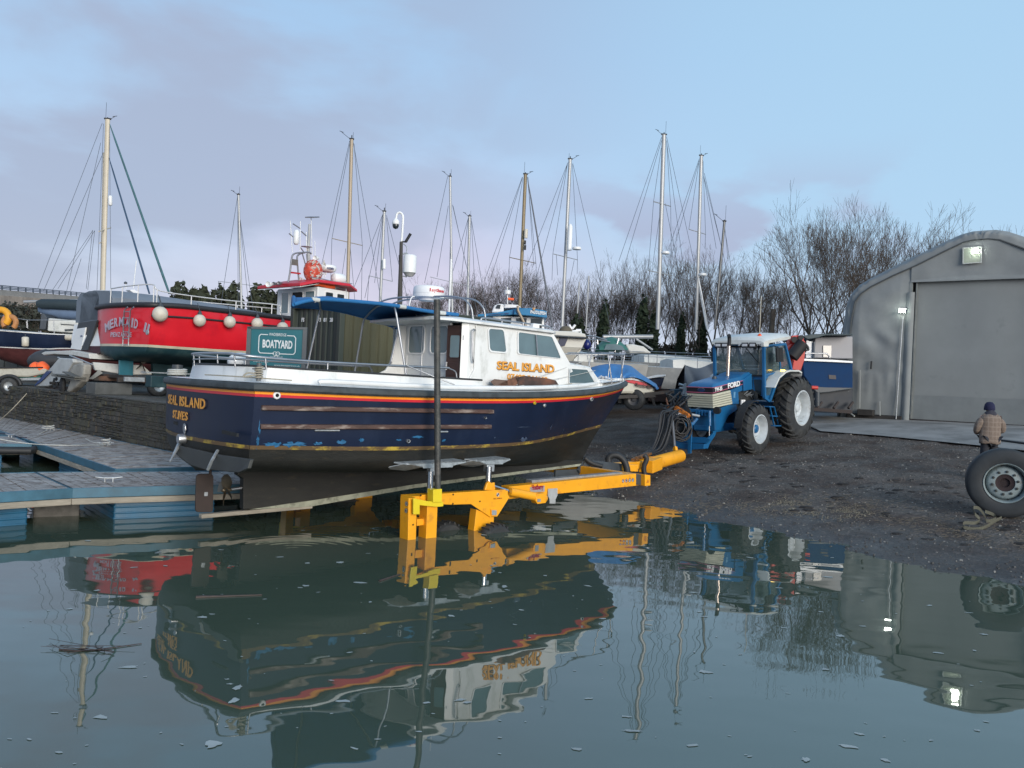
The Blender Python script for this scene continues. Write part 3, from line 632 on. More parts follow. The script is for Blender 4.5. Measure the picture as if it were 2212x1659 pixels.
                # cabin
c3 = crop(900, 640, 620); c2 = crop(380, 640, 620)
CW = 1.25
outl = [(4.0, 2.2), (4.0, 3.33), (5.9, 3.32), (6.4, 2.80), (7.22, 2.76), (7.78, 2.44), (7.8, 2.25)]
def clat(f_): return CW - (f_ - 4.0) * .038 if f_ < 6.4 else CW - 2.4 * .038 - (f_ - 6.4) * .30
cabm = white
def cabside(sg):
 m = MB(); top = lambda x: 3.33 if x <= 5.9 else 3.32 - (x - 5.9) * 1.04 if x < 6.4 else 2.80 - (x - 6.4) * .049 if x < 7.22 else 2.76 - (x - 7.22) * .571
 xs = [4.0, 4.9, 5.4, 5.9, 6.15, 6.4, 6.8, 7.22, 7.5, 7.78]
 m.loft([[Vector((x, sg * clat(x), 2.2)), Vector((x, sg * clat(x), 2.2 + (top(x) - 2.2) * .5)), Vector((x, sg * clat(x), top(x)))] for x in xs], closed=False); return m, xs, top
m, xs, top = cabside(1)
secs = []
for x in xs: y = clat(x); secs.append([Vector((x, y, 2.2)), Vector((x, y, top(x) - .03)), Vector((x, y - .03, top(x))), Vector((x, -y + .03, top(x))), Vector((x, -y, top(x) - .03)), Vector((x, -y, 2.2))])
m = MB(); m.loft(secs, closed=False); q = len(m.v); x = 7.8; y = clat(7.78); m.add([(x - .02, y, 2.2), (x - .02, -y, 2.2), (x - .02, -y, 2.44), (x - .02, y, 2.44)], [(0, 1, 2, 3)])
m.build('cabin', seal, cabm, smooth=35)
BK = 3.72
def onbk(x, y, dx=0.): return seal.r(c3(x, y), BK + dx)
YB = onbk(322, 700).y
m = MB(); m.prism([(BK, -.93, 2.35), (BK, YB, 1.55), (BK, YB, 3.36), (BK, -.93, 3.36)], (.04, 0, 0)); m.prism([(4.02, YB, 1.55), (4.02, 1.2, 1.55), (4.02, 1.2, 3.33), (4.02, YB, 3.33)], (.04, 0, 0)); m.build('aft_bulkhead', seal, cabm, smooth=0, bevel=.01)
m = MB(); m.prism([seal.q(c3(x, y), YB) for x, y in ((80, 974), (150, 940), (193, 872), (225, 730), (258, 600), (272, 548))] + [Vector((4.3, YB, 3.32)), Vector((4.3, YB, 2.3))], (0, .05, 0)); m.build('port_wing', seal, cabm, smooth=0, bevel=.015)
m = MB(); m.prism([(BK + .02, -1.20, 2.2), (3.86, -1.245, 2.36), (3.86, -1.245, 3.33), (BK + .02, -1.20, 3.33)], (.3, .03, 0)); m.build('starboard_wing', seal, cabm, smooth=0, bevel=.01)
m = MB(); m.prism([(4.05, -1.27, 2.25), (3.7, -1.27, 2.25), (3.76, -1.27, 2.33), (3.9, -1.27, 2.40), (4.02, -1.27, 2.6)], (0, .05, 0)); m.build('wing_knee', seal, cabm, smooth=0, bevel=.01)
def window(tt, name, corners, out, mt=glass, fr=wclean, r_=.18, fw=.03, th=.018, hl=True, parent=None):
 """rounded pane and frame; corners are 3D points in order, out = outward vector"""
 o = V3(out).normalized(); P = rrect([V3(p) + o * .004 for p in corners], r_); m = MB(); m.ring([p for p in shrink(P, -fw)], P, o * th); f = m.build(name, tt, fr, smooth=40, parent=parent)
 m = MB(); m.prism([p + o * .001 for p in shrink(P, -.006)], o * .005); m.build('pane', tt, mt, parent=f, smooth=0) if not parent else m.build('pane', tt, mt, parent=parent, smooth=0)
 return f
def cabwin(pp, off_):
 P = []
 for p in pp:
  a = seal.q(c3(*p), -off_);
  for _ in range(3): a = seal.q(c3(*p), -clat(a.x))
  P.append(a)
 return P
stb = (0, -1, 0)
window(seal, 'cabin_window', cabwin([(1040, 580), (1170, 590), (1195, 785), (1052, 770)], 1.25), stb)
W2 = cabwin([(1300, 610), (1590, 650), (1670, 838), (1302, 795)], 1.2)
wf = window(seal, 'cabin_window', W2, stb, r_=.12)
m = MB(); a = seal.q(c3(1452, 632), -1.21); b = seal.q(c3(1466, 812), -1.21); m.beam(a + Vector((0, -.02, 0)), b + Vector((0, -.02, 0)), .012, .025, up=(1, 0, 0)); m.build('mullion', seal, stain, parent=wf, smooth=0)
window(seal, 'fore_cabin_window', [Vector((a.x, -clat(a.x), a.z)) for a in cabwin([(1745, 928), (1900, 938), (1970, 1055), (1745, 1052)], 1.0)], (-.25, -1, 0), r_=.1, fw=.02)
for sg in (-1, 1):
 A = Vector((5.97, 0, 3.25)); B = Vector((6.36, 0, 2.86)); P = [A + Vector((0, sg * .08, 0)), A + Vector((0, sg * 1.05, 0)), B + Vector((0, sg * 1.03, 0)), B + Vector((0, sg * .08, 0))]
 window(seal, 'windscreen', P, (.7, 0, .7), mt=glassd)
for i, (tl, br) in enumerate([((362, 562), (482, 800)), ((552, 562), (688, 800))]):
 a = onbk(*tl); b = onbk(*br); window(seal, 'bulkhead_window', [(BK, a.y, a.z), (BK, b.y, a.z), (BK, b.y, b.z + .02), (BK, a.y, b.z + .02)], (-1, 0, 0), mt=glass)
m = MB()
for x in (.78, .32): m.beam((BK - .006, x - .45, 2.4), (BK - .006, x - .45, 3.3), .012, .012)
m.build('bulkhead_seam', seal, wclean, smooth=0)
m = MB(); m.prism([(BK + .06, -1.19, 1.6), (BK + .06, -.90, 1.6), (BK + .06, -.90, 3.3), (BK + .06, -1.19, 3.3)], (.02, 0, 0)); m.build('companionway', seal, dark, smooth=0)
dm = mat('brown_door', (.045, .022, .018), .45, var=.35, scale=3, stretch=(1, 1, .3))
Dp = [onbk(700, 530), onbk(880, 540), onbk(868, 1020), onbk(690, 1000)]
dl, dr_, dtp, dbt = Dp[0].y, Dp[1].y + .28, 3.29, 2.38
dl = -.905; dr_ = -1.40
sh = -.02
DA = Vector((BK - .02, dl, dbt)); DB = Vector((BK + .10, -1.215, dbt)); u_ = (DB - DA)
Dq = lambda s, z: DA + u_ * s + Vector((0, 0, z - dbt))
m = MB(); m.prism([Dq(0, 2.38), Dq(1, 2.38), Dq(1, 3.29), Dq(0, 3.29)], (-.03, 0, 0)); door = m.build('cabin_door', seal, dm, smooth=0, bevel=.006)
window(seal, 'door_glass', [q_ + Vector((-.032, 0, 0)) for q_ in (Dq(.24, 3.12), Dq(.80, 3.12), Dq(.80, 2.75), Dq(.24, 2.75))], Vector((-1, 0, 0)), mt=glass, fr=dm, fw=.012, th=.012, r_=.15, parent=door)
for p in door.children: pass
m = MB(); m.prism([Dq(.2, 2.45) + Vector((-.034, 0, 0)), Dq(.85, 2.45) + Vector((-.034, 0, 0)), Dq(.85, 2.66) + Vector((-.034, 0, 0)), Dq(.2, 2.66) + Vector((-.034, 0, 0))], (-.008, 0, 0)); m.build('panel', seal, dm, parent=door, smooth=0, bevel=.003)
m = MB(); m.box(Dq(.05, 2.60) + Vector((-.045, 0, 0)), (.03, .05, .14)); m.box(Dq(.95, 3.08) + Vector((-.04, 0, 0)), (.02, .04, .08)); m.build('lock', seal, stain, parent=door, smooth=0, bevel=.004)
def bar(t_, name, pts, r=.014, mt=stain, n=10, parent=None):
 m = MB(); m.tube(spl(pts, n * len(pts)), r, 8); return m.build(name, t_, mt, parent=parent)
bar(seal, 'grab_handle', [(3.98, -1.27, 3.22), (3.90, -1.31, 3.22), (3.89, -1.31, 3.1), (3.92, -1.31, 2.75), (3.97, -1.27, 2.68)])
P0 = seal.q(c3(262, 590), YB - .03); P1 = seal.q(c3(200, 870), YB - .03); bar(seal, 'grab_handle', [P0, P0 + Vector((-.04, -.05, -.02)), P1 + Vector((-.04, -.05, .02)), P1])
ro = [(3.15, -1.22), (3.45, -1.33), (5.8, -1.28), (6.02, -1.1), (6.08, 0), (6.02, 1.1), (5.8, 1.28), (4.2, 1.33), (3.45, .95), (3.2, .8), (3.08, 0)]
m = MB()
secs = []
for k, z, in ((1.0, 3.335), (1.0, 3.372), (.97, 3.392), (.7, 3.445), (.35, 3.47), (.02, 3.475)):
 secs.append([Vector((4.6 + (x - 4.6) * (k if k > .9 else (k * .9 + .1)), y * k, z - .02 * (1 if x > 5.7 else 0))) for x, y in ro])
m.loft(secs); m.build('cabin_roof', seal, white, smooth=60)
for sg in (-1, 1):
 m = MB(); m.tube(spl([(4.2, sg * 1.12, 3.40), (4.3, sg * 1.12, 3.46), (5.0, sg * 1.1, 3.45), (5.85, sg * 1.05, 3.44), (6.0, sg * 1.05, 3.38)], 24), .016, 8)
 for x in (4.7, 5.2, 5.55): m.tube([(x, sg * 1.1, 3.36), (x, sg * 1.1, 3.45)], .014, 6)
 m.build('roof_rail', seal, stain)
m = MB(); c = seal.q(c3(1455, 570), -1.1); m.box((c.x, -1.1, c.z + .01), (.22, .12, .12)); sdl = m.build('side_light', seal, wclean, smooth=0, bevel=.02)
m = MB(); m.box((c.x + .06, -1.165, c.z + .01), (.05, .012, .07)); m.build('lens', seal, dark, parent=sdl, smooth=0)
m = MB(); m.box((6.75, -.55, 2.81), (.5, .05, .035)); m.box((6.75, -.85, 2.81), (.5, .05, .035)); m.box((6.75, -.7, 2.835), (.42, .28, .025)); m.build('fore_hatch', seal, mat('hatch_grey', (.12, .12, .12), .5), smooth=0, bevel=.01)
O_ = cabwin([(1112, 935)], 1.25)[0]; E_ = cabwin([(1612, 965)], 1.25)[0]
for dx, dz, mt_, dp in ((.0, 0, gold, .008), (.010, -.010, blk, .004)):
 o = text('SEAL ISLAND', 'name_lettering', seal, mt_, (O_.x + dx, -clat(O_.x) - .006, O_.z + dz), (E_.x - O_.x, clat(O_.x) - clat(E_.x), E_.z - O_.z), (0, 0, 1), width=E_.x - O_.x, height=.15, bold=.03 if not dx else .05, depth=dp)
O_ = cabwin([(1203, 1022)], 1.25)[0]; E_ = cabwin([(1552, 1052)], 1.25)[0]
text('07488 544169', 'phone_lettering', seal, gold, (O_.x, -clat(O_.x) - .006, O_.z), (E_.x - O_.x, clat(O_.x) - clat(E_.x), E_.z - O_.z), (0, 0, 1), width=E_.x - O_.x, height=.11, bold=.025, depth=.008)
for sg in (-1, 1):
 p = seal.q(c2(895, 1035), -1.47) if sg < 0 else Vector((.62, 1.47, 2.22)); m = MB(); m.tube([p, p + Vector((0, 0, .24))], .032, 12); m.tube([p + Vector((-.09, 0, .16)), p + Vector((.09, 0, .16))], .010, 6); bol = m.build('mooring_post', seal, mat('grey_post', (.10, .11, .115), .5, var=.2))
 if sg < 0:
  m = MB(); m.tube([p + Vector((cos(a * .55) * .05, sin(a * .55) * .05, .03 + .0028 * a)) for a in range(60)], .011, 6)
  m.tube(spl([p + Vector((-.05, 0, .1)), p + Vector((-.16, .0, .10)), p + Vector((-.22, -.02, .05)), p + Vector((-.15, -.03, .06)), p + Vector((-.05, -.04, .08))], 20), .011, 6); m.build('rope_turns', seal, rope, parent=bol)
tt = ropeline('slack rope lying along the stern side deck of the navy boat', [seal.wv((.62, -1.47, 2.26)), seal.wv((.3, -1.45, 2.27)), seal.wv((.0, -.95, 2.28)), seal.wv((-.1, -.2, 2.28))], .010, rope)
m = MB(); top = [seal.q(c2(700, 925) if 0 else c3(700, 922), -1.25), seal.q(c2(2200, 908), -1.25), seal.q(c2(1330, 862), -1.27), seal.q(c2(760, 812), -1.2), (.12, -.55, 2.60), (.06, .3, 2.60), (.14, 1.0, 2.585), (.5, 1.27, 2.57), (1.5, 1.3, 2.55), (3.3, 1.3, 2.55)]
rl = spl(top, 70); m.tube(rl, .019, 8)
for i, p in enumerate(rl):
 if i in (6, 14, 20, 27, 35, 44, 52, 60): m.tube([p, (p.x + (.02 if p.x < .5 else 0), p.y, 2.40)], .012, 6)
m.tube([(p.x + .01, p.y, p.z - .085) for p in rl[26:46]], .010, 6); m.build('stern_rail', seal, stain)
bar(seal, 'rail_hoop', [seal.q(c2(1770, 905), 1.25), seal.q(c2(1860, 910), 1.25), seal.q(c2(1895, 975), 1.25)])
bar(seal, 'rail_hoop', [seal.q(c3(700, 925), -1.25), seal.q(c3(755, 955), -1.25), seal.q(c3(768, 1010), -1.25)], .012)
bar(seal, 'rail_stay', [seal.q(c3(330, 900), -1.27), seal.q(c3(540, 985), -1.4), seal.q(c3(750, 1068), -1.55)], .011)
m = MB()
for sg in (-1, 1):
 tp = [Vector((6.35, sg * 1.12, 2.98)), Vector((7.22, sg * .93, 3.02)), Vector((7.85, sg * .78, 3.05)), Vector((8.6, sg * .5, 3.08)), Vector((9.05, sg * .2, 3.10)), Vector((9.13, 0, 3.10))]
 m.tube(spl(tp, 30), .014, 8)
 for a, b in ((tp[1], (7.12, sg * .95, 2.78)), (tp[2], (8.0, sg * .80, 2.44)), (tp[3], (8.75, sg * .42, 2.50)), (tp[4], (8.95, sg * .18, 2.5))): m.tube([a, b], .013, 6)
m.build('bow_rail', seal, stain)
m = MB(); m.loft([[(7.6, -.9, 2.46), (7.6, .9, 2.46)], [(8.3, -.62, 2.50), (8.3, .62, 2.50)], [(8.9, -.25, 2.53), (8.9, .25, 2.53)], [(9.3, -.02, 2.55), (9.3, .02, 2.55)]], closed=False); m.build('foredeck', seal, white)
tt = T('crumpled_sheet', 'crumpled pale plastic sheet lying on the bow deck', 'plastic sheet', tuple(seal.wv((8.3, -.2, 0)))[:2], 2.52, 48.5); m = MB(); r = random.Random(2)
for j in range(7): m.v += [(-.25 + .5 * i / 7, -.2 + .4 * j / 6, 2.53 + abs(noise.noise((i * 1.7, j * 2.1, 0))) * .16) for i in range(8)]
m.f = [(j * 8 + i, j * 8 + i + 1, j * 8 + i + 9, j * 8 + i + 8) for j in range(6) for i in range(7)]; m.build('folds', tt, mat('plastic_sheet', (.6, .6, .62), .3), smooth=0)
can = mat('blue_canvas', (.012, .13, .33), .75, var=.12, scale=3, bump=.25, bscale=60)
tip = seal.q(c2(1190, 378), .2)
A0 = seal.q(c2(1205, 368), -1.1); A1 = seal.q(c3(778, 458), -1.1)
B0 = seal.q(c2(1192, 386), 1.1); B1 = seal.q(c2(2060, 488), 1.05)
mid = [seal.q(p, -1.1) for p in (c2(1205, 368), c2(1330, 335), c2(1480, 325), c2(1800, 348), c2(2080, 378), c3(500, 425), c3(778, 458))]
B1 = Vector((3.95, 1.05, 3.30))
far_ = [B0, B0.lerp(B1, .2) + Vector((0, 0, .06)), B0.lerp(B1, .4) + Vector((0, 0, .09)), B0.lerp(B1, .6) + Vector((0, 0, .08)), B0.lerp(B1, .8) + Vector((0, 0, .05)), B1]
near_ = mid; secs = []
for i in range(25):
 a = cm(near_, i / 24); b = cm(far_, i / 24); row = []
 for k in range(13):
  s = k / 12; p = a.lerp(b, s); p.z += .13 * sin(pi * s) - .02 * abs(sin(pi * 3 * i / 24)) * sin(pi * s); row.append(p)
 secs.append(row)
m = MB(); m.loft(secs, closed=False); o = m.build('canopy', seal, can, smooth=80)
s_ = o.modifiers.new('s', 'SOLIDIFY'); s_.thickness = .012
m = MB(); m.tube([q_[0] for q_ in secs], .03, 8); m.tube([q_[-1] for q_ in secs], .025, 8); m.tube(secs[0], .03, 8); m.build('canopy_edge', seal, can)
def hoop(i, base_n, base_f, w=.017):
 row = [Vector((p.x, p.y, p.z - .025)) for p in secs[i]]; m = MB()
 pts = ([base_n, V3(base_n).lerp(row[0], .9) + Vector((0, -.02, 0))] if base_n else []) + row + ([V3(base_f).lerp(row[-1], .9) + Vector((0, .02, 0)), base_f] if base_f else [])
 m.tube(pts, w, 8); m.build('canopy_hoop', seal, stain)
hoop(6, None, (2.25, 1.28, 2.42)); hoop(16, seal.q(c2(2182, 985), -1.25), (3.22, 1.28, 2.42)); hoop(23, None, None)
for i in (6, 17, 22):
 m = MB(); p = secs[i][0]; m.tube([p + Vector((-.06, 0, 0)), p + Vector((.06, 0, 0))], .034, 8); m.build('canopy_strap', seal, mat('strap_grey', (.5, .52, .5), .6))
for xo in (0, .28):
 bar(seal, 'radar_arch', [(3.35 + xo, 1.05, 3.44), (3.40 + xo, 1.0, 3.66), (3.55 + xo, .7, 3.80), (3.75 + xo, 0, 3.82), (3.95 + xo, -.75, 3.80), (4.05 + xo, -1.0, 3.66), (4.10 + xo, -1.05, 3.42)], .016)
rc_ = seal.q(c3(525, 270), 0); rr_ = .285
rad = MB(); rad.lathe([(.0, -.145), (rr_ * .62, -.14), (rr_ * .66, -.10), (rr_ * .98, -.085), (rr_, -.06), (rr_, -.03)], rc_, (0, 0, 1), 36); rb = rad.build('radar_dome', seal, wclean)
rad = MB(); rad.lathe([(rr_ * .99, -.028), (rr_, -.02), (rr_ * .97, .08), (rr_ * .9, .11), (rr_ * .6, .125), (0, .13)], rc_, (0, 0, 1), 36); rad.build('cover', seal, wclean, parent=rb)
vd = (-seal.wv(rc_));
txl = []
redl = mat('red_lettering', (.55, .03, .04), .5)
wc = seal.wv(rc_); az_ = atan2(-wc.y, -wc.x)      # direction from dome to the quay side
az_l = az_ - (pi / 2 - radians(48.5))
for i, ch in enumerate('Raytheon'):
 a = az_l + .10 + i * .135; c = rc_ + Vector((cos(a), sin(a), 0)) * (rr_ * 1.0); t_ = Vector((-sin(a), cos(a), 0))
 txl.append(text(ch, 'l', seal, redl, c + Vector((cos(a), sin(a), 0)) * .006 - t_ * .016 + Vector((0, 0, .002 - (.018 if ch == 'y' else 0))), t_, (0, 0, 1), width=.032, height=.06 if ch in 'Rhtly' else .044, bold=.025))
o = merge(txl, 'lettering'); o.parent = rb
m = MB(); m.tube(spl([rc_ + Vector((-.15, .05, -.1)), rc_ + Vector((-.32, .05, -.1)), rc_ + Vector((-.36, .05, -.28)), rc_ + Vector((-.2, .05, -.42))], 20), .012, 6); m.build('cable', seal, wclean, parent=rb)
m = MB(); p = seal.q(c3(703, 430), .5); m.tube([(p.x, .5, 3.42), (p.x, .5, 3.55), (p.x, .5, 3.62)], [.03, .025, .008], 8); m.tube([(p.x, .5, 3.6), (p.x, .48, 4.6)], .006, 5); m.build('whip_aerial', seal, wclean)
A_ = seal.q(c3(1065, 1050), -1.40); B_ = seal.q(c3(1650, 1060), -1.33)
tt = T('folded_plough_anchor', 'rusty brown plough anchor resting on the side deck below the gold phone number', 'anchor', tuple(seal.wv((A_.x, -1.4, 0)))[:2], 2.27, 48.5)
ac = lambda x, y, off=-1.42: tt.d(c3(x, y), seal.wv(seal.q(c3(x, y), off)).y)
m = MB(); m.prism([ac(1060, 1040), ac(1095, 1018), ac(1210, 1030), ac(1215, 1075), ac(1095, 1078)], ac(1060, 1040, -1.28) - ac(1060, 1040)); m.build('stock', tt, mat('brown_wood', (.13, .085, .065), .75, var=.4, scale=6, stretch=(1, 1, 4)), smooth=0, bevel=.004)
m = MB(); m.prism([ac(1130, 1065), ac(1290, 990), ac(1320, 1000), ac(1290, 1080), ac(1250, 1120), ac(1205, 1115)], ac(1130, 1065, -1.25) - ac(1130, 1065)); m.build('fluke', tt, rust, smooth=0, bevel=.004)
m = MB(); m.prism([ac(1280, 1005), ac(1360, 990), ac(1560, 1012), ac(1630, 1030), ac(1655, 1068), ac(1300, 1075)], ac(1280, 1005, -1.30) - ac(1280, 1005)); m.build('shank', tt, mat('dark_rust', (.055, .035, .03), .75, var=.4, scale=8, col2=(.17, .07, .04), c2=(.55, .7)), smooth=0, bevel=.004)
ropeline('thin line running from the anchor up to the bow rail', [seal.wv(seal.q(c3(1285, 1070), -1.42)), seal.wv(seal.q(c3(1800, 890), -1.1)), seal.wv(seal.q(c3(2035, 790), -.8))], .005, wrope)
ropeline('second thin line from the anchor past the cabin front', [seal.wv(seal.q(c3(1285, 1085), -1.45)), seal.wv(seal.q(c3(1650, 1015), -1.25)), seal.wv(seal.q(c3(1975, 945), -.98))], .005, wrope)
ropeline('grey rope lying on the side deck forward of the anchor', [seal.wv(seal.q(c3(1290, 1088), -1.5)), seal.wv(seal.q(c3(1600, 1083), -1.38)), seal.wv(seal.q(c3(1770, 1058), -1.2))], .010, rope)
                # YELLOW BOAT TRAILER
c5 = crop(900, 1000, 820); ck = crop(960, 1100, 300)
tr = T('boat_trailer', 'bright yellow hydraulic boat trailer standing in the water under the navy boat', 'trailer', (-4.476 + .749 * 4, 11.873 + .6626 * 4), 0, 48.5)
fo_ = 4.0
def tq(p, off): return tr.q(p, off)
def plate(tt, name, pts, off, th, mt, bevel=.006, parent=None, fn=None, smooth=0, label=None):
 """flat plate traced on the plane lateral=off, thickness th going inward (+lat)"""
 P = [(fn or tt.q)(p, off) for p in pts]; m = MB(); m.prism(P, (0, th, 0)); return m.build(name, tt, mt, smooth=smooth, bevel=bevel, parent=parent, label=label)
def down(P, z): return [Vector((p.x, p.y, min(p.z, z) if i in () else p.z)) for i, p in enumerate(P)]
for sg in (-1, 1):
 def mir(P): return P if sg < 0 else [Vector((p.x, -p.y, p.z)) for p in P]
 def pl(name, pts, off, th, mt=yel, bevel=.006, dip=None, parent=None):
  P = [tr.q(p, off) for p in pts]
  if dip: P = [Vector((p.x, p.y, -.35)) if i in dip else p for i, p in enumerate(P)]
  P = mir(P); m = MB(); m.prism(P, (0, th * (1 if sg < 0 else -1), 0)); return m.build(name, tr, mt, smooth=0, bevel=bevel, parent=parent)
 arm = pl('side_arm', [ck(490, 800), ck(1500, 735), ck(2020, 700), ck(2095, 840), ck(1875, 1190), ck(1750, 1200), ck(1400, 965), ck(1080, 975), ck(880, 970), ck(490, 910)], -1.95, .02)
 m = MB(); a = tr.q(ck(420, 790), -1.95); b = tr.q(ck(1660, 720), -1.95)
 m.hexa(mir([Vector((a.x - .1, -1.93, a.z - .10)), Vector((b.x + .5, -1.93, b.z - .12)), Vector((b.x + .5, -1.68, b.z - .12)), Vector((a.x - .1, -1.68, a.z - .10)), Vector((a.x - .1, -1.93, a.z - .03)), Vector((b.x + .5, -1.93, b.z - .03)), Vector((b.x + .5, -1.68, b.z - .03)), Vector((a.x - .1, -1.68, a.z - .03))])); m.build('arm_box', tr, yel, smooth=0, bevel=.006)
 pl('leg', [ck(280, 860), ck(430, 850), ck(430, 1375), ck(285, 1395)], -2.05, .22, dip=(2, 3))
 pl('leg', [ck(615, 1000), ck(800, 1000), ck(790, 1390), ck(600, 1410)], -2.08, .2, dip=(2, 3))
 pl('leg_brace', [ck(430, 1235), ck(610, 1225), ck(610, 1330), ck(430, 1360)], -2.0, .14)
 pl('bracket', [ck(365, 860), ck(610, 910), ck(905, 930), ck(905, 1005), ck(780, 1015), ck(610, 1000), ck(480, 985), ck(480, 1150), ck(365, 1150)], -2.14, .03, yel2)
 pl('pivot_leg', [ck(1500, 1060), ck(1590, 1100), ck(1815, 1200), ck(1815, 1300), ck(1430, 1300)], -1.92, .16, dip=(3, 4))
 f = pl('pivot_block', [ck(1765, 1060), ck(1880, 1060), ck(1875, 1190), ck(1770, 1180)], -1.975, .03)
 P = mir([tr.q(p, -1.985) for p in (ck(1780, 1075), ck(1865, 1075), ck(1862, 1165), ck(1782, 1165))]); m = MB(); m.prism(P, (0, .012, 0)); m.build('pin', tr, galv, parent=f, smooth=0, bevel=.004)
 for k, (fx, la) in enumerate(((3.3, -1.6), (3.88, -2.12))):
  c = Vector((fx - 0 + (tr.loc((seal.wv((0, 0, 0)).x, seal.wv((0, 0, 0)).y, 0))).x, la if sg < 0 else -la, -.19)); m = MB()
  m.lathe([(.15, -.11), (.27, -.12), (.31, -.07), (.31, .07), (.27, .12), (.15, .11)], c, (0, 1, 0), 28)
  for q_ in range(20):
   a = 2 * pi * q_ / 20; m.box(c + Vector((cos(a) * .31, 0, sin(a) * .31)), (.03, .2, .03))
  m.build('wheel', tr, tyre, smooth=40)
 for (pp, pc, pr_, lt) in (((( 240, 235), (1310, 180), (1315, 215), (1080, 270), (1070, 300), (545, 320), (530, 300)), ((670, 420), (665, 770)), .05, -1.80), (((1490, 175), (2095, 140), (2115, 165), (1980, 230), (1975, 245), (1670, 250)), ((1720, 335), (1715, 560)), .05, -1.72)):
  P = [tr.q(ck(*p), lt) for p in pp]; Pm = mir(P); s_ = -1 if sg < 0 else 1
  base = MB(); base.prism(Pm, (0, .012, 0)); pad = base.build('support_pad', tr, mat('galvanised_pad', (.38, .42, .44), .5, .5, var=.35, scale=10), smooth=0)
  a, b = Pm[0], Pm[1]; m = MB(); inw = Vector((0, .42 * (-s_), .0)); dn = Vector((0, .0, 0))
  m.hexa([a, b, b + inw * .9 + Vector((-.15, 0, .03)), a + inw * .9 + Vector((-.25, 0, .03)), a + Vector((0, 0, -.02)), b + Vector((0, 0, -.02)), b + inw * .9 + Vector((-.15, 0, .01)), a + inw * .9 + Vector((-.25, 0, .01))]); m.build('pad_plate', tr, galv, parent=pad, smooth=0)
  e0 = tr.q(ck(pp[0][0] - 235, pp[0][1] + 170), lt - .18); e1 = tr.q(ck(pp[0][0] + 80, pp[0][1] + 235), lt - .18);
  pts = [Pm[0], Pm[0] + Vector((-.22, .30 * s_ * -1, -.10)), Pm[0] + Vector((.15, .25 * -s_, -.14)), Pm[len(Pm) - 1 - 0]]; m = MB(); m.prism(pts, (0, 0, .012)); m.build('pad_wing', tr, galv, parent=pad, smooth=0)
  m = MB(); m.box((Pm[0].x * .5 + Pm[1].x * .5 - .03, Pm[0].y + .06 * -s_, Pm[0].z - .14), (.16, .1, .12)); m.build('pad_hinge', tr, galv, parent=pad, smooth=0, bevel=.01)
  t0 = tr.q(ck(*pc[0]), lt - .02); b0 = tr.q(ck(*pc[1]), lt - .02); m = MB(); m.tube(mir([t0 + Vector((0, 0, .04)), b0 + Vector((0, 0, -.05))]), pr_, 16); m.build('lifting_ram', tr, mat('chrome', (.55, .56, .58), .15, 1, var=.05))
 lug = pl('ram_lug', [ck(1650, 715), ck(1690, 590), ck(1735, 550), ck(1775, 590), ck(1830, 570), ck(1845, 720)], -1.9, .05); lug.modifiers[0].width = .012
 a = tr.q(ck(1800, 640), -1.86); b = tr.q(ck(2110, 740), -1.86); c = tr.q(c5(1160, 585), -1.86); m = MB(); m.tube(mir([a, b]), .03, 12); rod = m.build('ram_rod', tr, _m['chrome'])
 m = MB(); m.tube(mir([b - (c - b) * .03, c]), .072, 18); m.build('ram_cylinder', tr, yel)
 end = pl('ram_mount', [c5(1110, 555), c5(1168, 550), c5(1168, 615), c5(1112, 622), c5(1100, 600)], -1.94, .14)
 P = mir([tr.q(p, -1.95) for p in (c5(1113, 588), c5(1135, 588), c5(1133, 608), c5(1112, 608))]); m = MB(); m.prism(P, (0, .012, 0)); m.build('pin', tr, galv, parent=end, smooth=0)
 pl('side_beam', [c5(925, 508), c5(1762, 422), c5(1762, 502), c5(1172, 562), c5(925, 590)], -1.74, .2)
 pl('beam_ledge', [c5(1075, 466), c5(1668, 414), c5(1690, 428), c5(1078, 486)], -1.6, .16, mat('grey_ledge', (.30, .30, .30), .6, .3, var=.3, scale=10))
 pl('axle_plate', [c5(1183, 522), c5(1245, 518), c5(1245, 565), c5(1232, 592), c5(1232, 620), c5(1193, 620), c5(1193, 592), c5(1182, 568)], -1.765, .02, mat('plate_grey', (.36, .37, .37), .55, var=.2, scale=8))
 pl('end_socket', [c5(1762, 424), c5(1822, 432), c5(1822, 500), c5(1762, 494)], -1.66, .16, mat('dark_socket', (.05, .055, .06), .5))
 pl('end_cap', [c5(1820, 428), c5(1856, 432), c5(1856, 500), c5(1820, 504)], -1.76, .2)
 if sg < 0:
  post = MB(); a = tr.q(ck(800, 700), -2.1); b = tr.q(c3(595, 325), -2.1); post.tube([a, b], .048, 18); pm_ = mat('pipe_steel', (.075, .078, .075), .55, .5, var=.4, scale=8, bump=.3, col2=(.13, .12, .11), c2=(.5, .7), c2scale=6); post.build('upright_pipe', tr, pm_)
  pl('pipe_socket', [ck(720, 705), ck(880, 690), ck(880, 930), ck(720, 930)], -2.17, .15, yel2)
  wd_ = mat('decal_white', (.7, .7, .7), .5); rd_ = mat('decal_red', (.5, .02, .02), .5); bk_ = mat('decal_black', (.02, .02, .02), .5)
  def disc(p, off, r0, mt, dz=0.):
   c = tr.q(p, off); m = MB(); m.lathe([(0, -dz), (r0, -dz)], c, (0, 1, 0), 20); return m
  def lathe_build(m, name, mt, par=None): return m.build(name, tr, mt, parent=par, smooth=0)
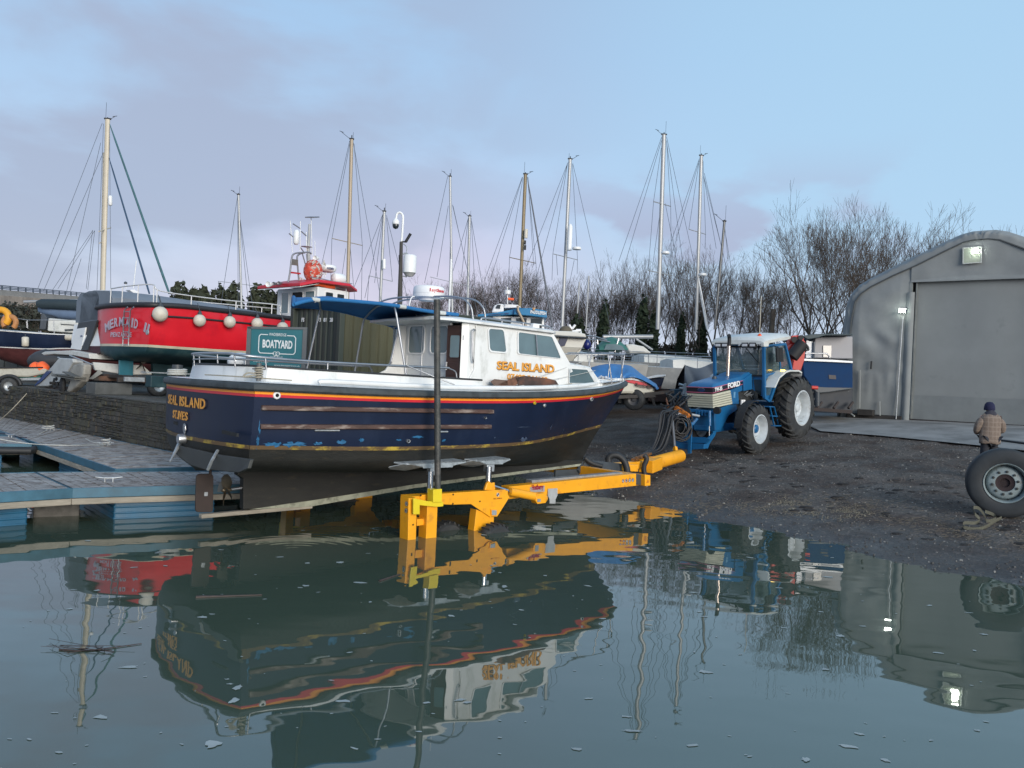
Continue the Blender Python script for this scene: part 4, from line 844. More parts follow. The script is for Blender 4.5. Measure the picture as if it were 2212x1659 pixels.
  for p in ((240, 970), (238, 1095)):
   c = tr.q(ck(p[0] + 0, p[1]), -2.055); c = Vector((tr.q(ck(280, 900), -2.05).x - .004, -2.0, c.z)); m = MB(); m.lathe([(0, 0), (.036, 0)], c, (1, 0, 0), 20); d_ = m.build('warning_disc', tr, bk_, smooth=0)
   m = MB(); m.lathe([(0, -.002), (.031, -.002)], c, (1, 0, 0), 20); m.build('disc_face', tr, wd_, parent=d_, smooth=0); m = MB(); m.box(c + Vector((-.004, .0, .002)), (.002, .016, .034)); m.build('disc_symbol', tr, bk_, parent=d_, smooth=0)
  d_ = lathe_build(disc(ck(1885, 795), -1.953, .032, wd_), 'balance_mark', wd_)
  c = tr.q(ck(1885, 795), -1.955); m = MB()
  for a0 in (0, pi):
   q = len(m.v); m.v.append(tuple(c)); m.v += [(c.x + cos(a0 + k * pi / 12) * .026, c.y, c.z + sin(a0 + k * pi / 12) * .026) for k in range(7)]; m.f += [(q, q + k, q + k + 1) for k in range(1, 7)]
  m.build('mark_quarters', tr, bk_, parent=d_, smooth=0)
  for i, mt_ in enumerate((rd_, rd_, bk_, bk_)):
   p = c5(1677 + i * 21, 470 - i * 2); dd = lathe_build(disc(p, -1.743, .038, mt_), 'pictogram', mt_); cc = tr.q(p, -1.745); m = MB(); m.lathe([(0, 0), (.030, 0)], cc, (0, 1, 0), 16); m.build('pictogram_face', tr, wd_, parent=dd, smooth=0)
   m = MB(); m.box(cc + Vector((0, -.002, .004)), (.022, .002, .030 if i % 2 else .018)); m.build('pictogram_symbol', tr, bk_ if i < 2 else mat('decal_blue', (.02, .08, .3), .5), parent=dd, smooth=0)
  pt = plate(tr, 'name_plate', [c5(1064, 512), c5(1159, 500), c5(1159, 540), c5(1064, 546)], -1.75, .008, mat('plate_silver', (.40, .38, .38), .45, .3), bevel=0)
  A = tr.q(c5(1074, 541), -1.752); B = tr.q(c5(1150, 535), -1.752); text('Hostberry', 'lettering', tr, mat('maroon_letters', (.30, .01, .03), .5), A, B - A, (0, 0, 1), width=(B - A).length, height=.12, bold=.03, depth=.003, parent=pt)
  A = tr.q(c5(822, 592), -1.953); B = tr.q(c5(878, 588), -1.953); text('MAX. 20 000 KG', 'load_lettering', tr, mat('brown_letters', (.35, .10, .01), .5), A, B - A, (0, 0, 1), width=(B - A).length, height=.022, depth=.003)
  for p in (ck(497, 808), ck(1080, 792), ck(1075, 957), ck(1562, 915), ck(358, 1335)):
   m = disc(p, -1.955 if p != ck(358, 1335) else -2.055, .014, bk_); m.build('bolt', tr, bk_, smooth=0)
  m = MB(); a = tr.q(c5(1825, 470), -1.77); m.prism([a + Vector((.03, 0, -.04)), a + Vector((.11, 0, -.04)), a + Vector((.07, 0, .03))], (0, .004, 0)); m.build('hazard_triangle', tr, mat('amber_mark', (.55, .2, .02), .5), smooth=0)
Lr = lambda p, y: tr.d(p, y)
grey = mat('grey_steel', (.055, .065, .075), .5, var=.25)
m = MB(); a = tr.q(c5(1790, 465), -1.66); m.beam((a.x, -1.6, a.z), (a.x, 1.6, a.z), .16, .22); m.build('cross_beam', tr, yel, smooth=0, bevel=.01)
m = MB(); A = Lr(c5(1225, 425), 16.6); B = Lr(c5(1410, 375), 17.2); C = Lr(c5(1665, 400), 18.2)
m.beam(A, Lr(c5(1420, 415), 17.2), .06, .16); m.beam(B, C, .07, .30); m.beam(Lr(c5(1380, 410), 17), B + Vector((0, 0, .1)), .06, .1)
m.build('grey_girder', tr, grey, smooth=0, bevel=.008)
m = MB(); A = Lr(c5(1530, 372), 17.8); B = Lr(c5(1760, 385), 18.6); C = Lr(c5(1890, 350), 19.8); D = Lr(c5(2050, 305), 21.0); E_ = Lr(c5(1740, 395), 18.6)
m.beam(A, B, .16, .16); m.beam((a.x, 0, a.z), C, .2, .18); m.build('drawbar', tr, yel, smooth=0, bevel=.02)
m = MB(); m.tube([C - (D - C) * .1, D], .165, 20); m.build('drawbar_tube', tr, yel)
m = MB(); m.beam(Lr(c5(1825, 375), 19.2), Lr(c5(1890, 350), 19.8), .36, .3); m.build('drawbar_collar', tr, yel, smooth=0, bevel=.015)
m = MB(); P = [Lr(c5(*p), 18.0) for p in ((1580, 345), (1582, 315), (1605, 300), (1640, 302), (1672, 325), (1692, 360), (1702, 400), (1700, 425))]; m.tube(spl(P, 30), .075, 10); m.build('hose_loop', tr, black)
m = MB(); P = [Lr(c5(*p), 17.2) for p in ((1425, 318), (1450, 340), (1490, 360), (1540, 372))]; m.tube(spl(P, 12), .05, 8); m.build('hose', tr, black)
ct = crop(1560, 900, 320)
m = MB(); m.tube([Lr(ct(600, 1330), 21), Lr(ct(560, 880), 21.3)], .045, 12); m.build('drawbar_ram', tr, mat('ram_grey', (.16, .16, .17), .35, .6, var=.1))
m = MB(); m.beam(Lr(ct(608, 1320), 21), Lr(ct(622, 1430), 20.9), .09, .09, up=(1, 0, 0)); m.build('ram_foot', tr, yel, smooth=0, bevel=.01)
r = random.Random(12)
hm = mat('hose_rubber', (.018, .018, .02), .5, var=.2)
for i in range(17):
 x0 = 470 + r.uniform(-60, 200); y0 = 660 + r.uniform(-30, 110); xm = 330 + i * 14 + r.uniform(-20, 20); dy = r.uniform(-.3, .3)
 P = [Lr(ct(x0, y0), 21.4 + dy), Lr(ct(xm + 40, 780 + r.uniform(-40, 40)), 21.2 + dy), Lr(ct(xm - 10, 1050), 21.0 + dy), Lr(ct(230 + i * 13, 1330), 20.8 + dy), Lr(ct(140 + i * 9, 1400 + r.uniform(-10, 30)), 20.4), Lr(ct(-10 + r.uniform(-20, 60), 1480 + r.uniform(-30, 30)), 19.6)]
 m = MB(); m.tube(spl(P, 24), .020 + r.uniform(0, .008), 6); m.build('hydraulic_hose', tr, hm)
for i in range(12):
 cx, cy = 700 + r.uniform(-50, 50), 990 + r.uniform(-60, 60); P = [Lr(ct(cx + cos(a) * (110 + 6 * i) * 1.0, cy + sin(a) * (130 + 5 * i)), 21.5 + .03 * i) for a in [2 * pi * k / 16 for k in range(16)]]
 m = MB(); m.tube(P, .020, 6, closed=True); m.build('hydraulic_hose', tr, hm)
m = MB(); m.beam(Lr(c5(1745, 330), 18.8), Lr(c5(1850, 288), 20.0), .12, .05); m.tube([Lr(c5(1760, 318), 18.9), Lr(c5(1835, 300), 19.7)], .03, 6); m.build('hose_clamp', tr, mat('rusty_brass', (.20, .09, .03), .6, .3, var=.5, scale=20), smooth=0)
m = MB(); P = [Lr(c5(*p), 18.9) for p in ((1815, 300), (1830, 320), (1825, 345), (1815, 365), (1812, 400), (1818, 425))]; m.tube(spl(P, 12), .06, 8); m.build('hose', tr, black)
                # TRACTOR
c6 = crop(1560, 780, 500, 2183)
tk = T('tractor', 'blue farm tractor with white cab roof and cream grille facing the yellow trailer', 'tractor', (7.86, 25.05), 1.15, 225)
tb = mat('tractor_blue', (.010, .11, .27), .36, var=.15, scale=2, coat=.15, col2=(.025, .085, .16), c2=(.6, .8), c2scale=5)
tw = mat('tractor_white', (.60, .62, .60), .45, var=.12, col2=(.40, .40, .36), c2=(.55, .75), c2scale=3)
crm = mat('cream_grille', (.50, .50, .40), .5, var=.12, scale=5)
q6 = lambda x, y, off: tk.q(c6(x, y), off)
qt = lambda x, y, off: tk.q(ct(x, y), off)
rimw = mat('rim_white', (.50, .54, .56), .5, var=.2, scale=4, col2=(.22, .21, .19), c2=(.55, .75), c2scale=5)
def bigwheel(tt, c, R, w, Rr, nl, disc=None, hub=tb, side=1, lugh=.05, hubr=.13):
 disc = disc or rimw; c = V3(c); ax = Vector((0, side, 0)); m = MB()
 m.lathe([(Rr, -w / 2), (Rr * 1.12, -w / 2 * 1.04), (R * .80, -w / 2 * 1.04), (R * .90, -w * .46), (R * .945, -w * .36), (R * .955, 0), (R * .945, w * .36), (R * .90, w * .46), (R * .80, w / 2 * 1.04), (Rr * 1.12, w / 2 * 1.04), (Rr, w / 2), (Rr, -w / 2)], c, ax, 56)
 for k in range(nl):
  for sd in (-1, 1):
   a0 = 2 * pi * (k + (.5 if sd > 0 else 0)) / nl; secs = []
   for s, rr, da in ((.0, R, 0), (.45, R, .11), (.8, R * .985, .18), (1.0, R * .93, .215), (1.06, R * .86, .225)):
    a = a0 - da; y = sd * s * w / 2; hw = .34 * pi * R / nl * .62; e = Vector((cos(a), 0, sin(a))); t_ = Vector((-sin(a), 0, cos(a)))
    b_ = rr - lugh - .02
    secs.append([c + e * b_ + t_ * hw * 1.3 + ax * y, c + e * rr + t_ * hw + ax * y, c + e * rr - t_ * hw + ax * y, c + e * b_ - t_ * hw * 1.3 + ax * y])
   m.loft(secs)
 W = m.build('wheel', tt, tyre, smooth=30)
 m = MB(); m.lathe([(Rr + .012, w / 2 + .012), (Rr * .96, w / 2 + .02), (Rr * .93, w / 2 - .02), (Rr * .86, w / 2 - .05), (Rr * .84, w * .1), (Rr * .80, -w * .05), (Rr * .80, -w * .35), (Rr * .9, -w * .5)], c, ax, 48, cap=False); m.build('rim', tt, rimw, parent=W)
 m = MB(); m.lathe([(Rr * .81, -w * .04), (Rr * .62, w * .03), (Rr * .56, w * .16), (Rr * .50, w * .2), (Rr * .42, w * .12), (hubr * 1.1, w * .08), (.0, w * .08)], c, ax, 40, cap=False); m.build('wheel_disc', tt, disc, parent=W)
 m = MB(); m.lathe([(hubr, w * .05), (hubr, w * .22), (hubr * .8, w * .27), (0, w * .28)], c, ax, 24); m.build('hub', tt, hub, parent=W)
 m = MB(); m.tube([c + Vector((0, 0, 0)), c - ax * w * .8], hubr * .6, 12); m.build('axle', tt, hub, parent=W)
 return W
RC = q6(1745, 940, 1.2); FC = q6(1290, 1165, 1.12)
for sd in (1, -1):
 bigwheel(tk, (RC.x, sd * .93, RC.z - .01), .93, .52, .52, 22, side=sd, hub=rimw)
 bigwheel(tk, (FC.x, sd * .93, FC.z - .01), .70, .40, .40, 20, side=sd, lugh=.04, hubr=.12, hub=tb)
HW = .42
def hz(x, y): p = q6(x, y, HW); return p
fz = Vector((.17, 0, 0))
A, B_, Cc, D_, Ee, Ff = hz(792, 722), hz(1108, 650), hz(1108, 760), hz(1062, 770), hz(1002, 905), hz(795, 945)
tilt = (B_.z - A.z) / (A.x - B_.x)
m = MB()
secs = []
for x, dz, wd_ in ((A.x, -.02, .93), (A.x - .06, .06, .96), (A.x - .25, .11, 1), (A.x - .9, .15, 1), (B_.x, .17, 1), (B_.x - .03, .18, 1)):
 zb = A.z + (A.x - x) * tilt
 row = [Vector((x, HW * wd_, zb - .02)), Vector((x, HW * wd_, zb + .02)), Vector((x, HW * wd_ * .93, zb + dz * .62 + .02)), Vector((x, HW * .7, zb + dz * .93)), Vector((x, 0, zb + dz)), Vector((x, -HW * .7, zb + dz * .93)), Vector((x, -HW * wd_ * .93, zb + dz * .62 + .02)), Vector((x, -HW * wd_, zb + .02)), Vector((x, -HW * wd_, zb - .02))]
 secs.append(row)
m.loft(secs); m.build('bonnet', tk, tb, smooth=50)
core = lambda name, pts, hw, mt, par=None, bev=.012: (lambda m: m.build(name, tk, mt, smooth=0, bevel=bev, parent=par))(MB().prism([Vector((p.x, hw, p.z)) for p in pts], (0, -2 * hw, 0)))
s0 = hz(790, 735); s1 = hz(1106, 660); s2 = hz(1106, 692); s3 = hz(790, 790)
core('stripe_band', [s0, s1, hz(1106, 700), hz(790, 800)], HW * .985, mat('decal_band', (.012, .012, .02), .35))
pk = mat('pink_pinstripe', (.55, .14, .22), .5)
for (x0_, y0_, x1_, y1_) in ((788, 728, 1106, 652), (788, 784, 1106, 690)):
 a = hz(x0_, y0_); b = hz(x1_, y1_); m = MB()
 for sd in (1, -1): m.beam((a.x, sd * (HW * .985 + .002), a.z), (b.x, sd * (HW * .985 + .002), b.z), .012, .014)
 m.beam((a.x + .012, HW * .97, a.z), (a.x + .012, -HW * .97, a.z), .012, .014); m.build('pinstripe', tk, pk, smooth=0)
gA, gB, gC, gD = hz(790, 800), hz(980, 755), hz(1002, 900), hz(797, 945)
core('grille', [gA, gB, gC, gD], HW * .97, crm, bev=.008)
for i in range(1, 6):
 k = i / 6; a = gA.lerp(gD, k); b = gB.lerp(gC, k); m = MB()
 for sd in (1, -1): m.beam((a.x, sd * HW * .975, a.z), (b.x, sd * HW * .975, b.z), .014, .018)
 m.beam((a.x + .004, HW * .97, a.z), (a.x + .004, -HW * .97, a.z), .014, .018); m.build('grille_louvre', tk, mat('grille_groove', (.20, .20, .16), .6), smooth=0)
core('bonnet_side_panel', [gB + Vector((0, 0, 0)), hz(1106, 700), hz(1106, 760), hz(1066, 775), hz(1072, 900), hz(1002, 905)], HW * .965, tb)
core('battery_box', [hz(1112, 640), hz(1200, 575), hz(1206, 745), hz(1115, 765)], HW * 1.03, tb, bev=.02)
core('cowl', [hz(1110, 630), hz(1110, 590), hz(1190, 560), hz(1215, 590), hz(1215, 745), hz(1120, 640)], HW * .9, tb, bev=.02)
for x0_, y0_, x1_, s, hh in ((808, 772, 888, 'TW-35', .115), (948, 738, 1078, 'FORD', .155)):
 a = q6(x0_, y0_, HW + .002); b = q6(x1_, y0_ - (x1_ - x0_) * .235, HW + .002); text(s, 'lettering', tk, wclean, a, b - a, (0, 0, 1), width=(b - a).length, height=hh, bold=.05, depth=.004)
bz = tk.r(c6(665, 750), A.x); m = MB(); m.lathe([(0, .006), (.09, .006)], Vector((A.x + .004, bz.y, bz.z)), (1, 0, 0), 24); m.v = [(x, bz.y + (y - bz.y) * 1.4, bz.z + (z - bz.z) * .6) for x, y, z in m.v]; bd = m.build('oval_badge', tk, mat('badge_blue', (.02, .05, .16), .3)); m = MB(); m.tube([(A.x + .014, bz.y + cos(a) * .11, bz.z + sin(a) * .048) for a in [pi * .12 + k * pi * .76 / 10 for k in range(11)]], .006, 5); m.build('badge_rim', tk, stain, parent=bd)
a = hz(1022, 770); m = MB(); m.box((a.x, HW * .97 + .004, a.z - .09), (.10, .004, .17)); m.build('info_sticker', tk, mat('sticker', (.12, .28, .45), .5, var=.3, scale=30), smooth=0)
m = MB(); p = q6(805, 620, .0); zz = A.z + (A.x - p.x) * tilt + .15; m.tube([(p.x, 0, zz - .05), (p.x, 0, zz + .03)], .07, 14); m.tube([(p.x, 0, zz + .03), (p.x, 0, zz + .055)], .05, 14); m.build('filler_cap', tk, grey)
p = q6(945, 620, .1); m = MB(); tz = q6(948, 262, .1).z; m.tube([(p.x, .1, p.z - .1), (p.x, .1, tz)], .052, 16); m.build('exhaust_stack', tk, mat('chrome_stack', (.5, .42, .36), .28, .9, var=.15))
m = MB(); m.tube(spl([(p.x, .1, tz - .05), (p.x, .1, tz + .12), (p.x + .015, .1, tz + .2), (p.x + .07, .12, tz + .25)], 10), .054, 14); m.build('stack_tip', tk, dark)
core('engine_block', [hz(1060, 770), hz(1215, 745), hz(1260, 860), hz(1210, 1000), hz(1070, 960)], .28, mat('engine_dark', (.03, .033, .035), .6, var=.5, scale=10, col2=(.12, .13, .13), c2=(.6, .7), c2scale=10))
for x in (1095, 1117):
 p = q6(x, 885, .38); m = MB(); m.tube([p + Vector((0, 0, -.07)), p + Vector((0, 0, .08))], .045, 12); m.build('filter', tk, wclean)
m = MB()
for i in range(7):
 p0 = q6(1120 + i * 14, 800 + (i % 3) * 10, .33); p1 = q6(1150 + i * 12, 770 + (i * 37) % 50, .33); m.tube(spl([p0, p0.lerp(p1, .5) + Vector((0, .06, .05)), p1], 8), .012, 5)
m.build('engine_pipes', tk, galv)
core('chassis', [qt(1250, 740, HW), qt(1690, 560, HW), qt(1705, 700, HW), qt(1560, 800, HW), qt(1440, 1040, HW), qt(1310, 1065, HW), qt(1268, 900, HW)], .33, tb, bev=.015)
core('lower_frame', [qt(1280, 960, .3), qt(1620, 915, .3), qt(1640, 1030, .3), qt(1330, 1075, .3)], .26, tb, bev=.01)
core('transmission', [q6(1060, 960, .3), q6(1700, 900, .3), q6(1700, 1040, .3), q6(1060, 1130, .3)], .2, mat('trans_dark', (.01, .03, .06), .6))
m = MB(); a = q6(1290, 1150, .7); m.tube([(FC.x, -.75, FC.z), (FC.x, .75, FC.z)], .09, 12); m.build('front_axle', tk, tb); m = MB(); m.tube([(RC.x, -.75, RC.z), (RC.x, .75, RC.z)], .16, 14); m.build('rear_axle', tk, tb)
FX = A.x + .06
rr = lambda x, y, dx=0: tk.r(ct(x, y), FX + dx)
def fplate(name, pts, th=.05, mt=tb, dx=0, bev=.008):
 m = MB(); m.prism([rr(x, y, dx) for x, y in pts], (-th, 0, 0)); return m.build(name, tk, mt, smooth=0, bevel=bev)
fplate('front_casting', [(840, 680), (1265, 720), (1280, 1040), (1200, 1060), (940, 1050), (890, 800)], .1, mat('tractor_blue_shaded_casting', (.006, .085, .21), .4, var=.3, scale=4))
fplate('front_bar', [(835, 672), (1270, 715), (1265, 760), (840, 730)], .08, dx=.06)
fplate('front_bar', [(920, 950), (1170, 965), (1170, 1040), (925, 1030)], .08, dx=.05)
for x in (965, 1010, 1060, 1110): fplate('bracket', [(x - 14, 710), (x + 14, 712), (x + 14, 800), (x - 14, 795)], .06, dx=.09)
m = MB(); m.tube([rr(1190, 710, .15), rr(1192, 965, .15)], .045, 12); m.build('link_ram', tk, tb); m = MB(); m.tube([rr(1187, 965, .15), rr(1186, 1130, .15)], .016, 8); m.build('ram_rod', tk, stain)
m = MB(); m.tube([rr(1315, 705, .1) + Vector((.03, 0, 0)), rr(1315, 705, .1) + Vector((-.06, 0, 0))], .10, 18); m.build('work_lamp', tk, dark)
plate(tk, 'lower_link', [ct(1215, 730), ct(1270, 740), ct(1300, 960), ct(1310, 1060), ct(1290, 1130), ct(1240, 1200), ct(1190, 1280), ct(1165, 1350), ct(1110, 1345), ct(1105, 1260), ct(1180, 1170), ct(1255, 1090), ct(1225, 1000)], .44, -.06, tb)
plate(tk, 'lower_link', [ct(1215, 730), ct(1270, 740), ct(1300, 960), ct(1310, 1060), ct(1290, 1130), ct(1240, 1200), ct(1190, 1280), ct(1165, 1350), ct(1110, 1345), ct(1105, 1260), ct(1180, 1170), ct(1255, 1090), ct(1225, 1000)], .44, -.06, tb).location = (0, -.8, 0)
m = MB(); m.prism([rr(x, y, .35) for x, y in ((610, 1170), (780, 1150), (1110, 1155), (1200, 1190), (1130, 1260), (620, 1240))], (-.06, 0, -.02)); m.build('link_plate', tk, tb, smooth=0, bevel=.008)
m = MB(); m.prism([rr(x, y, .42) for x, y in ((610, 1245), (1100, 1275), (1090, 1355), (850, 1370), (625, 1330))], (-.1, 0, 0)); m.build('link_box', tk, tb, smooth=0, bevel=.01)
m = MB(); m.prism([rr(x, y, .5) for x, y in ((830, 960), (890, 830), (890, 960), (872, 1430), (815, 1440))], (-.05, 0, 0)); m.build('hitch_mast', tk, tb, smooth=0, bevel=.008)
m = MB(); m.beam(rr(895, 945, .45), rr(985, 840, .3), .06, .06); m.build('hitch_strut', tk, tb, smooth=0, bevel=.006)
m = MB(); m.tube([rr(880, 775, .5), rr(1015, 800, .25)], .035, 12); m.build('top_link', tk, galv)
va = lambda x, y, d=0: tk.r(ct(x, y), FX + .62 + d)
m = MB(); m.prism([va(625, 650), va(660, 625), va(870, 760), va(880, 800), va(850, 835), va(630, 700)], (.12, 0, 0)); vb = m.build('valve_block', tk, mat('orange_valves', (.55, .17, .02), .5, var=.5, scale=14, col2=(.06, .03, .02), c2=(.5, .6), c2scale=16), smooth=0, bevel=.01)
m = MB(); m.beam(va(600, 598), va(885, 775), .08, .03); m.build('valve_bar', tk, dark, smooth=0)
m = MB()
for i in range(9):
 k = i / 8; a = va(612 + 190 * k, 700 + 115 * k, .13); m.tube([a, a + Vector((.05, -.02, -.08))], .014, 5)
m.build('valve_stem', tk, stain)
m = MB(); r = random.Random(8)
for i in range(22):
 x = 470 + r.random() * 330; y = 470 + r.random() * 150; a = va(x, y, -.1 + r.random() * .3); m.tube([a, a + Vector((r.uniform(-.15, .15), r.uniform(-.2, .2), r.uniform(-.12, .15))), a + Vector((r.uniform(-.25, .25), r.uniform(-.3, .3), r.uniform(-.3, .2)))], .022, 5)
m.build('control_pipework', tk, mat('pipework', (.05, .05, .052), .5, .4, var=.5, scale=20))
for i in range(5):
 m = MB(); P = [va(760 + 10 * i, 560 + 8 * i), va(800, 640 + 10 * i), va(860, 700 + 14 * i), va(905, 850 + 10 * i), va(870, 905 - 8 * i)]; m.tube(spl(P, 12), .014, 5); m.build('hose', tk, black)
CWd = .80
q8 = lambda x, y, off=CWd: tk.q(c6(x, y), off)
def cbeam(name, a, b, w=.07, mt=tb, both=True):
 m = MB(); a = V3(a); b = V3(b); m.beam(a, b, w, w, up=(0, 1, 0))
 if both: m.beam((a.x, -a.y, a.z), (b.x, -b.y, b.z), w, w, up=(0, 1, 0))
 return m.build(name, tk, mt, smooth=0, bevel=.01)
pf0, pf1 = q8(1330, 288), q8(1338, 835); top_r = q8(1555, 262); rb = q8(1622, 540); wst = q8(1350, 600); low = q8(1388, 872); lw2 = q8(1478, 612)
for nm, a, b, w in (('front_pillar', pf0, pf1, .085), ('roof_rail', pf0, top_r, .07), ('rear_pillar', top_r, rb, .08), ('waist_rail', q8(1345, 590), rb, .06), ('door_edge', pf1, low, .07), ('door_edge', low, lw2, .09), ('mid_pillar', q8(1488, 290), q8(1510, 560), .05)):
 for sd in (1, -1):
  m = MB(); m.beam((a.x, sd * a.y, a.z), (b.x, sd * b.y, b.z), w, w, up=(0, 1, 0)); m.build(nm, tk, tb, smooth=0, bevel=.01)
cg = mat('cab_glass', (.10, .15, .16), .05, var=.1, spec=.9)
_m['cab_glass'].node_tree.nodes['Principled BSDF'].inputs['Alpha'].default_value = .38
for sd in (1, -1):
 def sp(name, pts, mt, th=.012, off=0., par=None, bev=0):
  m = MB(); P = [Vector((q8(*p).x, sd * (CWd + off), q8(*p).z)) for p in pts]; m.prism(P, (0, -sd * th, 0)); return m.build(name, tk, mt, smooth=0, bevel=bev, parent=par)
 sp('side_glass', [(1350, 300), (1550, 272), (1612, 535), (1350, 588)], cg, off=-.02)
 sp('door_glass', [(1350, 635), (1448, 610), (1400, 805), (1350, 812)], cg, off=-.01)
 sp('door_panel', [(1345, 595), (1478, 590), (1480, 625), (1395, 860), (1345, 830)], tb, th=.03, off=-.03)
 m = MB(); c = lambda x, y: tk.r(c6(x, y), 1.62)
 a0, a1, a2, a3 = c(1208, 605), c(1318, 605), c(1325, 830), c(1208, 745)
 if sd > 0:
  m.prism([a0, a1, a2, a3], (-.04, 0, 0)); m.build('footwell_panel', tk, tb, smooth=0, bevel=.01)
  m = MB(); m.prism(rrect([c(1222, 640) + Vector((.004, 0, 0)), c(1308, 640) + Vector((.004, 0, 0)), c(1302, 812) + Vector((.004, 0, 0)), c(1240, 770) + Vector((.004, 0, 0))], .2), (-.01, 0, 0)); m.build('footwell_glass', tk, glassd, smooth=0)
 else:
  m.prism([Vector((p.x, -p.y, p.z)) for p in (a0, a1, a2, a3)], (-.04, 0, 0)); m.build('footwell_panel', tk, tb, smooth=0, bevel=.01)
WS = lambda x, y: tk.r(c6(x, y), 1.64)
p0, p1, p2, p3 = WS(1305, 290), WS(1305, 600), WS(1200, 570), WS(965, 595)
zt_, zb_ = p0.z, p1.z
m = MB(); m.prism([(1.64, -.74, zt_), (1.64, .74, zt_), (1.66, .74, zb_), (1.66, -.74, zb_)], (-.012, 0, 0)); m.build('windscreen', tk, cg, smooth=0)
for y0_, y1_, z_ in ((-.78, .78, zt_), (-.78, .78, zb_)):
 m = MB(); m.beam((1.65, y0_, z_), (1.65, y1_, z_), .05, .05); m.build('windscreen_frame', tk, dark, smooth=0)
m = MB(); m.beam(WS(1145, 305) + Vector((.03, 0, 0)), WS(1280, 465) + Vector((.03, 0, 0)), .015, .02); m.build('wiper', tk, dark, smooth=0)
m = MB(); m.prism([(.3, -.74, zt_ + .1), (.3, .74, zt_ + .1), (-.05, .74, rb.z), (-.05, -.74, rb.z)], (-.012, 0, 0)); m.build('rear_window', tk, cg, smooth=0)
m = MB(); m.box((.25, 0, rb.z - .12), (.4, .42, .14)); m.box((.06, 0, rb.z + .22), (.12, .42, .6)); m.build('seat', tk, dark, smooth=0, bevel=.04)
m = MB(); c_ = Vector((1.15, .0, zb_ + .12)); m.tube([c_ + Vector((cos(a) * .19, sin(a) * .19, cos(a) * .06)) for a in [2 * pi * k / 20 for k in range(20)]], .016, 6, closed=True); m.tube([c_, c_ + Vector((.12, 0, -.3))], .04, 8); m.build('steering_wheel', tk, dark)
m = MB(); m.prism([(1.5, -.6, zb_), (1.5, .6, zb_), (-.1, .7, rb.z), (-.1, -.7, rb.z)], (0, 0, -.03)); m.build('cab_floor', tk, dark, smooth=0)
ra, rb2, rc2 = q6(1345, 262, .88), q6(1640, 205, .88), q6(970, 225, -.88)
m = MB(); sl_ = (rb2.z - ra.z) / (ra.x - rb2.x); secs = []
for x, k, t_ in ((ra.x + .02, .96, .10), (ra.x - .05, 1, .17), (ra.x - .9, 1, .20), (rb2.x + .1, .97, .16), (rb2.x, .93, .08)):
 zb = ra.z + (ra.x - x) * sl_; secs.append([Vector((x, -.86 * k, zb)), Vector((x, -.88 * k, zb + t_ * .5)), Vector((x, -.75 * k, zb + t_)), Vector((x, 0, zb + t_ * 1.25)), Vector((x, .75 * k, zb + t_)), Vector((x, .88 * k, zb + t_ * .5)), Vector((x, .86 * k, zb))])
m.loft(secs); rf = m.build('cab_roof', tk, tw, smooth=35)
m = MB(); m.prism([Vector((ra.x + .03, .86, ra.z + .05)), Vector((ra.x - .3, .86, ra.z + .06)), Vector((ra.x - .25, .86, ra.z - .06)), Vector((ra.x, .86, ra.z - .08))], (0, -.12, 0)); m.build('roof_corner', tk, tw, parent=rf, smooth=0, bevel=.02)
for yy in (-.62, -.40, .26, .50):
 m = MB(); m.box((ra.x - .02, yy, ra.z - .03), (.1, .22, .15)); lb = m.build('roof_lamp', tk, dark, smooth=0, bevel=.012)
 m = MB(); m.box((ra.x + .036, yy, ra.z - .03), (.01, .16, .075)); m.build('lens', tk, mat('lamp_glass', (.55, .57, .6), .1), parent=lb, smooth=0, bevel=.004)
m = MB(); b_ = q6(1285, 185, .45); m.lathe([(.055, -.06), (.065, 0), (.058, .05), (.03, .09), (0, .095)], Vector((b_.x, .45, b_.z)), (0, 0, 1), 16); m.build('beacon', tk, mat('beacon_orange', (.75, .09, .01), .25, var=.1))
m = MB(); b2 = q6(1345, 172, .3); m.ball((b2.x - .1, .3, b2.z), (.16, .12, .05), 12); m.build('aerial_dome', tk, wclean)
m = MB(); m.tube([(b_.x - .05, .42, b_.z + .05), (b_.x - .05, .42, b_.z + 1.2)], .010, 5); m.build('aerial', tk, mat('aerial_tan', (.5, .45, .35), .5))
for sd in (1, -1):
 o_ = [(1438, 725), (1455, 690), (1490, 615), (1560, 555), (1600, 540), (1700, 538), (1732, 560), (1732, 582)]; P = [q6(x, y, 1.1) for x, y in o_]; cc = Vector((RC.x, 1.1, RC.z)); I = [p + (cc - p).normalized() * .05 for p in P][::-1]
 m = MB(); m.prism([Vector((p.x, sd * 1.12, p.z)) for p in P + I], (0, -sd * .36, 0)); m.build('rear_mudguard', tk, tw, smooth=0, bevel=.012)
 P = [Vector((FC.x + cos(a) * .78, sd * .75, FC.z + sin(a) * .78)) for a in [radians(q) for q in range(0, 100, 9)]]; I = [Vector((FC.x + cos(a) * .75, sd * .75, FC.z + sin(a) * .75)) for a in [radians(q) for q in range(0, 100, 9)]][::-1]
 m = MB(); m.prism(P + I, (0, sd * .24, 0)); m.build('front_mudguard', tk, dark, smooth=0)
m = MB(); p = q6(1540, 552, 1.0); m.box((p.x, .98, p.z), (.09, .1, .09)); m.build('indicator', tk, mat('lit_amber', (1, .62, .08), .4, emit=6), smooth=0, bevel=.01)
m = MB(); m.box((p.x - .12, .98, p.z - .01), (.1, .1, .06)); m.build('marker_housing', tk, dark, smooth=0, bevel=.01)
m = MB(); P = [q6(x, y, 1.12) for x, y in ((1470, 300), (1535, 296), (1545, 450), (1480, 455))]; m.prism(P, (0, -.06, 0)); mr = m.build('mirror', tk, dark, smooth=0, bevel=.015)
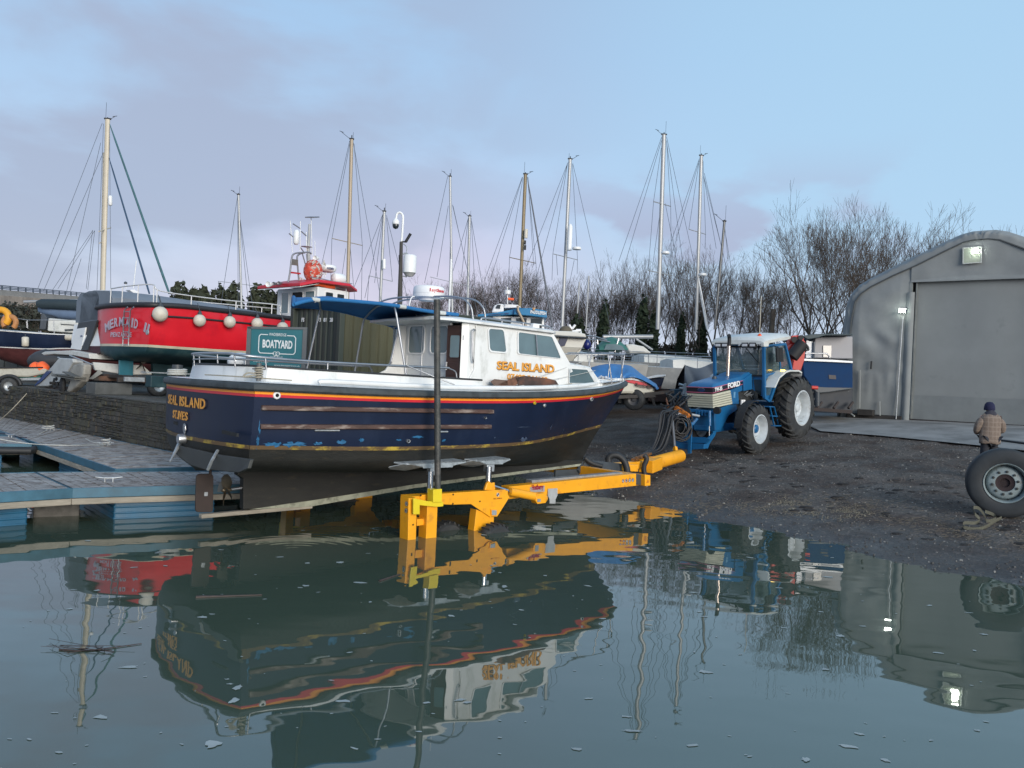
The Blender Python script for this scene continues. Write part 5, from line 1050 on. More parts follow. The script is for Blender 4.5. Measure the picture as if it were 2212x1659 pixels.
m = MB(); m.tube([q6(1400, 285, .82), q6(1440, 280, 1.1), q6(1500, 310, 1.12), q6(1502, 440, 1.12)], .014, 6); m.build('mirror_arm', tk, dark, parent=mr)
m = MB(); P = [WS(x, y) + Vector((.05, 0, 0)) for x, y in ((775, 300), (835, 298), (830, 452), (778, 450))]; m.prism(P, (-.06, 0, 0)); mr = m.build('mirror', tk, dark, smooth=0, bevel=.015)
m = MB(); m.tube([P[0].lerp(P[1], .5) + Vector((0, 0, .03)), WS(960, 300)], .014, 6); m.build('mirror_arm', tk, dark, parent=mr)
for (x0_, x1_, y) in ((1380, 1432, 930), (1412, 1472, 1030), (1425, 1508, 1133)):
 a = q6(x0_, y, .98); b = q6(x1_, y, .98); m = MB(); m.box(((a.x + b.x) / 2, .9, (a.z + b.z) / 2), (abs(a.x - b.x), .22, .03)); m.build('step', tk, tb, smooth=0, bevel=.005)
m = MB(); m.beam(q6(1395, 930, .8), q6(1440, 1135, .8), .03, .04); m.beam(q6(1440, 930, .82), q6(1490, 1135, .82), .03, .04); m.build('step_bracket', tk, tb, smooth=0)
mat('crane_red', (.50, .04, .03), .5, var=.2)
for ch in tk.e.children:
 if ch.data and ch.data.materials[0] == _m['tractor_blue_shaded_casting']: pass
_m['tractor_blue_shaded_casting'].name = 'tractor_blue_in_shade'  # darker copy of the tractor blue, shade painted into the front casting
                # SHED, PERSON, WHEEL, STRAP
cs_ = crop(1850, 480, 650, 1859)
sh = T('boat_shed', 'large grey fabric covered boat shed with a wide roller door at the right edge', 'shed', (14.3, 29.3), 1.55, 90 + 37)
fab = mat('grey_fabric', (.235, .25, .25), .95, var=.12, scale=1.2, bump=.3, bscale=3, col2=(.19, .205, .21), c2=(.45, .7), c2scale=.8)
fab2 = mat('door_fabric', (.22, .235, .235), .95, var=.08, scale=1, bump=.12, bscale=4, col2=(.15, .165, .17), c2=(.6, .8), c2scale=1.5)
SQ = lambda x, y, off=0: sh.q(cs_(x, y), off)
gb = 1.62
lft = [(553, 1535), (575, 1130), (600, 880), (625, 740), (660, 670), (710, 618), (790, 570), (950, 490), (1100, 415), (1300, 320), (1420, 265), (1500, 243), (1560, 238)]
Lp = [SQ(*p, .5) for p in lft]; Lp = [Vector((p.x, 0, p.z)) for p in Lp]; Lp[0].z = gb - .1; apx = SQ(1575, 238, .25).x
Rp = [Vector((2 * apx - p.x, 0, p.z)) for p in Lp[::-1]]; out_ = Lp + Rp[1:] if (Lp[-1] - Rp[0]).length < .05 else Lp + Rp
inl = [(612, 1535), (618, 1400), (630, 1100), (655, 850), (680, 735), (720, 680), (790, 630), (950, 550), (1110, 480), (1310, 380), (1440, 318), (1520, 301), (1570, 300)]
Ip = [SQ(*p) for p in inl]; Ip[0].z = gb; IR = [Vector((2 * apx - p.x, 0, p.z)) for p in Ip[::-1]]; in_ = Ip + IR
if len(out_) != len(in_): out_ = Lp + Rp
m = MB(); n = len(in_); rows = [[p + Vector((0, 0.0, 0)) for p in in_], [a.lerp(b, .5) + Vector((0, .06 + 0, .02)) for a, b in zip(in_, out_)], [p + Vector((0, .5, 0)) for p in out_]]
def dense(row, k=5):
 o = []
 for i in range(len(row) - 1):
  for j in range(k): o.append(row[i].lerp(row[i + 1], j / k))
 return o + [row[-1]]
rows = [dense(r_) for r_ in rows]; D = []
for j in range(7):
 s = j / 6; row = []
 for i in range(len(rows[0])):
  p = rows[0][i].lerp(rows[1][i], s * 2) if s < .5 else rows[1][i].lerp(rows[2][i], s * 2 - 1)
  w = .035 * sin(i * 1.9 + sin(i * .7) * 2) * sin(pi * s); row.append(p + Vector((0, -abs(w) * 1.2, w)))
 D.append(row)
for yb in (2.5, 5, 8, 11, 14): D.append([Vector((p.x, p.y + yb, p.z - .05 * (1 - 0))) for p in rows[2]])
m.loft(D, closed=False); m.build('roof_cover', sh, fab, smooth=70)
#, door opening framed
dL = SQ(1030, 1500).x; dT0 = SQ(1062, 592); dT1 = SQ(1859, 537); dtop = dT0.z
def ytop(x):
 for a, b in zip(in_[:-1], in_[1:]):
  if a.x <= x <= b.x or b.x <= x <= a.x:
   if abs(b.x - a.x) < 1e-6: continue
   z = a.z + (b.z - a.z) * (x - a.x) / (b.x - a.x)
   if z > gb + .3: return z
 return gb + .4
x0s = Ip[0].x; x1s = IR[-1].x; dR = 2 * apx - dL
def sheetgrid(xa, xb, za, zbf, nx, nz, fold, y0=0.):
 m = MB()
 for j in range(nz + 1):
  for i in range(nx + 1):
   x = xa + (xb - xa) * i / nx; zt_ = zbf(x); z = za + (zt_ - za) * j / nz; m.v.append((x, y0 + fold(x, z, i / nx, j / nz), z))
 m.f = [(j * (nx + 1) + i, j * (nx + 1) + i + 1, (j + 1) * (nx + 1) + i + 1, (j + 1) * (nx + 1) + i) for j in range(nz) for i in range(nx)]; return m
def fold1(x, z, u, v):
 e = min(u * 6, 1) * min((1 - u) * 6, 1) * min(v * 5, 1) * min((1 - v) * 8, 1)
 d = .022 * sin((z * 1.3 + x * .6) * 5.2 + noise.noise((x, z, 1)) * 3) * math.exp(-((z - 4.4) / 1.1) ** 2) + .03 * noise.noise((x * 2.2, z * 1.1, 2)) + (.05 * noise.noise((x * 3.2, z * .7, 3)) if z < 3.4 else 0)
 return .02 + e * (d - .06)
m = sheetgrid(x0s, dL, gb + .22, ytop, 46, 60, fold1); m.build('front_sheet', sh, fab, smooth=70)
m = sheetgrid(dR, x1s, gb + .22, ytop, 30, 40, lambda x, z, u, v: fold1(-x, z, 1 - u, v)); m.build('front_sheet', sh, fab, smooth=70)
def fold2(x, z, u, v): return .0 + .05 * noise.noise((x * .8, z * 1.2, 6)) * min(v * 4, 1) - .03 * (v < .06)
m = sheetgrid(dL, dR, dtop - .04, ytop, 60, 20, fold2); m.build('gable_sheet', sh, fab, smooth=70)
def fold3(x, z, u, v): return .16 + .018 * noise.noise((x * .7, z * .35, 8)) + .02 * sin(x * 2.1) * v
m = sheetgrid(dL + .15, dR - .15, gb + .12, lambda x: dtop + .05, 60, 40, fold3); dr = m.build('roller_door', sh, fab2, smooth=70)
m = sheetgrid(dL + .16, dR - .16, gb + .14, lambda x: gb + 1.0, 30, 6, lambda x, z, u, v: .125 + .015 * noise.noise((x, z, 9))); m.build('door_skirt', sh, mat('skirt_fabric', (.18, .195, .195), .6, var=.1), smooth=70)
for x in (dL, dR):
 s_ = 1 if x == dL else -1; m = MB()
 m.beam((x, .05, gb), (x, .05, dtop), .10, .10, up=(0, 1, 0)); m.beam((x + s_ * .18, .1, gb), (x + s_ * .18, .1, dtop), .05, .06, up=(0, 1, 0)); m.build('door_track', sh, mat('track_metal', (.28, .29, .27), .5, .4, var=.3), smooth=0)
 m = sheetgrid(x - .12, x + .14, gb + .05, lambda q: dtop - .4, 8, 30, lambda q, z, u, v: -.02 - .06 * sin(u * pi) - .02 * noise.noise((q * 3, z * 2, 1))); m.build('track_flap', sh, fab, smooth=70)
m = MB(); m.beam((dL, .12, gb + .05), (dR, .12, gb + .05), .2, .18); m.build('door_foot_beam', sh, mat('dark_beam', (.03, .026, .025), .8, var=.4), smooth=0, bevel=.01)
m = MB(); m.beam((x0s + .05, .05, gb + .1), (dL - .1, .05, gb + .1), .25, .22); m.box((SQ(760, 1530).x, -.12, gb + .28), (.55, .3, .22)); m.build('ballast', sh, mat('ballast_dark', (.035, .032, .03), .85, var=.5, scale=3), smooth=0, bevel=.02)
for (xa, ya, xb, yb) in ((1053, 1105, 1045, 1162), (1045, 1378, 1036, 1435), (800, 1150, 796, 1205)):
 m = MB(); a = SQ(xa, ya); b = SQ(xb, yb); yy = .10 if xa > 1000 else -.12; m.tube([(a.x, yy, a.z), (b.x, yy, b.z)], .03, 6); m.build('handle', sh, dark)
m = MB(); m.tube([p + Vector((0, -.03, 0)) for p in dense(in_, 3)], .028, 5); m.build('border_seam', sh, mat('seam_dark', (.07, .078, .082), .9))
vw = [SQ(1441, 365), SQ(1558, 358), SQ(1558, 457), SQ(1441, 466)]
window(sh, 'gable_vent', [Vector((p.x, -.06, p.z)) for p in vw], (0, -1, 0), mt=mat('vent_translucent', (.30, .33, .27), .6), fr=mat('vent_frame', (.42, .44, .42), .6), r_=.04, fw=.05)
lm = mat('lamp_glow', (.92, 1, .88), .4, emit=45)
def floodlamp(lab, P, grp, en):
 P = V3(P); W = sh.wv(P); tt = T('flood_lamp', lab, 'lamp', (W.x, W.y), W.z - .15, 90 + 37, group=grp)
 m = MB(); c = Vector((0, 0, W.z)); m.box(c + Vector((0, .06, 0)), (.2, .1, .14)); m.build('housing', tt, galv, smooth=0, bevel=.01)
 m = MB(); m.box(c + Vector((0, -.0, 0)), (.2, .02, .13)); m.build('lamp_face', tt, lm, smooth=0)
 l_ = bpy.data.lights.new('lamp_light', 'POINT'); l_.energy = en; l_.shadow_soft_size = .08; l_.color = (.9, 1, .85); lo = bpy.data.objects.new('lamp_light', l_); COL.objects.link(lo); lo.location = (0, -.25, .1); lo.parent = tt.e
p = SQ(1523, 385); floodlamp('glowing white lamp in the small gable window of the grey shed', (p.x, -.16, p.z), 'lamps on the shed', .35)
p = SQ(1018, 800); floodlamp('glowing white lamp halfway up the left door track of the grey shed', (p.x, -.2, p.z), 'lamps on the shed', 1.6)
m = MB(); a = SQ(1018, 840); m.tube([(a.x, -.1, a.z), (a.x - .03, -.1, a.z - 1.2), (a.x - .08, -.08, gb + .1)], .02, 6); m.build('lamp_cable', sh, galv)
for (xa, ya, xb, yb) in ((722, 1210, 718, 1480), (858, 1430, 860, 1530)):
 a = SQ(xa, ya); b = SQ(xb, yb); m = MB(); m.beam((a.x, -.12, a.z), (b.x, -.12, b.z), .03, .03, up=(0, 1, 0)); m.build('sheet_batten', sh, mat('batten_grey', (.35, .37, .36), .6), smooth=0)
m = MB(); m.tube([SQ(620, 1465) + Vector((0, -.1, 0)), SQ(650, 1510) + Vector((0, -.15, 0)), SQ(690, 1530) + Vector((0, -.3, -.02))], .03, 6); m.build('guy_strap', sh, mat('batten_grey', (.35, .37, .36)))
ropeline('black cable lying along the apron at the foot of the shed door', [WZ((2126, 948), 1.55), WZ((2170, 952), 1.55), WZ((2230, 960), 1.55)], .03, black, 'cable')
                # person
cp = crop(2000, 940, 500, 1975)
pw = WY(cp(1640, 620), 17.8); pz = gz(pw.x, pw.y)
ps = T('person', 'person in navy woollen hat and brown checked coat seen from behind', 'person', (pw.x, pw.y), pz, 0)
hz_ = ps.d(cp(1665, 170), pw.y).z; Ht = hz_ - pz; g = Ht / 1.74
def skin(name, tt, verts, edges, radii, mt, root=0, sub=2, parent=None, rot=None):
 me = bpy.data.meshes.new(name); me.from_pydata([(a, b, c - tt.z0) for a, b, c in verts], edges, []); me.materials.append(mt)
 o = bpy.data.objects.new(name, me); COL.objects.link(o); o.parent = parent or tt.e
 md = o.modifiers.new('skin', 'SKIN'); md.use_smooth_shade = True
 for i, r_ in enumerate(radii):
  s_ = me.skin_vertices[0].data[i]; s_.radius = r_ if isinstance(r_, tuple) else (r_, r_); s_.use_root = (i == root)
 ss = o.modifiers.new('sub', 'SUBSURF'); ss.levels = sub; ss.render_levels = sub
 return o
skinm = mat('skin', (.45, .26, .19), .5, var=.1)
Z = lambda h: pz + h * g
V_ = [(0, 0, Z(.95)), (0, 0, Z(1.15)), (.01, 0, Z(1.35)), (.02, 0, Z(1.46)), (.05, 0, Z(1.52)), (.07, 0, Z(1.60)), (.07, 0, Z(1.68)),
 (.02, .17, Z(1.40)), (.03, .25, Z(1.16)), (.14, .17, Z(1.02)), (.02, -.17, Z(1.40)), (.03, -.26, Z(1.17)), (.16, -.14, Z(1.08)),
 (0, .09, Z(.88)), (.02, .10, Z(.50)), (0, .11, Z(.10)), (.12, .12, Z(.04)), (0, -.09, Z(.88)), (.02, -.10, Z(.50)), (0, -.11, Z(.10)), (.12, -.12, Z(.04))]
E_ = [(0, 1), (1, 2), (2, 3), (3, 4), (4, 5), (5, 6), (2, 7), (7, 8), (8, 9), (2, 10), (10, 11), (11, 12), (0, 13), (13, 14), (14, 15), (15, 16), (0, 17), (17, 18), (18, 19), (19, 20)]
R_ = [.13, .12, .13, .07, .055, .085, .08, .06, .045, .033, .06, .045, .033, .085, .065, .045, .04, .085, .065, .045, .04]
body = skin('body', ps, V_, E_, R_, skinm)
trm = mat('dark_trousers', (.02, .022, .03), .85, var=.2, scale=20)
legs = [0, 13, 14, 15, 16, 17, 18, 19, 20]; idx = {q: i for i, q in enumerate(legs)}
skin('trousers', ps, [V_[i] for i in (0, 13, 14, 15, 17, 18, 19)], [(0, 1), (1, 2), (2, 3), (0, 4), (4, 5), (5, 6)], [.15, .105, .085, .075, .105, .085, .075], trm)
m = MB()
for s_ in (1, -1): m.ball((.06, s_ * .115, pz + .06), (.15, .055, .06), 12)
m.build('shoes', ps, dark)
coat = mat('checked_coat', (.17, .13, .105), .95, var=.25, scale=25, bump=.4, bscale=60)
t = coat.node_tree; b = t.nodes['Principled BSDF']; old = b.inputs['Base Color'].links[0].from_socket; tcn = nd('ShaderNodeTexCoord', t); sp_ = nd('ShaderNodeSeparateXYZ', t); t.links.new(tcn.outputs['Object'], sp_.inputs[0]); prev = old
for ax_, fr_ in ((1, 70), (2, 62)):
 a = nd('ShaderNodeMath', t, operation='MULTIPLY'); t.links.new(sp_.outputs[ax_], a.inputs[0]); a.inputs[1].default_value = fr_; s_ = nd('ShaderNodeMath', t, operation='SINE'); t.links.new(a.outputs[0], s_.inputs[0]); g_ = nd('ShaderNodeMapRange', t); t.links.new(s_.outputs[0], g_.inputs[0]); g_.inputs[1].default_value = .55; g_.inputs[2].default_value = .95; g_.inputs[4].default_value = .4
 mx_ = nd('ShaderNodeMix', t, data_type='RGBA'); t.links.new(g_.outputs[0], mx_.inputs[0]); t.links.new(prev, mx_.inputs[6]); mx_.inputs[7].default_value = (.26, .215, .18, 1); prev = mx_.outputs[2]
t.links.new(prev, b.inputs['Base Color'])
m = MB(); secs = []
for h_, wx, wy, cx in ((.80, .155, .235, -.01), (.83, .165, .245, -.01), (1.0, .155, .235, 0), (1.15, .15, .225, 0), (1.3, .155, .24, .01), (1.40, .145, .235, .01), (1.45, .12, .19, .02), (1.50, .08, .11, .03)):
 secs.append([Vector((cx + cos(a) * wx * g, (sin(a) * wy * g) + .012 * sin(3 * a + h_ * 9), Z(h_) + .012 * sin(a * 5))) for a in [2 * pi * k / 28 for k in range(28)]])
m.loft(secs, cap=False); o = m.build('coat', ps, coat, smooth=80); s_ = o.modifiers.new('s', 'SOLIDIFY'); s_.thickness = .015
skin('coat_sleeve', ps, [(.02, .17 * g, Z(1.38)), (.0, .27 * g, Z(1.24)), (.04, .29 * g, Z(1.10)), (.16, .20 * g, Z(1.02))], [(0, 1), (1, 2), (2, 3)], [.095, .082, .075, .06], coat)
skin('coat_sleeve', ps, [(.02, -.17 * g, Z(1.38)), (.0, -.27 * g, Z(1.26)), (.04, -.32 * g, Z(1.10)), (.17, -.2 * g, Z(1.08))], [(0, 1), (1, 2), (2, 3)], [.095, .082, .075, .06], coat)
m = MB(); m.loft([[Vector((.03 + cos(a) * r_ * g, sin(a) * r_ * 1.15 * g, Z(h_ - .03 * cos(a)))) for a in [2 * pi * k / 20 for k in range(20)]] for r_, h_ in ((.13, 1.42), (.125, 1.46), (.105, 1.51), (.075, 1.54))], cap=False); o = m.build('scarf_hood', ps, mat('dark_scarf', (.035, .035, .05), .9, var=.3, scale=20), smooth=80)
m = MB(); m.lathe([(.105, -.07), (.112, -.05), (.108, .0), (.095, .06), (.06, .105), (0, .12)], Vector((.06, 0, Z(1.635))), (0, 0, 1), 24); m.build('woollen_hat', ps, mat('navy_wool', (.012, .014, .05), .95, var=.3, scale=40, bump=.6, bscale=70))
m = MB(); m.ball((.15, 0, Z(1.60)), (.03, .02, .02), 8); m.build('nose', ps, skinm)
for sg in (1, -1):      # hands held in front, fingers curled
 hc = V3((.19, sg * .13, Z(1.05))); vs = [hc - Vector((.03, -.01 * sg, 0)), hc]; ed = [(0, 1)]; rs = [.032, .036]
 for k in range(4):
  a = hc + Vector((.03, (k - 1.5) * .018, .02)); vs += [a, a + Vector((.03, 0, -.01)), a + Vector((.02, 0, -.04))]; j = len(vs); ed += [(1, j - 3), (j - 3, j - 2), (j - 2, j - 1)]; rs += [.011, .010, .008]
 vs += [hc + Vector((.0, -sg * .035, .01)), hc + Vector((.03, -sg * .045, .0))]; j = len(vs); ed += [(1, j - 2), (j - 2, j - 1)]; rs += [.012, .010]
 skin('hand', ps, vs, ed, rs, skinm, sub=1)
                # loose lorry wheel
wc0 = cp(1760, 950)
wy_ = WG(cp(1800, 1278)).y
Wc = WY(wc0, wy_); gzw = gz(Wc.x, Wc.y)
lw = T('loose_wheel', 'lorry wheel with pale ten stud rim standing on the gravel in front of the person', 'wheel', (Wc.x + .12, Wc.y + .12), gzw, 180 + 24)
ax = Vector((1, 0, 0)); Rw = WY(cp(1760, 1275), wy_); Rw = (Wc.z - Rw.z); c = Vector((.0, 0, Wc.z)); Rw = (WY(cp(1700, 610), wy_).z - WY(cp(1850, 1282), wy_).z) / 2
c.z = (WY(cp(1700, 610), wy_).z + WY(cp(1850, 1282), wy_).z) / 2
k = Rw / .52
m = MB(); m.lathe([(.29, -.13), (.34, -.15), (.46, -.15), (.505, -.13), (.52, -.11), (.52, .11), (.505, .13), (.46, .15), (.34, .15), (.29, .13), (.29, -.13)], c, ax, 64); m.v = [(x * k, y * k, c.z + (z - c.z) * k) for x, y, z in m.v]
ty = m.build('tyre', lw, mat('worn_tyre', (.022, .027, .032), .7, var=.25, scale=5, bump=.15, bscale=12))
def kk(m): m.v = [(x * k, y * k, c.z + (z - c.z) * k) for x, y, z in m.v]; return m
rm_ = mat('painted_rim', (.22, .27, .28), .5, var=.25, scale=5, col2=(.12, .12, .11), c2=(.55, .7), c2scale=6)
m = MB(); m.lathe([(.302, .135), (.296, .148), (.285, .14), (.275, .10), (.262, .02), (.255, -.10)], c, ax, 56, cap=False); kk(m).build('rim_ring', lw, rm_)
m = MB(); m.lathe([(.262, .0), (.235, .06), (.215, .075), (.135, .08), (.13, .07)], c, ax, 56, cap=False); kk(m).build('rim_disc', lw, rm_)
m = MB(); m.lathe([(.133, .072), (.10, .06), (.07, .06), (.06, .03), (0, .03)], c, ax, 32, cap=False); kk(m).build('hub_recess', lw, mat('rusty_hub', (.022, .012, .014), .8, var=.5, scale=12))
for i in range(10):
 a = 2 * pi * i / 10 + .2; m = MB(); m.lathe([(.019, .078), (.019, .094), (.012, .098), (0, .098)], c + Vector((0, cos(a) * .172, sin(a) * .172)), ax, 10); kk(m).build('stud_hole', lw, mat('stud_dark', (.03, .035, .035), .7))
for i in range(10):
 a = 2 * pi * i / 10 + .5; m = MB(); m.lathe([(0, .046), (.017, .046)], c + Vector((.0, cos(a) * .240, sin(a) * .240)), (1, cos(a) * .8, sin(a) * .8), 12); kk(m).build('vent_slot', lw, dark, smooth=0)
sw_ = T('webbing_strap', 'crumpled olive webbing strap heaped under the loose lorry wheel', 'strap', tuple(WG(cp(1550, 1375)))[:2], gzw - .05, 90)
def ribbon(pts, w=.055, n=40):
 P = spl([sw_.loc(p) for p in pts], n); m = MB(); secs = []
 for i, p in enumerate(P):
  secs.append([p + Vector((0, 0, -w / 2)), p + Vector((0, 0, w / 2)), p + Vector((.004, .004, w / 2)), p + Vector((.004, .004, -w / 2))])
 m.loft(secs); return m
yy = WG(cp(1550, 1385)).y
sm = mat('webbing', (.10, .10, .075), .9, var=.25, scale=30, bump=.3, bscale=80)
ribbon([WY(cp(*p), yy + d_) for p, d_ in (((1480, 1180), .2), ((1500, 1240), .1), ((1550, 1300), .12), ((1500, 1330), .05), ((1400, 1330), -.05), ((1395, 1370), -.1), ((1500, 1390), -.12), ((1600, 1370), -.1), ((1700, 1310), -.05), ((1760, 1280), 0))]).build('ribbon', sw_, sm)
ribbon([WY(cp(*p), yy + d_) for p, d_ in (((1490, 1180), .3), ((1540, 1190), .32), ((1590, 1250), .3), ((1620, 1310), .28), ((1700, 1290), .3), ((1680, 1250), .35), ((1600, 1220), .35))]).build('ribbon', sw_, sm)
                # BACKGROUND: LEFT YARD
cA_ = crop(0, 640, 450, 2196); c2_ = crop(380, 640, 620); cW = crop(640, 520, 260, 1797); cB_ = crop(620, 300, 620, 2143); cL = crop(0, 250, 620, 2017); cZ = crop(0, 700, 260, 1659)
redm = mat('red_hull_paint', (.60, .010, .022), .35, var=.1, scale=1.5, coat=.2, col2=(.40, .01, .025), c2=(.6, .8), c2scale=1)
teal = mat('teal_antifouling', (.008, .040, .052), .6, var=.3, scale=2, col2=(.05, .09, .09), c2=(.5, .75), c2scale=2)
blackrub = mat('black_rail', (.02, .02, .024), .55, var=.2)
# ---- red fishing boat
RO = WY((328, 655), 22.0); rF = Vector((sin(radians(40)), cos(radians(40)))); rN = Vector((-rF.y, rF.x)); ro_ = Vector((RO.x, RO.y)) + rN * 1.7
rd = T('fishing_boat', 'bright red hulled fishing boat with white wheelhouse and pale ball fenders on the quay', 'boat', ro_, QZ, 40)
BK2 = .28
tp = [rd.q(cA_(1810, 500), -1.7), rd.q(cA_(2196, 520), -1.75), rd.q(c2_(600, 420), -1.7), rd.q(c2_(1130, 472), -1.5)]
def P3(x, y, z): return Vector((x, y, z))
sh_ = [P3(0, 1.7, tp[0].z), P3(tp[1].x, 1.78, tp[1].z), P3(tp[2].x, 1.72, tp[2].z), P3(max(tp[3].x, 6.5), 1.35, tp[3].z), P3(9.0, .65, tp[3].z + .25), P3(10.2, 0, tp[3].z + .4)]
zb0 = rd.q(cA_(1810, 985), -1.6).z; zb1 = rd.q(c2_(810, 750), -1.6).z
wl_ = [P3(0, 1.6, zb0), P3(2.2, 1.66, zb0), P3(4.5, 1.6, zb0 + .02), P3(6.5, 1.1, zb0 + .08), P3(8.4, .4, zb0 + .2), P3(9.5, 0, zb0 + .3)]
ch_ = [P3(.0, 1.3, zb0 - .28), P3(2.2, 1.35, zb0 - .32), P3(4.5, 1.2, zb0 - .35), P3(6.5, .7, zb0 - .3), P3(8.2, .2, zb0 - .2), P3(9.1, 0, zb0 - .1)]
ke_ = [P3(.1, .06, zb0 - .45), P3(2.2, .06, zb0 - .55), P3(4.5, .06, zb0 - .6), P3(6.5, .05, zb0 - .6), P3(8.1, .04, zb0 - .6), P3(8.9, 0, zb0 - .5)]
mi_ = [(a + b) / 2 + Vector((0, .03, 0)) for a, b in zip(sh_, wl_)]
HR = [ke_, ch_, wl_, mi_, sh_]
hband(rd, 'hull', HR, wlist(.5, .97, 8), redm, bulge=BK2, nt_=24)
hband(rd, 'cream_stripe', HR, wlist(.455, .5, 1), mat('cream_stripe', (.55, .50, .38), .5, var=.2), bulge=BK2, push=.003, nt_=24)
hband(rd, 'bottom', HR, wlist(0, .455, 6), teal, bulge=BK2, nt_=24)
def edge(tt, name, curve, bulge, off, dz, r0, mt, n=30):
 P = [cm(curve, 1 - i / n) for i in range(n + 1)]; hw = curve[0][1]
 path = [P3(p.x, -(p.y + off), p.z + dz) for p in P] + [P3(-bulge * (1 - k * k) - off, (hw + off) * k, curve[0][2] + dz) for k in [j / 6 for j in range(-5, 6)]] + [P3(p.x, p.y + off, p.z + dz) for p in P[::-1]][:-1]
 m = MB(); m.tube(path, r0, 8, closed=True); return m.build(name, tt, mt)
edge(rd, 'rubbing_rail', sh_, BK2, .02, -.02, .075, blackrub)
for sg in (-1, 1):
 m = MB(); m.tube([P3(p.x, sg * (p.y + .03), p.z) for p in [V3(hullgrid(HR, t_ / 20, .86)) for t_ in range(0, 18)]], .03, 6); m.build('rubbing_strake', rd, blackrub)
m = MB(); rowp = [[P3(hullgrid(HR, i / 20, 1).x, hullgrid(HR, i / 20, 1).y * k, hullgrid(HR, i / 20, 1).z - .5) for k in (-.97, 0, .97)] for i in range(20)]; m.loft(rowp, closed=False); m.build('deck', rd, mat('grey_deck', (.2, .21, .22), .7))
m = MB(); m.prism([rd.q(cA_(1815, 1140), 0), rd.q(cA_(1830, 1390), 0), P3(8.5, 0, QZ + .35), P3(8.9, 0, zb0 - .45), P3(.6, 0, zb0 - .4)], (0, .12, 0)); m.build('keel', rd, teal, smooth=0)
m = MB(); m.prism([rd.q(p, .0) + Vector((-.0, 0, 0)) for p in (cA_(1420, 1115), cA_(1592, 1115), cA_(1585, 1360), cA_(1420, 1355))], (0, .06, 0)); m.build('rudder', rd, mat('teal_rudder', (.02, .13, .18), .5, var=.2, col2=(.08, .14, .14), c2=(.55, .7)), smooth=0, bevel=.01)
pcR = rd.q(cA_(1700, 1220), -.1)
m = MB()
for k in range(3):
 a = pi / 2 + k * 2 * pi / 3 + .3; er = Vector((0, cos(a), sin(a))); et = Vector((0, -sin(a), cos(a))); secs = []
 for rr_, w_ in ((.03, .05), (.14, .13), (.25, .14), (.33, .03)):
  c = pcR + er * rr_; d = et * .75 + Vector((.6, 0, 0)); nn = er.cross(d) * .01; secs.append([c - d * w_ - nn, c - nn, c + d * w_ - nn, c + nn])
 m.loft(secs)
m.build('propeller', rd, mat('dull_bronze', (.10, .085, .07), .5, .5, var=.3))
L0 = lambda x, y: rd.r(cA_(x, y), -BK2 - .06)
m = MB()
for xs_ in ((1480, 1462), (1552, 1528)): m.tube([L0(xs_[0] + 40, 535), L0(xs_[0], 575), L0(xs_[1], 1000)], .018, 6)
for yy_ in (590, 665, 745, 830, 910, 985): m.tube([L0(1478 - (yy_ - 575) * .04, yy_), L0(1550 - (yy_ - 575) * .05, yy_)], .014, 6)
m.build('boarding_ladder', rd, stain)
silv = mat('silver_letters', (.45, .40, .48), .5); r_let = []
def arc_text(s, a, b, top, hgt, x0, name):
 """text set on a gentle arch across the transom, a/b pixel ends"""
 ws = [{'I': .45, ' ': .6, 'M': 1.3}.get(c, 1) for c in s]; n = sum(ws); i = 0
 for ch, w_ in zip(s, ws):
  k = i / n; k2 = (i + .87 * w_) / n; i += w_
  if ch == ' ': continue
  y = lambda q: a[1] + (b[1] - a[1]) * q - top * 4 * q * (1 - q)
  A = rd.r(cA_(a[0] + (b[0] - a[0]) * k, y(k)), x0); B = rd.r(cA_(a[0] + (b[0] - a[0]) * k2, y(k2)), x0); d = B - A; A.x = -BK2 * (1 - (A.y / 1.7) ** 2) - .05
  r_let.append(text(ch, 'l', rd, silv, A, d, (0, 0, 1), width=d.length, height=hgt, bold=.03))
arc_text('MERMAID II', (1285, 840), (1690, 850), 80, .26, -.25, 'name')
merge(r_let, 'name_lettering'); r_let = []
arc_text('PENZANCE', (1352, 892), (1562, 892), 0, .13, -.25, 'port')
merge(r_let, 'port_lettering')
m = MB(); m.lathe([(.07, -.03), (.07, .0), (.05, .0)], L0(1762, 835), (1, 0, 0), 14); m.build('exhaust', rd, galv)
def rail(tt, name, top, drop, every, r_=.018, mt=None):
 P = spl(top, 40); m = MB(); m.tube(P, r_, 6)
 for i in range(0, 41, every): m.tube([P[i], P[i] - Vector((0, 0, drop))], r_ * .9, 5)
 return m.build(name, tt, mt or mat('rail_white', (.6, .6, .6), .4, .2))
zt0 = sh_[0].z
rail(rd, 'guard_rail', [P3(-.1, .6, zt0 + .5), P3(-.15, -.6, zt0 + .52), P3(.1, -1.5, zt0 + .55), rd.q(c2_(60, 255), -1.65), rd.q(c2_(600, 330), -1.6), rd.q(c2_(1040, 370), -1.5), rd.q(c2_(1085, 410), -1.5), rd.q(c2_(1090, 465), -1.5)], .5, 4)
rail(rd, 'guard_rail', [P3(0, 1.5, zt0 + .5), P3(3, 1.6, zt0 + .5), P3(6, 1.4, zt0 + .55)], .5, 6)
WX = rd.q(c2_(1410, 270), -1.15).x
wz0 = sh_[2].z - .5
wtop = rd.r(c2_(1400, 200), WX).z - .05
pL = rd.r(c2_(1125, 300), WX).y
WHf = rd.q(c2_(1740, 280), -1.05).x - .25; SW = (WHf - WX) / 2.6
m = MB(); m.prism([P3(WX, -1.15, wz0), P3(WX, 1.15, wz0), P3(WHf, 1.0, wz0), P3(WHf, -1.0, wz0)], (0, 0, wtop - wz0)); m.build('wheelhouse', rd, wclean, smooth=0, bevel=.03)
rsl = P3(0, 0, 0); m = MB(); secs = []
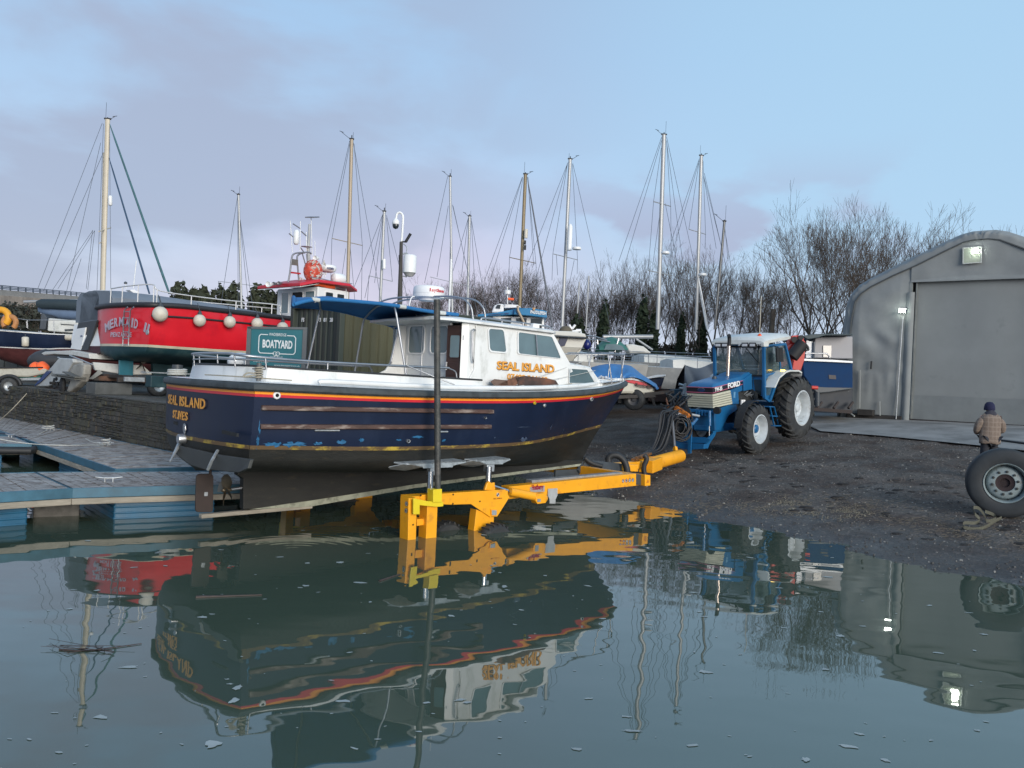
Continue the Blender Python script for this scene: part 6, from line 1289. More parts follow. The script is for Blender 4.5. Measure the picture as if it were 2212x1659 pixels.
for x, z, hw in ((WX - .75, wtop - .08, 1.25), (WX - .1, wtop + .12, 1.35), (WX + 1.2, wtop + .14, 1.35), (WHf + .3, wtop + .02, 1.1)): secs.append([P3(x, -hw, z), P3(x, hw, z), P3(x, hw * .97, z + .10), P3(x, 0, z + .14), P3(x, -hw * .97, z + .10)])
m.loft(secs); m.build('wheelhouse_roof', rd, mat('red_trim', (.5, .015, .03), .4), smooth=0, bevel=.02)
m = MB(); m.prism([P3(WX - .74, -1.2, wtop - .09), P3(WX - .74, 1.2, wtop - .09), P3(WX, 1.2, wtop + .1), P3(WX, -1.2, wtop + .1)], (0, 0, -.02)); m.build('roof_underside', rd, wclean, smooth=0)
for y0_, y1_, mt_, nm in ((.85, .45, glass, 'aft_window'), (.25, -.35, dark, 'doorway'), (-.50, -1.0, glass, 'aft_window')):
 window(rd, nm, [P3(WX, y0_, wtop - .15), P3(WX, y1_, wtop - .15), P3(WX, y1_, wtop - .85), P3(WX, y0_, wtop - .85)], (-1, 0, 0), mt=mt_, r_=.1)
for x0_, x1_ in ((.65, 1.25), (1.6, 2.2)): window(rd, 'side_window', [P3(WX + x0_ * SW, -1.15 + x0_ * .06, wtop - .14), P3(WX + x1_ * SW, -1.15 + x1_ * .06, wtop - .14), P3(WX + x1_ * SW, -1.15 + x1_ * .06, wtop - .6), P3(WX + x0_ * SW, -1.15 + x0_ * .06, wtop - .6)], (0, -1, 0), mt=glassd, r_=.12)
rq = lambda x, y, off=-.3: rd.q(cW(x, y), off)
def tubes(tt, name, runs, r_, mt, off=-.3, sm=True, f=None):
 m = MB()
 for run in runs:
  P = [(f or rq)(x, y, off) for x, y in run]; m.tube(spl(P, 6 * len(P)) if sm and len(P) > 2 else P, r_, 6)
 return m.build(name, tt, mt)
gy = mat('gantry_grey', (.22, .22, .24), .45, .4, var=.2)
g_ = tubes(rd, 'mast_gantry', [[(440, 1170), (470, 1000), (500, 760), (540, 690), (640, 670), (790, 665), (830, 690)]], .028, gy, -.9); tubes(rd, 'mast_gantry', [[(620, 1140), (605, 960), (590, 760), (620, 700), (700, 670)]], .028, gy, -.5)
tubes(rd, 'gantry_strut', [[(680, 690), (740, 900)], [(645, 580), (720, 680)], [(750, 690), (790, 1130)]], .02, gy)
tubes(rd, 'gantry_bar', [[(455, 345), (520, 400)], [(520, 180), (640, 260)], [(660, 310), (745, 385)]], .02, gy)
tubes(rd, 'whip_aerial', [[(475, 130), (510, 660)], [(645, 140), (640, 650)], [(745, 320), (750, 640)], [(825, 80), (845, 720)], [(890, 470), (900, 900), (955, 1090)]], .013, wclean)
m = MB(); m.prism([rq(490, 770, -.9), rq(600, 790, -.55), rq(598, 890, -.55), rq(480, 875, -.9)], (.02, 0, 0)); m.build('grey_panel', rd, mat('dull_panel', (.18, .17, .15), .6), smooth=0)
m = MB(); m.prism([rq(462, 985, -.9), rq(640, 1010, -.5), rq(640, 1035, -.5), rq(460, 1015, -.9)], (.03, 0, 0)); m.build('red_panel', rd, _m['red_trim'], smooth=0)
c = rq(577, 410); dz = (rq(577, 280) - rq(577, 540)).z / 2; m = MB(); m.lathe([(0, -dz), (.06, -dz * .95), (.095, -dz * .7), (.10, -.0), (.095, dz * .7), (.06, dz * .95), (0, dz)], c, (0, 0, 1), 20); m.build('antenna_dome', rd, wclean)
m = MB(); c = rq(845, 95); m.beam(c + Vector((-.18, -.1, .0)), c + Vector((.18, .1, .1)), .34, .04); m.build('flat_lamp', rd, gy, smooth=0, bevel=.01)
m = MB(); m.tube([rq(800, 190), rq(780, 600), rq(790, 860)], [.045, .06, .06], 10); m.build('mast_pole', rd, mat('pole_grey', (.35, .36, .37), .5))
m = MB(); c = rq(750, 570); m.lathe([(0, -.03), (.2, 0), (0, .04)], c, (0, 0, 1), 20); m.build('gps_disc', rd, wclean)
c = rq(1095, 940, -.2); m = MB(); m.lathe([(0, -.13), (.2, -.12), (.28, -.09), (.32, -.03), (.32, .07), (.29, .11), (.16, .13), (0, .13)], c, (0, 0, 1), 28); rdm = m.build('radar_dome', rd, wclean)
A = c + Vector((-.1, -.36, .0)); o = text('KODEN', 'lettering', rd, mat('navy_letters', (.02, .04, .12), .5), rq(1100, 945, -.54), (1, -.05, 0), (0, 0, 1), width=.26, height=.075, bold=.04, parent=rdm)
tubes(rd, 'radar_legs', [[(1020, 1010), (985, 1110)], [(1060, 1010), (1020, 1100)], [(1090, 1005), (1050, 1100)]], .012, wclean, sm=False)
ball_m = mat('white_buoy', (.56, .52, .44), .5, var=.15, scale=6, col2=(.33, .28, .22), c2=(.55, .75), c2scale=4)
m = MB(); a, b = rq(1215, 1165, -.55), rq(1415, 1165, -.55); cc = (a + b) / 2 + Vector((0, .1, .12)); L2 = (b - a).length / 2; m.lathe([(0, -L2), (.14, -L2 * .92), (.18, -L2 * .7), (.19, 0), (.18, L2 * .7), (.14, L2 * .92), (0, L2)], cc, (1, 0, 0), 20); m.build('life_raft_canister', rd, wclean)
tubes(rd, 'roof_rail', [[(810, 1080), (1000, 1110), (1230, 1160), (1520, 1195)], [(1415, 1160), (1415, 1450)], [(1240, 1170), (1245, 1280)], [(820, 1130), (950, 1180), (1200, 1250), (1420, 1290)]], .016, stain, -1.0)
tubes(rd, 'orange_float', [[(880, 1200), (980, 1205), (1100, 1235), (1215, 1250)]], .07, orange, -1.0)
for x, y, s_ in ((150, 1205, .10), (240, 1195, .06), (325, 1185, .06), (690, 1135, .10), (935, 765, .09)):
 c = rq(x, y, -.2 if x < 900 else -.3); m = MB(); m.lathe([(0, -.04), (s_ * .5, -.04), (s_ * .6, 0), (s_, .16), (s_ * .9, .18), (0, .1)], c, (-.9, -.4, -.1), 16); m.build('horn_speaker' if s_ > .08 else 'deck_lamp', rd, wclean if s_ > .08 else gy)
lr = T('net_buoy_bundle', 'orange and white netted buoy bundle lashed on the wheelhouse roof of the red boat', 'buoy bundle', tuple(rd.wv(rq(860, 980, -.5)))[:2], rq(860, 1140, -.5).z, 40)
c = lr.loc(rd.wv(rq(860, 985, -.5))); m = MB(); m.ball(c, (.34, .30, .40), 16); m.build('orange_cover', lr, mat('orange_red', (.55, .06, .03), .6, var=.4, scale=10, col2=(.5, .35, .3), c2=(.52, .6), c2scale=9))
m = MB(); r = random.Random(3)
for k in range(26): a = r.uniform(0, 6.28); b_ = r.uniform(-1, 1); m.tube([c + Vector((cos(a) * .3, -.27, b_ * .3)), c + Vector((cos(a) * .25 + r.uniform(-.1, .1), -.33, b_ * .3 + r.uniform(-.1, .1)))], .02, 5)
m.build('netting', lr, wrope)
for i, (p, D) in enumerate(((cA_(1908, 610), 0), (c2_(50, 450), 0), (c2_(383, 502), 0), (c2_(645, 515), 0), (c2_(885, 530), 0), (c2_(1105, 565), 0))):
 a = rd.q(p, -1.95); nm = ['nearest the transom corner, largest of the row', 'second from the transom corner of the red boat', 'third from the transom corner, under the thick of the rail', 'fourth from the transom corner, with a dark scuff below', 'above the teal sign, left of the last one', 'partly hidden by the dark green container'][i]
 W_ = rd.wv(a); tt = T('ball_fender', 'pale ball fender ' + nm, 'fender', (W_.x, W_.y), a.z - .25, 40, group='ball fenders along the red boat')
 m = MB(); s_ = .205 if i == 0 else .172; m.ball((0, 0, a.z - .02), (s_, s_, s_ * 1.02), 20); m.build('ball', tt, ball_m); m = MB(); m.tube([(0, 0, a.z + s_ * .9), (0, 0, a.z + s_ + .08)], [.07, .03], 8); m.tube([(0, 0, a.z + s_ + .05), (0, .15, a.z + s_ + .3)], .012, 5); m.build('eye_and_line', tt, grey)
def yardwheel(tt, p, R, w, D_, th_=None, rim=galv):
 """small trailer wheel: p world point of the hub, local frame of tt, axle across (lateral)"""
 c = tt.loc(p); m = MB(); m.lathe([(R * .55, -w / 2), (R * .9, -w / 2), (R, -w * .3), (R, w * .3), (R * .9, w / 2), (R * .55, w / 2), (R * .55, -w / 2)], c, (0, 1, 0), 28); W_ = m.build('wheel', tt, tyre)
 m = MB(); m.lathe([(R * .57, w * .45), (R * .5, w * .2), (R * .2, w * .1), (R * .15, w * .35), (0, w * .35)], c, (0, 1, 0), 20, cap=False); m.lathe([(R * .57, -w * .45), (R * .5, -w * .2), (R * .2, -w * .1), (R * .15, -w * .35), (0, -w * .35)], c, (0, 1, 0), 20, cap=False); m.build('rim', tt, rim, parent=W_); return W_
rt = T('cradle_trailer', 'low dark steel trailer carrying the red fishing boat beside the quay wall', 'trailer', ro_, QZ, 40)
m = MB()
for y in (-.75, .75): m.beam((-.4, y, QZ + .42), (7, y, QZ + .42), .10, .14)
for x in (0, 2, 4, 6): m.beam((x, -1, QZ + .5), (x, 1, QZ + .5), .1, .1)
m.build('chassis', rt, mat('dark_chassis', (.04, .035, .032), .7, var=.4, col2=(.14, .07, .045), c2=(.55, .7)), smooth=0, bevel=.01)
for x in (.55, 1.25): yardwheel(rt, rt.wv((x, -1.15, QZ + .29)), .30, .2, 0)
m = MB(); m.beam((.1, -1.15, QZ + .66), (1.7, -1.15, QZ + .66), .26, .03); m.beam((-.4, -1.15, QZ + .45), (.15, -1.15, QZ + .45), .06, .12); m.build('mudguard', rt, galv, smooth=0)
def block(lab, P, d, mt, name='concrete_block', cat='block', th=40, grp=None, bev=.02):
 tt = T(name, lab, cat, (P.x, P.y), P.z, th, group=grp); m = MB(); m.box((0, 0, P.z + d[2] / 2), d); m.build('block', tt, mt, smooth=0, bevel=bev); return tt
block('grey concrete ballast block on the quay edge below the red boat rudder', WZ(cA_(1300, 1575), QZ), (1.0, .6, .32), mat('block_dark', (.09, .095, .095), .9, var=.3, bump=.4))
tt = T('ballast_bag', 'grey bollard with white rope coil beside the keel of the red boat', 'bollard', tuple(WY(cA_(2110, 1330), 20.5))[:2], 1.9, 40); c = tt.loc(WY(cA_(2110, 1340), 20.5)); tt.e.name = 'rope_bollard'
m = MB(); m.tube([c + Vector((0, 0, -.5)), c + Vector((0, 0, .25))], .13, 12); m.build('bollard', tt, grey); m = MB(); m.tube([c + Vector((cos(a * .5) * .22, sin(a * .5) * .22, -.02 + .004 * a)) for a in range(40)], .025, 5); m.build('rope_coil', tt, wrope)
block('pale pontoon float block lying behind the bollard on the quay', WY(cA_(1900, 1400), 21) - Vector((0, 0, .2)), (.6, .3, .3), teal)
# ---- white motor cruiser behind the transom, with grey canopy
mc = T('motor_cruiser', 'white motor cruiser with tall grey canopy between the navy yacht and the red boat', 'boat', tuple(WY(cA_(1030, 1000), 24.5))[:2], QZ, 42)
gc = mat('grey_canopy', (.16, .19, .23), .7, var=.12, scale=2, bump=.15, bscale=6)
zq = lambda x, y, off=0: mc.r(cA_(x, y), off)
def slab(tt, name, P, vec, mt, bev=.01, parent=None, smooth=0): m = MB(); m.prism(P, vec); return m.build(name, tt, mt, smooth=smooth, bevel=bev, parent=parent)
CZ = 5.2
slab(mc, 'canopy_aft', [zq(x, y) for x, y in ((972, 420), (1000, 370), (1060, 343), (1150, 345), (1180, 400), (1170, 690), (1065, 700), (945, 722))], (.05, 0, 0), gc)
A0_ = zq(1060, 343); a1 = zq(975, 400); a2 = zq(1190, 420)
m = MB(); secs = []
for k, (x, dz, w_) in enumerate(((0, 0, 1), (.3, .03, 1.0), (1.4, .02, 1.0), (2.6, -.02, 1), (3.8, -.06, 1.0), (5.2, -.16, .95), (6.0, -.5, .9))):
 ctr = (a1.y + a2.y) / 2 - .25; hw = 1.35 * w_; zt_ = A0_.z + dz - .0
 secs.append([P3(x, ctr - hw, zt_ - .95), P3(x, ctr - hw, zt_ - .28), P3(x, ctr - hw * .8, zt_ - .06), P3(x, ctr, zt_), P3(x, ctr + hw * .8, zt_ - .06), P3(x, ctr + hw, zt_ - .28), P3(x, ctr + hw, zt_ - .95)])
m.loft(secs); o = m.build('canopy', mc, gc, smooth=50); s_ = o.modifiers.new('s', 'SOLIDIFY'); s_.thickness = .02
cw_ = (a1.y + a2.y) / 2 - .25
zd = zq(1000, 740).z; zk = zq(1050, 1100).z
shm = [P3(0, 1.45, zd - .0), P3(3, 1.5, zd + .02), P3(6, 1.2, zd + .15), P3(8.5, .4, zd + .35), P3(9.2, 0, zd + .4)]
chm = [P3(-.1, 1.25, zk + .25), P3(3, 1.3, zk + .25), P3(6, .9, zk + .4), P3(8.0, .2, zk + .7), P3(8.5, 0, zk + .8)]
kem = [P3(0, .05, zk - .15), P3(3, .05, zk - .2), P3(6, .05, zk), P3(7.6, .03, zk + .3), P3(8.2, 0, zk + .5)]
HM = [[P3(p.x, p.y, p.z) for p in q] for q in (kem, chm, shm)]
def shiftgrid(objs, dy):
 for o in objs:
  for v in o.data.vertices: v.co.y += dy
shiftgrid([hband(mc, 'hull', HM, wlist(.5, 1, 6), wclean, nt_=16), hband(mc, 'bottom', HM, wlist(0, .5, 4), mat('maroon_antifouling', (.055, .012, .02), .6, var=.3), nt_=16, push=.002)], cw_)
slab(mc, 'transom_band', [zq(x, y, -.03) for x, y in ((945, 722), (1170, 690), (1180, 770), (1130, 780), (990, 1055), (1035, 790), (925, 800))], (-.03, 0, 0), mat('dark_band', (.03, .035, .04), .5))
slab(mc, 'transom_panel', [zq(x, y, -.06) for x, y in ((928, 795), (1040, 778), (985, 1050), (855, 1035))], (-.05, 0, 0), wclean, .02)
slab(mc, 'canopy_post', [zq(x, y, -.07) for x, y in ((1130, 700), (1180, 695), (1070, 1050), (985, 1052))], (-.06, 0, 0), mat('dark_band', (.03, .035, .04), .5))
text('La Vida', 'name_lettering', mc, mat('navy_letters', (.02, .04, .12), .5), zq(957, 893, -.115), zq(1015, 888, -.115) - zq(957, 893, -.115), (0, 0, 1), width=.16, height=.06, depth=.004)
P = [zq(x, y, -.3) for x, y in ((487, 1085), (530, 1065), (860, 1050), (1055, 1085), (1068, 1150), (870, 1110), (640, 1095), (520, 1108))]; slab(mc, 'bathing_platform', P, (.9, 0, 0), offw, .02)
for x0_, y0_, x1_, y1_ in ((700, 1030, 585, 1050), (620, 1045, 875, 1040)): pass
tubes(mc, 'platform_strut', [[(690, 1135), (880, 1225)], [(830, 1110), (1100, 1220)]], .02, galv, 0, sm=False, f=lambda x, y, o: mc.r(cA_(x, y), -.5))
om = mat('drive_white', (.42, .44, .44), .5, var=.2, scale=3, col2=(.2, .2, .18), c2=(.55, .75))
slab(mc, 'stern_quarter', [zq(x, y, -.6) for x, y in ((700, 1140), (860, 1150), (870, 1190), (790, 1330), (700, 1430), (560, 1480), (415, 1480))], (.3, 0, 0), om, .03)
slab(mc, 'blue_flash', [zq(x, y, -.62) for x, y in ((560, 1300), (620, 1300), (490, 1430), (415, 1480), (440, 1440))], (-.02, 0, 0), mat('flash_blue', (.02, .05, .16), .5), 0)
slab(mc, 'drive_leg', [zq(x, y, -.9) for x, y in ((870, 1225), (960, 1195), (1000, 1220), (990, 1330), (960, 1420), (900, 1490), (820, 1550), (785, 1540), (830, 1420), (800, 1330))], (.22, 0, 0), mat('outboard_grey', (.30, .29, .26), .6, var=.3, scale=4, col2=(.16, .15, .13), c2=(.5, .7)), .05)
m = MB();
for x0_, y0_, x1_, y1_ in ((680, 1335, 960, 1375), (680, 1355, 950, 1395), (810, 1310, 940, 1370)): m.beam(zq(x0_, y0_, -.95), zq(x1_, y1_, -.95), .3, .03)
m.build('anti_ventilation_plate', mc, mat('plate_dark', (.10, .10, .09), .6), smooth=0)
c = zq(660, 1440, -.95); m = MB()
for k in range(4): a = k * pi / 2 + .4; m.ball(c + Vector((0, cos(a) * .13, sin(a) * .13)), (.03, .10 if k % 2 else .06, .10 if not k % 2 else .06), 8)
m.tube([c + Vector((.1, 0, 0)), c + Vector((-.15, 0, 0))], .04, 8); m.build('propeller', mc, dark)
c = zq(745, 1470, -.9); m = MB(); m.ball(c, (.08, .15, .3), 10); m.build('propeller_blades', mc, dark)
slab(mc, 'skeg_block', [zq(x, y, -.5) for x, y in ((405, 1500), (700, 1480), (780, 1550), (430, 1545))], (.5, 0, 0), mat('block_timber', (.04, .03, .028), .8), .02)
tubes(mc, 'canopy_frame', [[(1205, 420), (1262, 500)], [(1190, 430), (1200, 520)]], .025, dark, f=lambda x, y, o: mc.r(cA_(x, y), .4))
slab(mc, 'white_arch', [rd.q(cA_(x, y), -.1) * 0 + mc.loc(WY(cA_(x, y), 25.2)) for x, y in ((1540, 330), (1600, 325), (1830, 478), (1740, 478))], (0, .3, 0), wclean)
tubes(mc, 'aerial', [[(1625, -20), (1590, 310)], [(1497, 240), (1500, 320)]], .015, wclean, f=lambda x, y, o: mc.loc(WY(cA_(x, y), 25.5)))
m = MB(); m.lathe([(0, .03), (.05, 0), (.05, -.05)], mc.loc(WY(cA_(1497, 240), 25.5)), (0, 0, 1), 10); m.build('stern_light', mc, grey)
sb_ = T('open_workboat', 'low white open boat hull on the quay under the red boat stern', 'boat', tuple(WY(cA_(1250, 1300), 23.6))[:2], QZ, 60)
f_ = lambda x, y, d=23.6: sb_.loc(WY(cA_(x, y), d))
slab(sb_, 'hull', [f_(x, y) for x, y in ((1100, 1190), (1418, 1215), (1700, 1225), (1820, 1340), (1500, 1345), (1230, 1300), (1130, 1290))], (0, .8, 0), offw, .03)
slab(sb_, 'lower_hull', [f_(x, y) + Vector((0, .05, 0)) for x, y in ((1230, 1300), (1500, 1340), (1810, 1345), (1760, 1395), (1200, 1340))], (0, .7, 0), grey, .02)
slab(sb_, 'fin_bracket', [f_(x, y, 23.2) for x, y in ((1180, 1280), (1225, 1320), (1110, 1395), (1055, 1395))], (0, .05, 0), mat('bracket_grey', (.25, .26, .25), .6), .005)
# ---- navy sailing yacht at the far left
def stay(m, a, b, r_=.012): m.tube([a, b], r_, 4, cap=False)
ny = T('sailing_yacht', 'navy blue sailing yacht with white deck and tall cream mast at far left', 'sailing boat', tuple(WY((100, 760), 33))[:2], QZ, 82)
yq = lambda x, y, off=-1.6: ny.q(cA_(x, y), off)
a0, a1_, b0, b1 = yq(0, 812), yq(900, 860), yq(0, 1015), yq(860, 1035)
xs0, xe = a0.x - 1.2, a0.x + 10.2
sA = [P3(xs0, 1.25, a0.z + .05), P3(a0.x + 1.5, 1.6, a0.z - .02), P3(a1_.x, 1.62, a1_.z), P3(a1_.x + 3, 1.2, a1_.z + .12), P3(xe - 1, .45, a1_.z + .3), P3(xe, 0, a1_.z + .38)]
sB = [P3(xs0 + .3, 1.1, b0.z), P3(a0.x + 1.5, 1.5, b0.z), P3(b1.x, 1.52, b1.z), P3(a1_.x + 3, .9, b1.z), P3(xe - 1.6, .25, b1.z + .05), P3(xe - 1.2, 0, b1.z + .05)]
sC = [P3(xs0 + .8, .7, b0.z - .45), P3(a0.x + 1.5, 1.1, b0.z - .7), P3(b1.x, 1.1, b1.z - .75), P3(a1_.x + 3, .55, b1.z - .6), P3(xe - 2.3, .12, b1.z - .3), P3(xe - 2, 0, b1.z - .25)]
sD = [P3(xs0 + 1.2, .1, b0.z - .6), P3(a0.x + 1.5, .15, b0.z - 1.2), P3(b1.x, .15, b1.z - 1.25), P3(a1_.x + 3, .1, b1.z - .9), P3(xe - 2.9, .05, b1.z - .5), P3(xe - 2.6, 0, b1.z - .4)]
HN = [sD, sC, sB, [(p + q_) / 2 + Vector((0, .03, 0)) for p, q_ in zip(sA, sB)], sA]
hband(ny, 'hull', HN, wlist(.52, .97, 6), navy, nt_=24); hband(ny, 'white_sheer_stripe', HN, wlist(.97, 1, 1), wclean, nt_=24, push=.004); hband(ny, 'white_boot_stripe', HN, wlist(.5, .52, 1), wclean, nt_=24, push=.003)
hband(ny, 'bottom', HN, wlist(0, .5, 6), mat('maroon_bottom', (.09, .025, .025), .6, var=.3), nt_=24)
m = MB(); m.loft([[P3(hullgrid(HN, i / 20, 1).x, hullgrid(HN, i / 20, 1).y * k, hullgrid(HN, i / 20, 1).z + (.06 if k == 0 else 0)) for k in (-.98, 0, .98)] for i in range(20)], closed=False); m.build('deck', ny, offw)
slab(ny, 'coachroof', [yq(x, y, -.8) for x, y in ((560, 820), (570, 665), (880, 690), (950, 720), (960, 850))], (0, 1.6, 0), offw, .06)
for pp in (((770, 800), (920, 795), (920, 815), (775, 822)), ((720, 735), (890, 745), (890, 755), (730, 745))): slab(ny, 'coachroof_window', [yq(x, y, -.82) for x, y in pp], (0, -.02, 0), glassd, 0)
slab(ny, 'spray_hood', [yq(x, y, -.7) for x, y in ((465, 800), (490, 610), (520, 610), (560, 660), (540, 800))], (0, 1.4, 0), mat('hood_dark', (.05, .06, .075), .7), .03)
tubes(ny, 'guard_rail', [[(0, 640), (330, 690), (640, 690), (950, 690)], [(0, 760), (240, 770)], [(325, 690), (330, 790)], [(640, 690), (645, 860)], [(315, 700), (320, 780)]], .014, stain, -1.5, sm=False, f=lambda x, y, o: yq(x, y, o))
m = MB(); A = yq(440, 495, 0); B = yq(960, 505, 0); m.tube([A, A.lerp(B, .1), B + Vector((.8, 0, 0))], [.12, .2, .24], 12); m.build('boom_cover', ny, mat('boom_cover_dark', (.02, .035, .045), .7))
m = MB(); m.tube([A + Vector((-.5, 0, .05)), B + Vector((.8, 0, .25))], .05, 8); m.build('boom', ny, alu)
m = MB(); A = yq(470, 555, .3); B = yq(960, 610, .3); m.tube([A, A.lerp(B, .5) + Vector((0, 0, -.05)), B], [.15, .28, .26], 10); m.build('blue_sail_cover', ny, mat('faded_blue_cover', (.10, .15, .24), .8, bump=.4, bscale=5))
tubes(ny, 'rust_post', [[(665, 530), (665, 665)]], .16, mat('rust_post', (.13, .045, .035), .7), .4, sm=False, f=lambda x, y, o: yq(x, y, o))
def mast(tt, top, base, D, r_, mt, spreaders=(), stays=(), head=True, furl=(), extra=None):
 """mast from pixel base to pixel top at distance D with spreaders (pixel pairs) and stays"""
 g = lambda p, dd=0: tt.loc(WY(p, D + dd)); m = MB(); a, b = g(base), g(top); n_ = 10
 secs = []
 for i in range(2):
  c = (a, b)[i]; secs.append([c + Vector((cos(t) * r_ * 1.35, sin(t) * r_ * .85, 0)) for t in [2 * pi * k / n_ for k in range(n_)]])
 m.loft(secs); M_ = m.build('mast', tt, mt)
 for i, (p, q_) in enumerate(spreaders):
  m = MB(); m.tube([g(p, -.6), g(q_, .6)], r_ * .33, 5); m.build('spreader', tt, mt, parent=M_)
 for p, q_ in stays:
  m = MB(); stay(m, g(p), g(q_), D * .00027); m.build('stay', tt, wire)
 for p, q_, rr_, mt_ in furl:
  m = MB(); P = [g(p), g(p).lerp(g(q_), .1), g(p).lerp(g(q_), .9), g(q_)]; m.tube(P, [rr_ * .3, rr_ * .7, rr_, rr_ * .8], 8); m.build('furled_sail', tt, mt_)
 if head:
  m = MB(); rr = random.Random(int(top[0])); e = rr.choice((-1, 1)); k = rr.uniform(.18, .4); m.box(b + Vector((0, 0, .03)), (r_ * 3.6, .07, .06)); m.tube([b + Vector((e * r_ * 1.6, 0, .03)), b + Vector((e * (r_ + k), 0, k * .7))], .010, 4); m.tube([b + Vector((e * (r_ + k - .08), 0, k * .7)), b + Vector((e * (r_ + k + .1), 0, k * .75 + .03))], .013, 4); m.tube([b + Vector((-e * r_, 0, .03)), b + Vector((-e * r_, 0, rr.uniform(.3, .8)))], .007, 4); m.tube([b, b + Vector((0, 0, rr.uniform(.08, .2)))], .025, 6); m.build('masthead_gear', tt, dark, parent=M_)
 return M_
def lp(x, y): return cL(x, y)
bsc = mat('blue_sail_cover', (.03, .07, .13), .8, var=.2)
mast(ny, (232.5, 258), (222, 635), 35.5, .078, mat('cream_mast', (.52, .46, .36), .45, var=.1), [(lp(785, 1025), lp(880, 995)), (lp(790, 1118), lp(818, 1105))], [(lp(812, 165), lp(300, 1480)), (lp(820, 400), lp(345, 1500)), (lp(800, 320), lp(525, 1520)), (lp(738, 1015), lp(410, 1500)), (lp(752, 1018), lp(460, 1480)), (lp(735, 1015), lp(685, 1480)), (lp(752, 1018), lp(697, 1490)), (lp(645, 1240), lp(560, 1500)), (lp(822, 170), lp(770, 1490)), (lp(870, 170), lp(880, 1490))], furl=[(lp(870, 170), lp(1345, 1520), .055, mat('green_furl', (.05, .13, .15), .8, var=.3)), (lp(866, 440), lp(1187, 1520), .045, bsc)])
m = MB(); m.tube([ny.loc(WY(lp(828, 400), 35.8)), ny.loc(WY(lp(805, 1500), 35.8))], .06, 8); m.build('mizzen_spar', ny, _m['cream_mast'])
c0, c1_ = ny.loc(WY(lp(876, 740), 35.4)), ny.loc(WY(lp(876, 820), 35.4)); m = MB(); m.tube([c0, c0.lerp(c1_, .1), c0.lerp(c1_, .9), c1_], [.05, .085, .085, .05], 12); m.build('radar_reflector', ny, wclean)
for p, s_, lab in ((cA_(10, 660), .3, 'yellow horseshoe lifebuoy at the very left edge, on the navy yacht stern rail'), (cA_(115, 720), .24, 'weathered orange horseshoe lifebuoy on the navy yacht stern rail, right of the yellow one')):
 W_ = WY(p, 31.0); tt = T('horseshoe_buoy', lab, 'lifebuoy', (W_.x, W_.y), W_.z - s_, 90); m = MB(); m.tube([(cos(a) * s_, 0, W_.z + sin(a) * s_) for a in [pi * (-.25) + k * pi * 1.5 / 16 for k in range(17)]], s_ * .42, 10); m.build('float', tt, mat('buoy_yellow', (.72, .33, .02), .6, var=.15) if s_ > .25 else mat('buoy_orange', (.45, .20, .07), .6, var=.35, scale=8))
for p0_, p1_, lab in (((302, 890), (302, 1005), 'white sausage fender hanging upright on the navy yacht side'), ((785, 893), (880, 898), 'white sausage fender lying along the navy yacht rail')):
 A, B = WY(cA_(*p0_), 31.1), WY(cA_(*p1_), 31.1); tt = T('sausage_fender', lab, 'fender', (A.x, A.y), min(A.z, B.z), 90, group='fenders on the navy yacht'); a, b = tt.loc(A), tt.loc(B); m = MB(); m.tube([a, a.lerp(b, .07), a.lerp(b, .93), b], [.08, .125, .125, .08], 12); m.build('body', tt, ball_m); m = MB(); m.tube([a, a + (a - b) * .3 if p0_[0] == p1_[0] else a + (a - b) * .12], .02, 5); m.build('line', tt, grey)
# ---- tender on a trailer at far left
dn = T('tender_on_trailer', 'small cream tender with green bottom on a wheeled trailer at the far left', 'boat', tuple(WY((30, 815), 27))[:2], QZ, 84)
dq = lambda x, y, off=-.7: dn.q(cA_(x, y), off)
slab(dn, 'hull', [dq(x, y) for x, y in ((-60, 1258), (500, 1250), (560, 1280), (540, 1330), (330, 1370), (-60, 1365))], (0, 1.4, 0), mat('tender_cream', (.45, .44, .38), .6, var=.25, scale=3, col2=(.25, .24, .2), c2=(.5, .7), c2scale=3), .06)
slab(dn, 'gunwale', [dq(x, y, -.74) for x, y in ((-60, 1252), (505, 1246), (505, 1262), (-60, 1268))], (0, 1.48, 0), dark, .01)
slab(dn, 'green_bottom', [dq(x, y, -.6) for x, y in ((-60, 1365), (330, 1370), (520, 1340), (450, 1385), (-60, 1400))], (0, 1.2, 0), mat('green_bottom', (.02, .10, .08), .6), .02)
m = MB(); m.beam(dq(-60, 1400, -.6), dq(520, 1390, -.6), .08, .08); m.build('trailer_frame', dn, galv, smooth=0)
yardwheel(dn, dn.wv(dq(112, 1478, -.85)), .27, .17, 0)
m = MB(); c = dq(110, 1478, -.85); m.tube([P3(c.x + cos(a) * .36, c.y, c.z + sin(a) * .34) for a in [radians(k) for k in range(10, 175, 15)]], .06, 6); m.build('mudguard', dn, black)
ot = T('orange_outboard_cover', 'bright orange crumpled cover over an outboard on the small cream tender', 'cover', tuple(WY(cA_(460, 1280), 26.6))[:2], QZ + .5, 90)
m = MB(); c = ot.loc(WY(cA_(420, 1290), 26.6)); m.ball(c, (.22, .2, .26), 12); c2o = ot.loc(WY(cA_(505, 1260), 26.6)); m.ball(c2o, (.22, .2, .22), 12); m.v = [(x + .05 * noise.noise((x * 7, y * 7, z * 7)), y, z + .06 * noise.noise((x * 6, y * 6, z * 6 + 4))) for x, y, z in m.v]; m.build('cover', ot, mat('hi_vis_orange', (.95, .14, .03), .55, var=.15, scale=5, bump=.5, bscale=8))
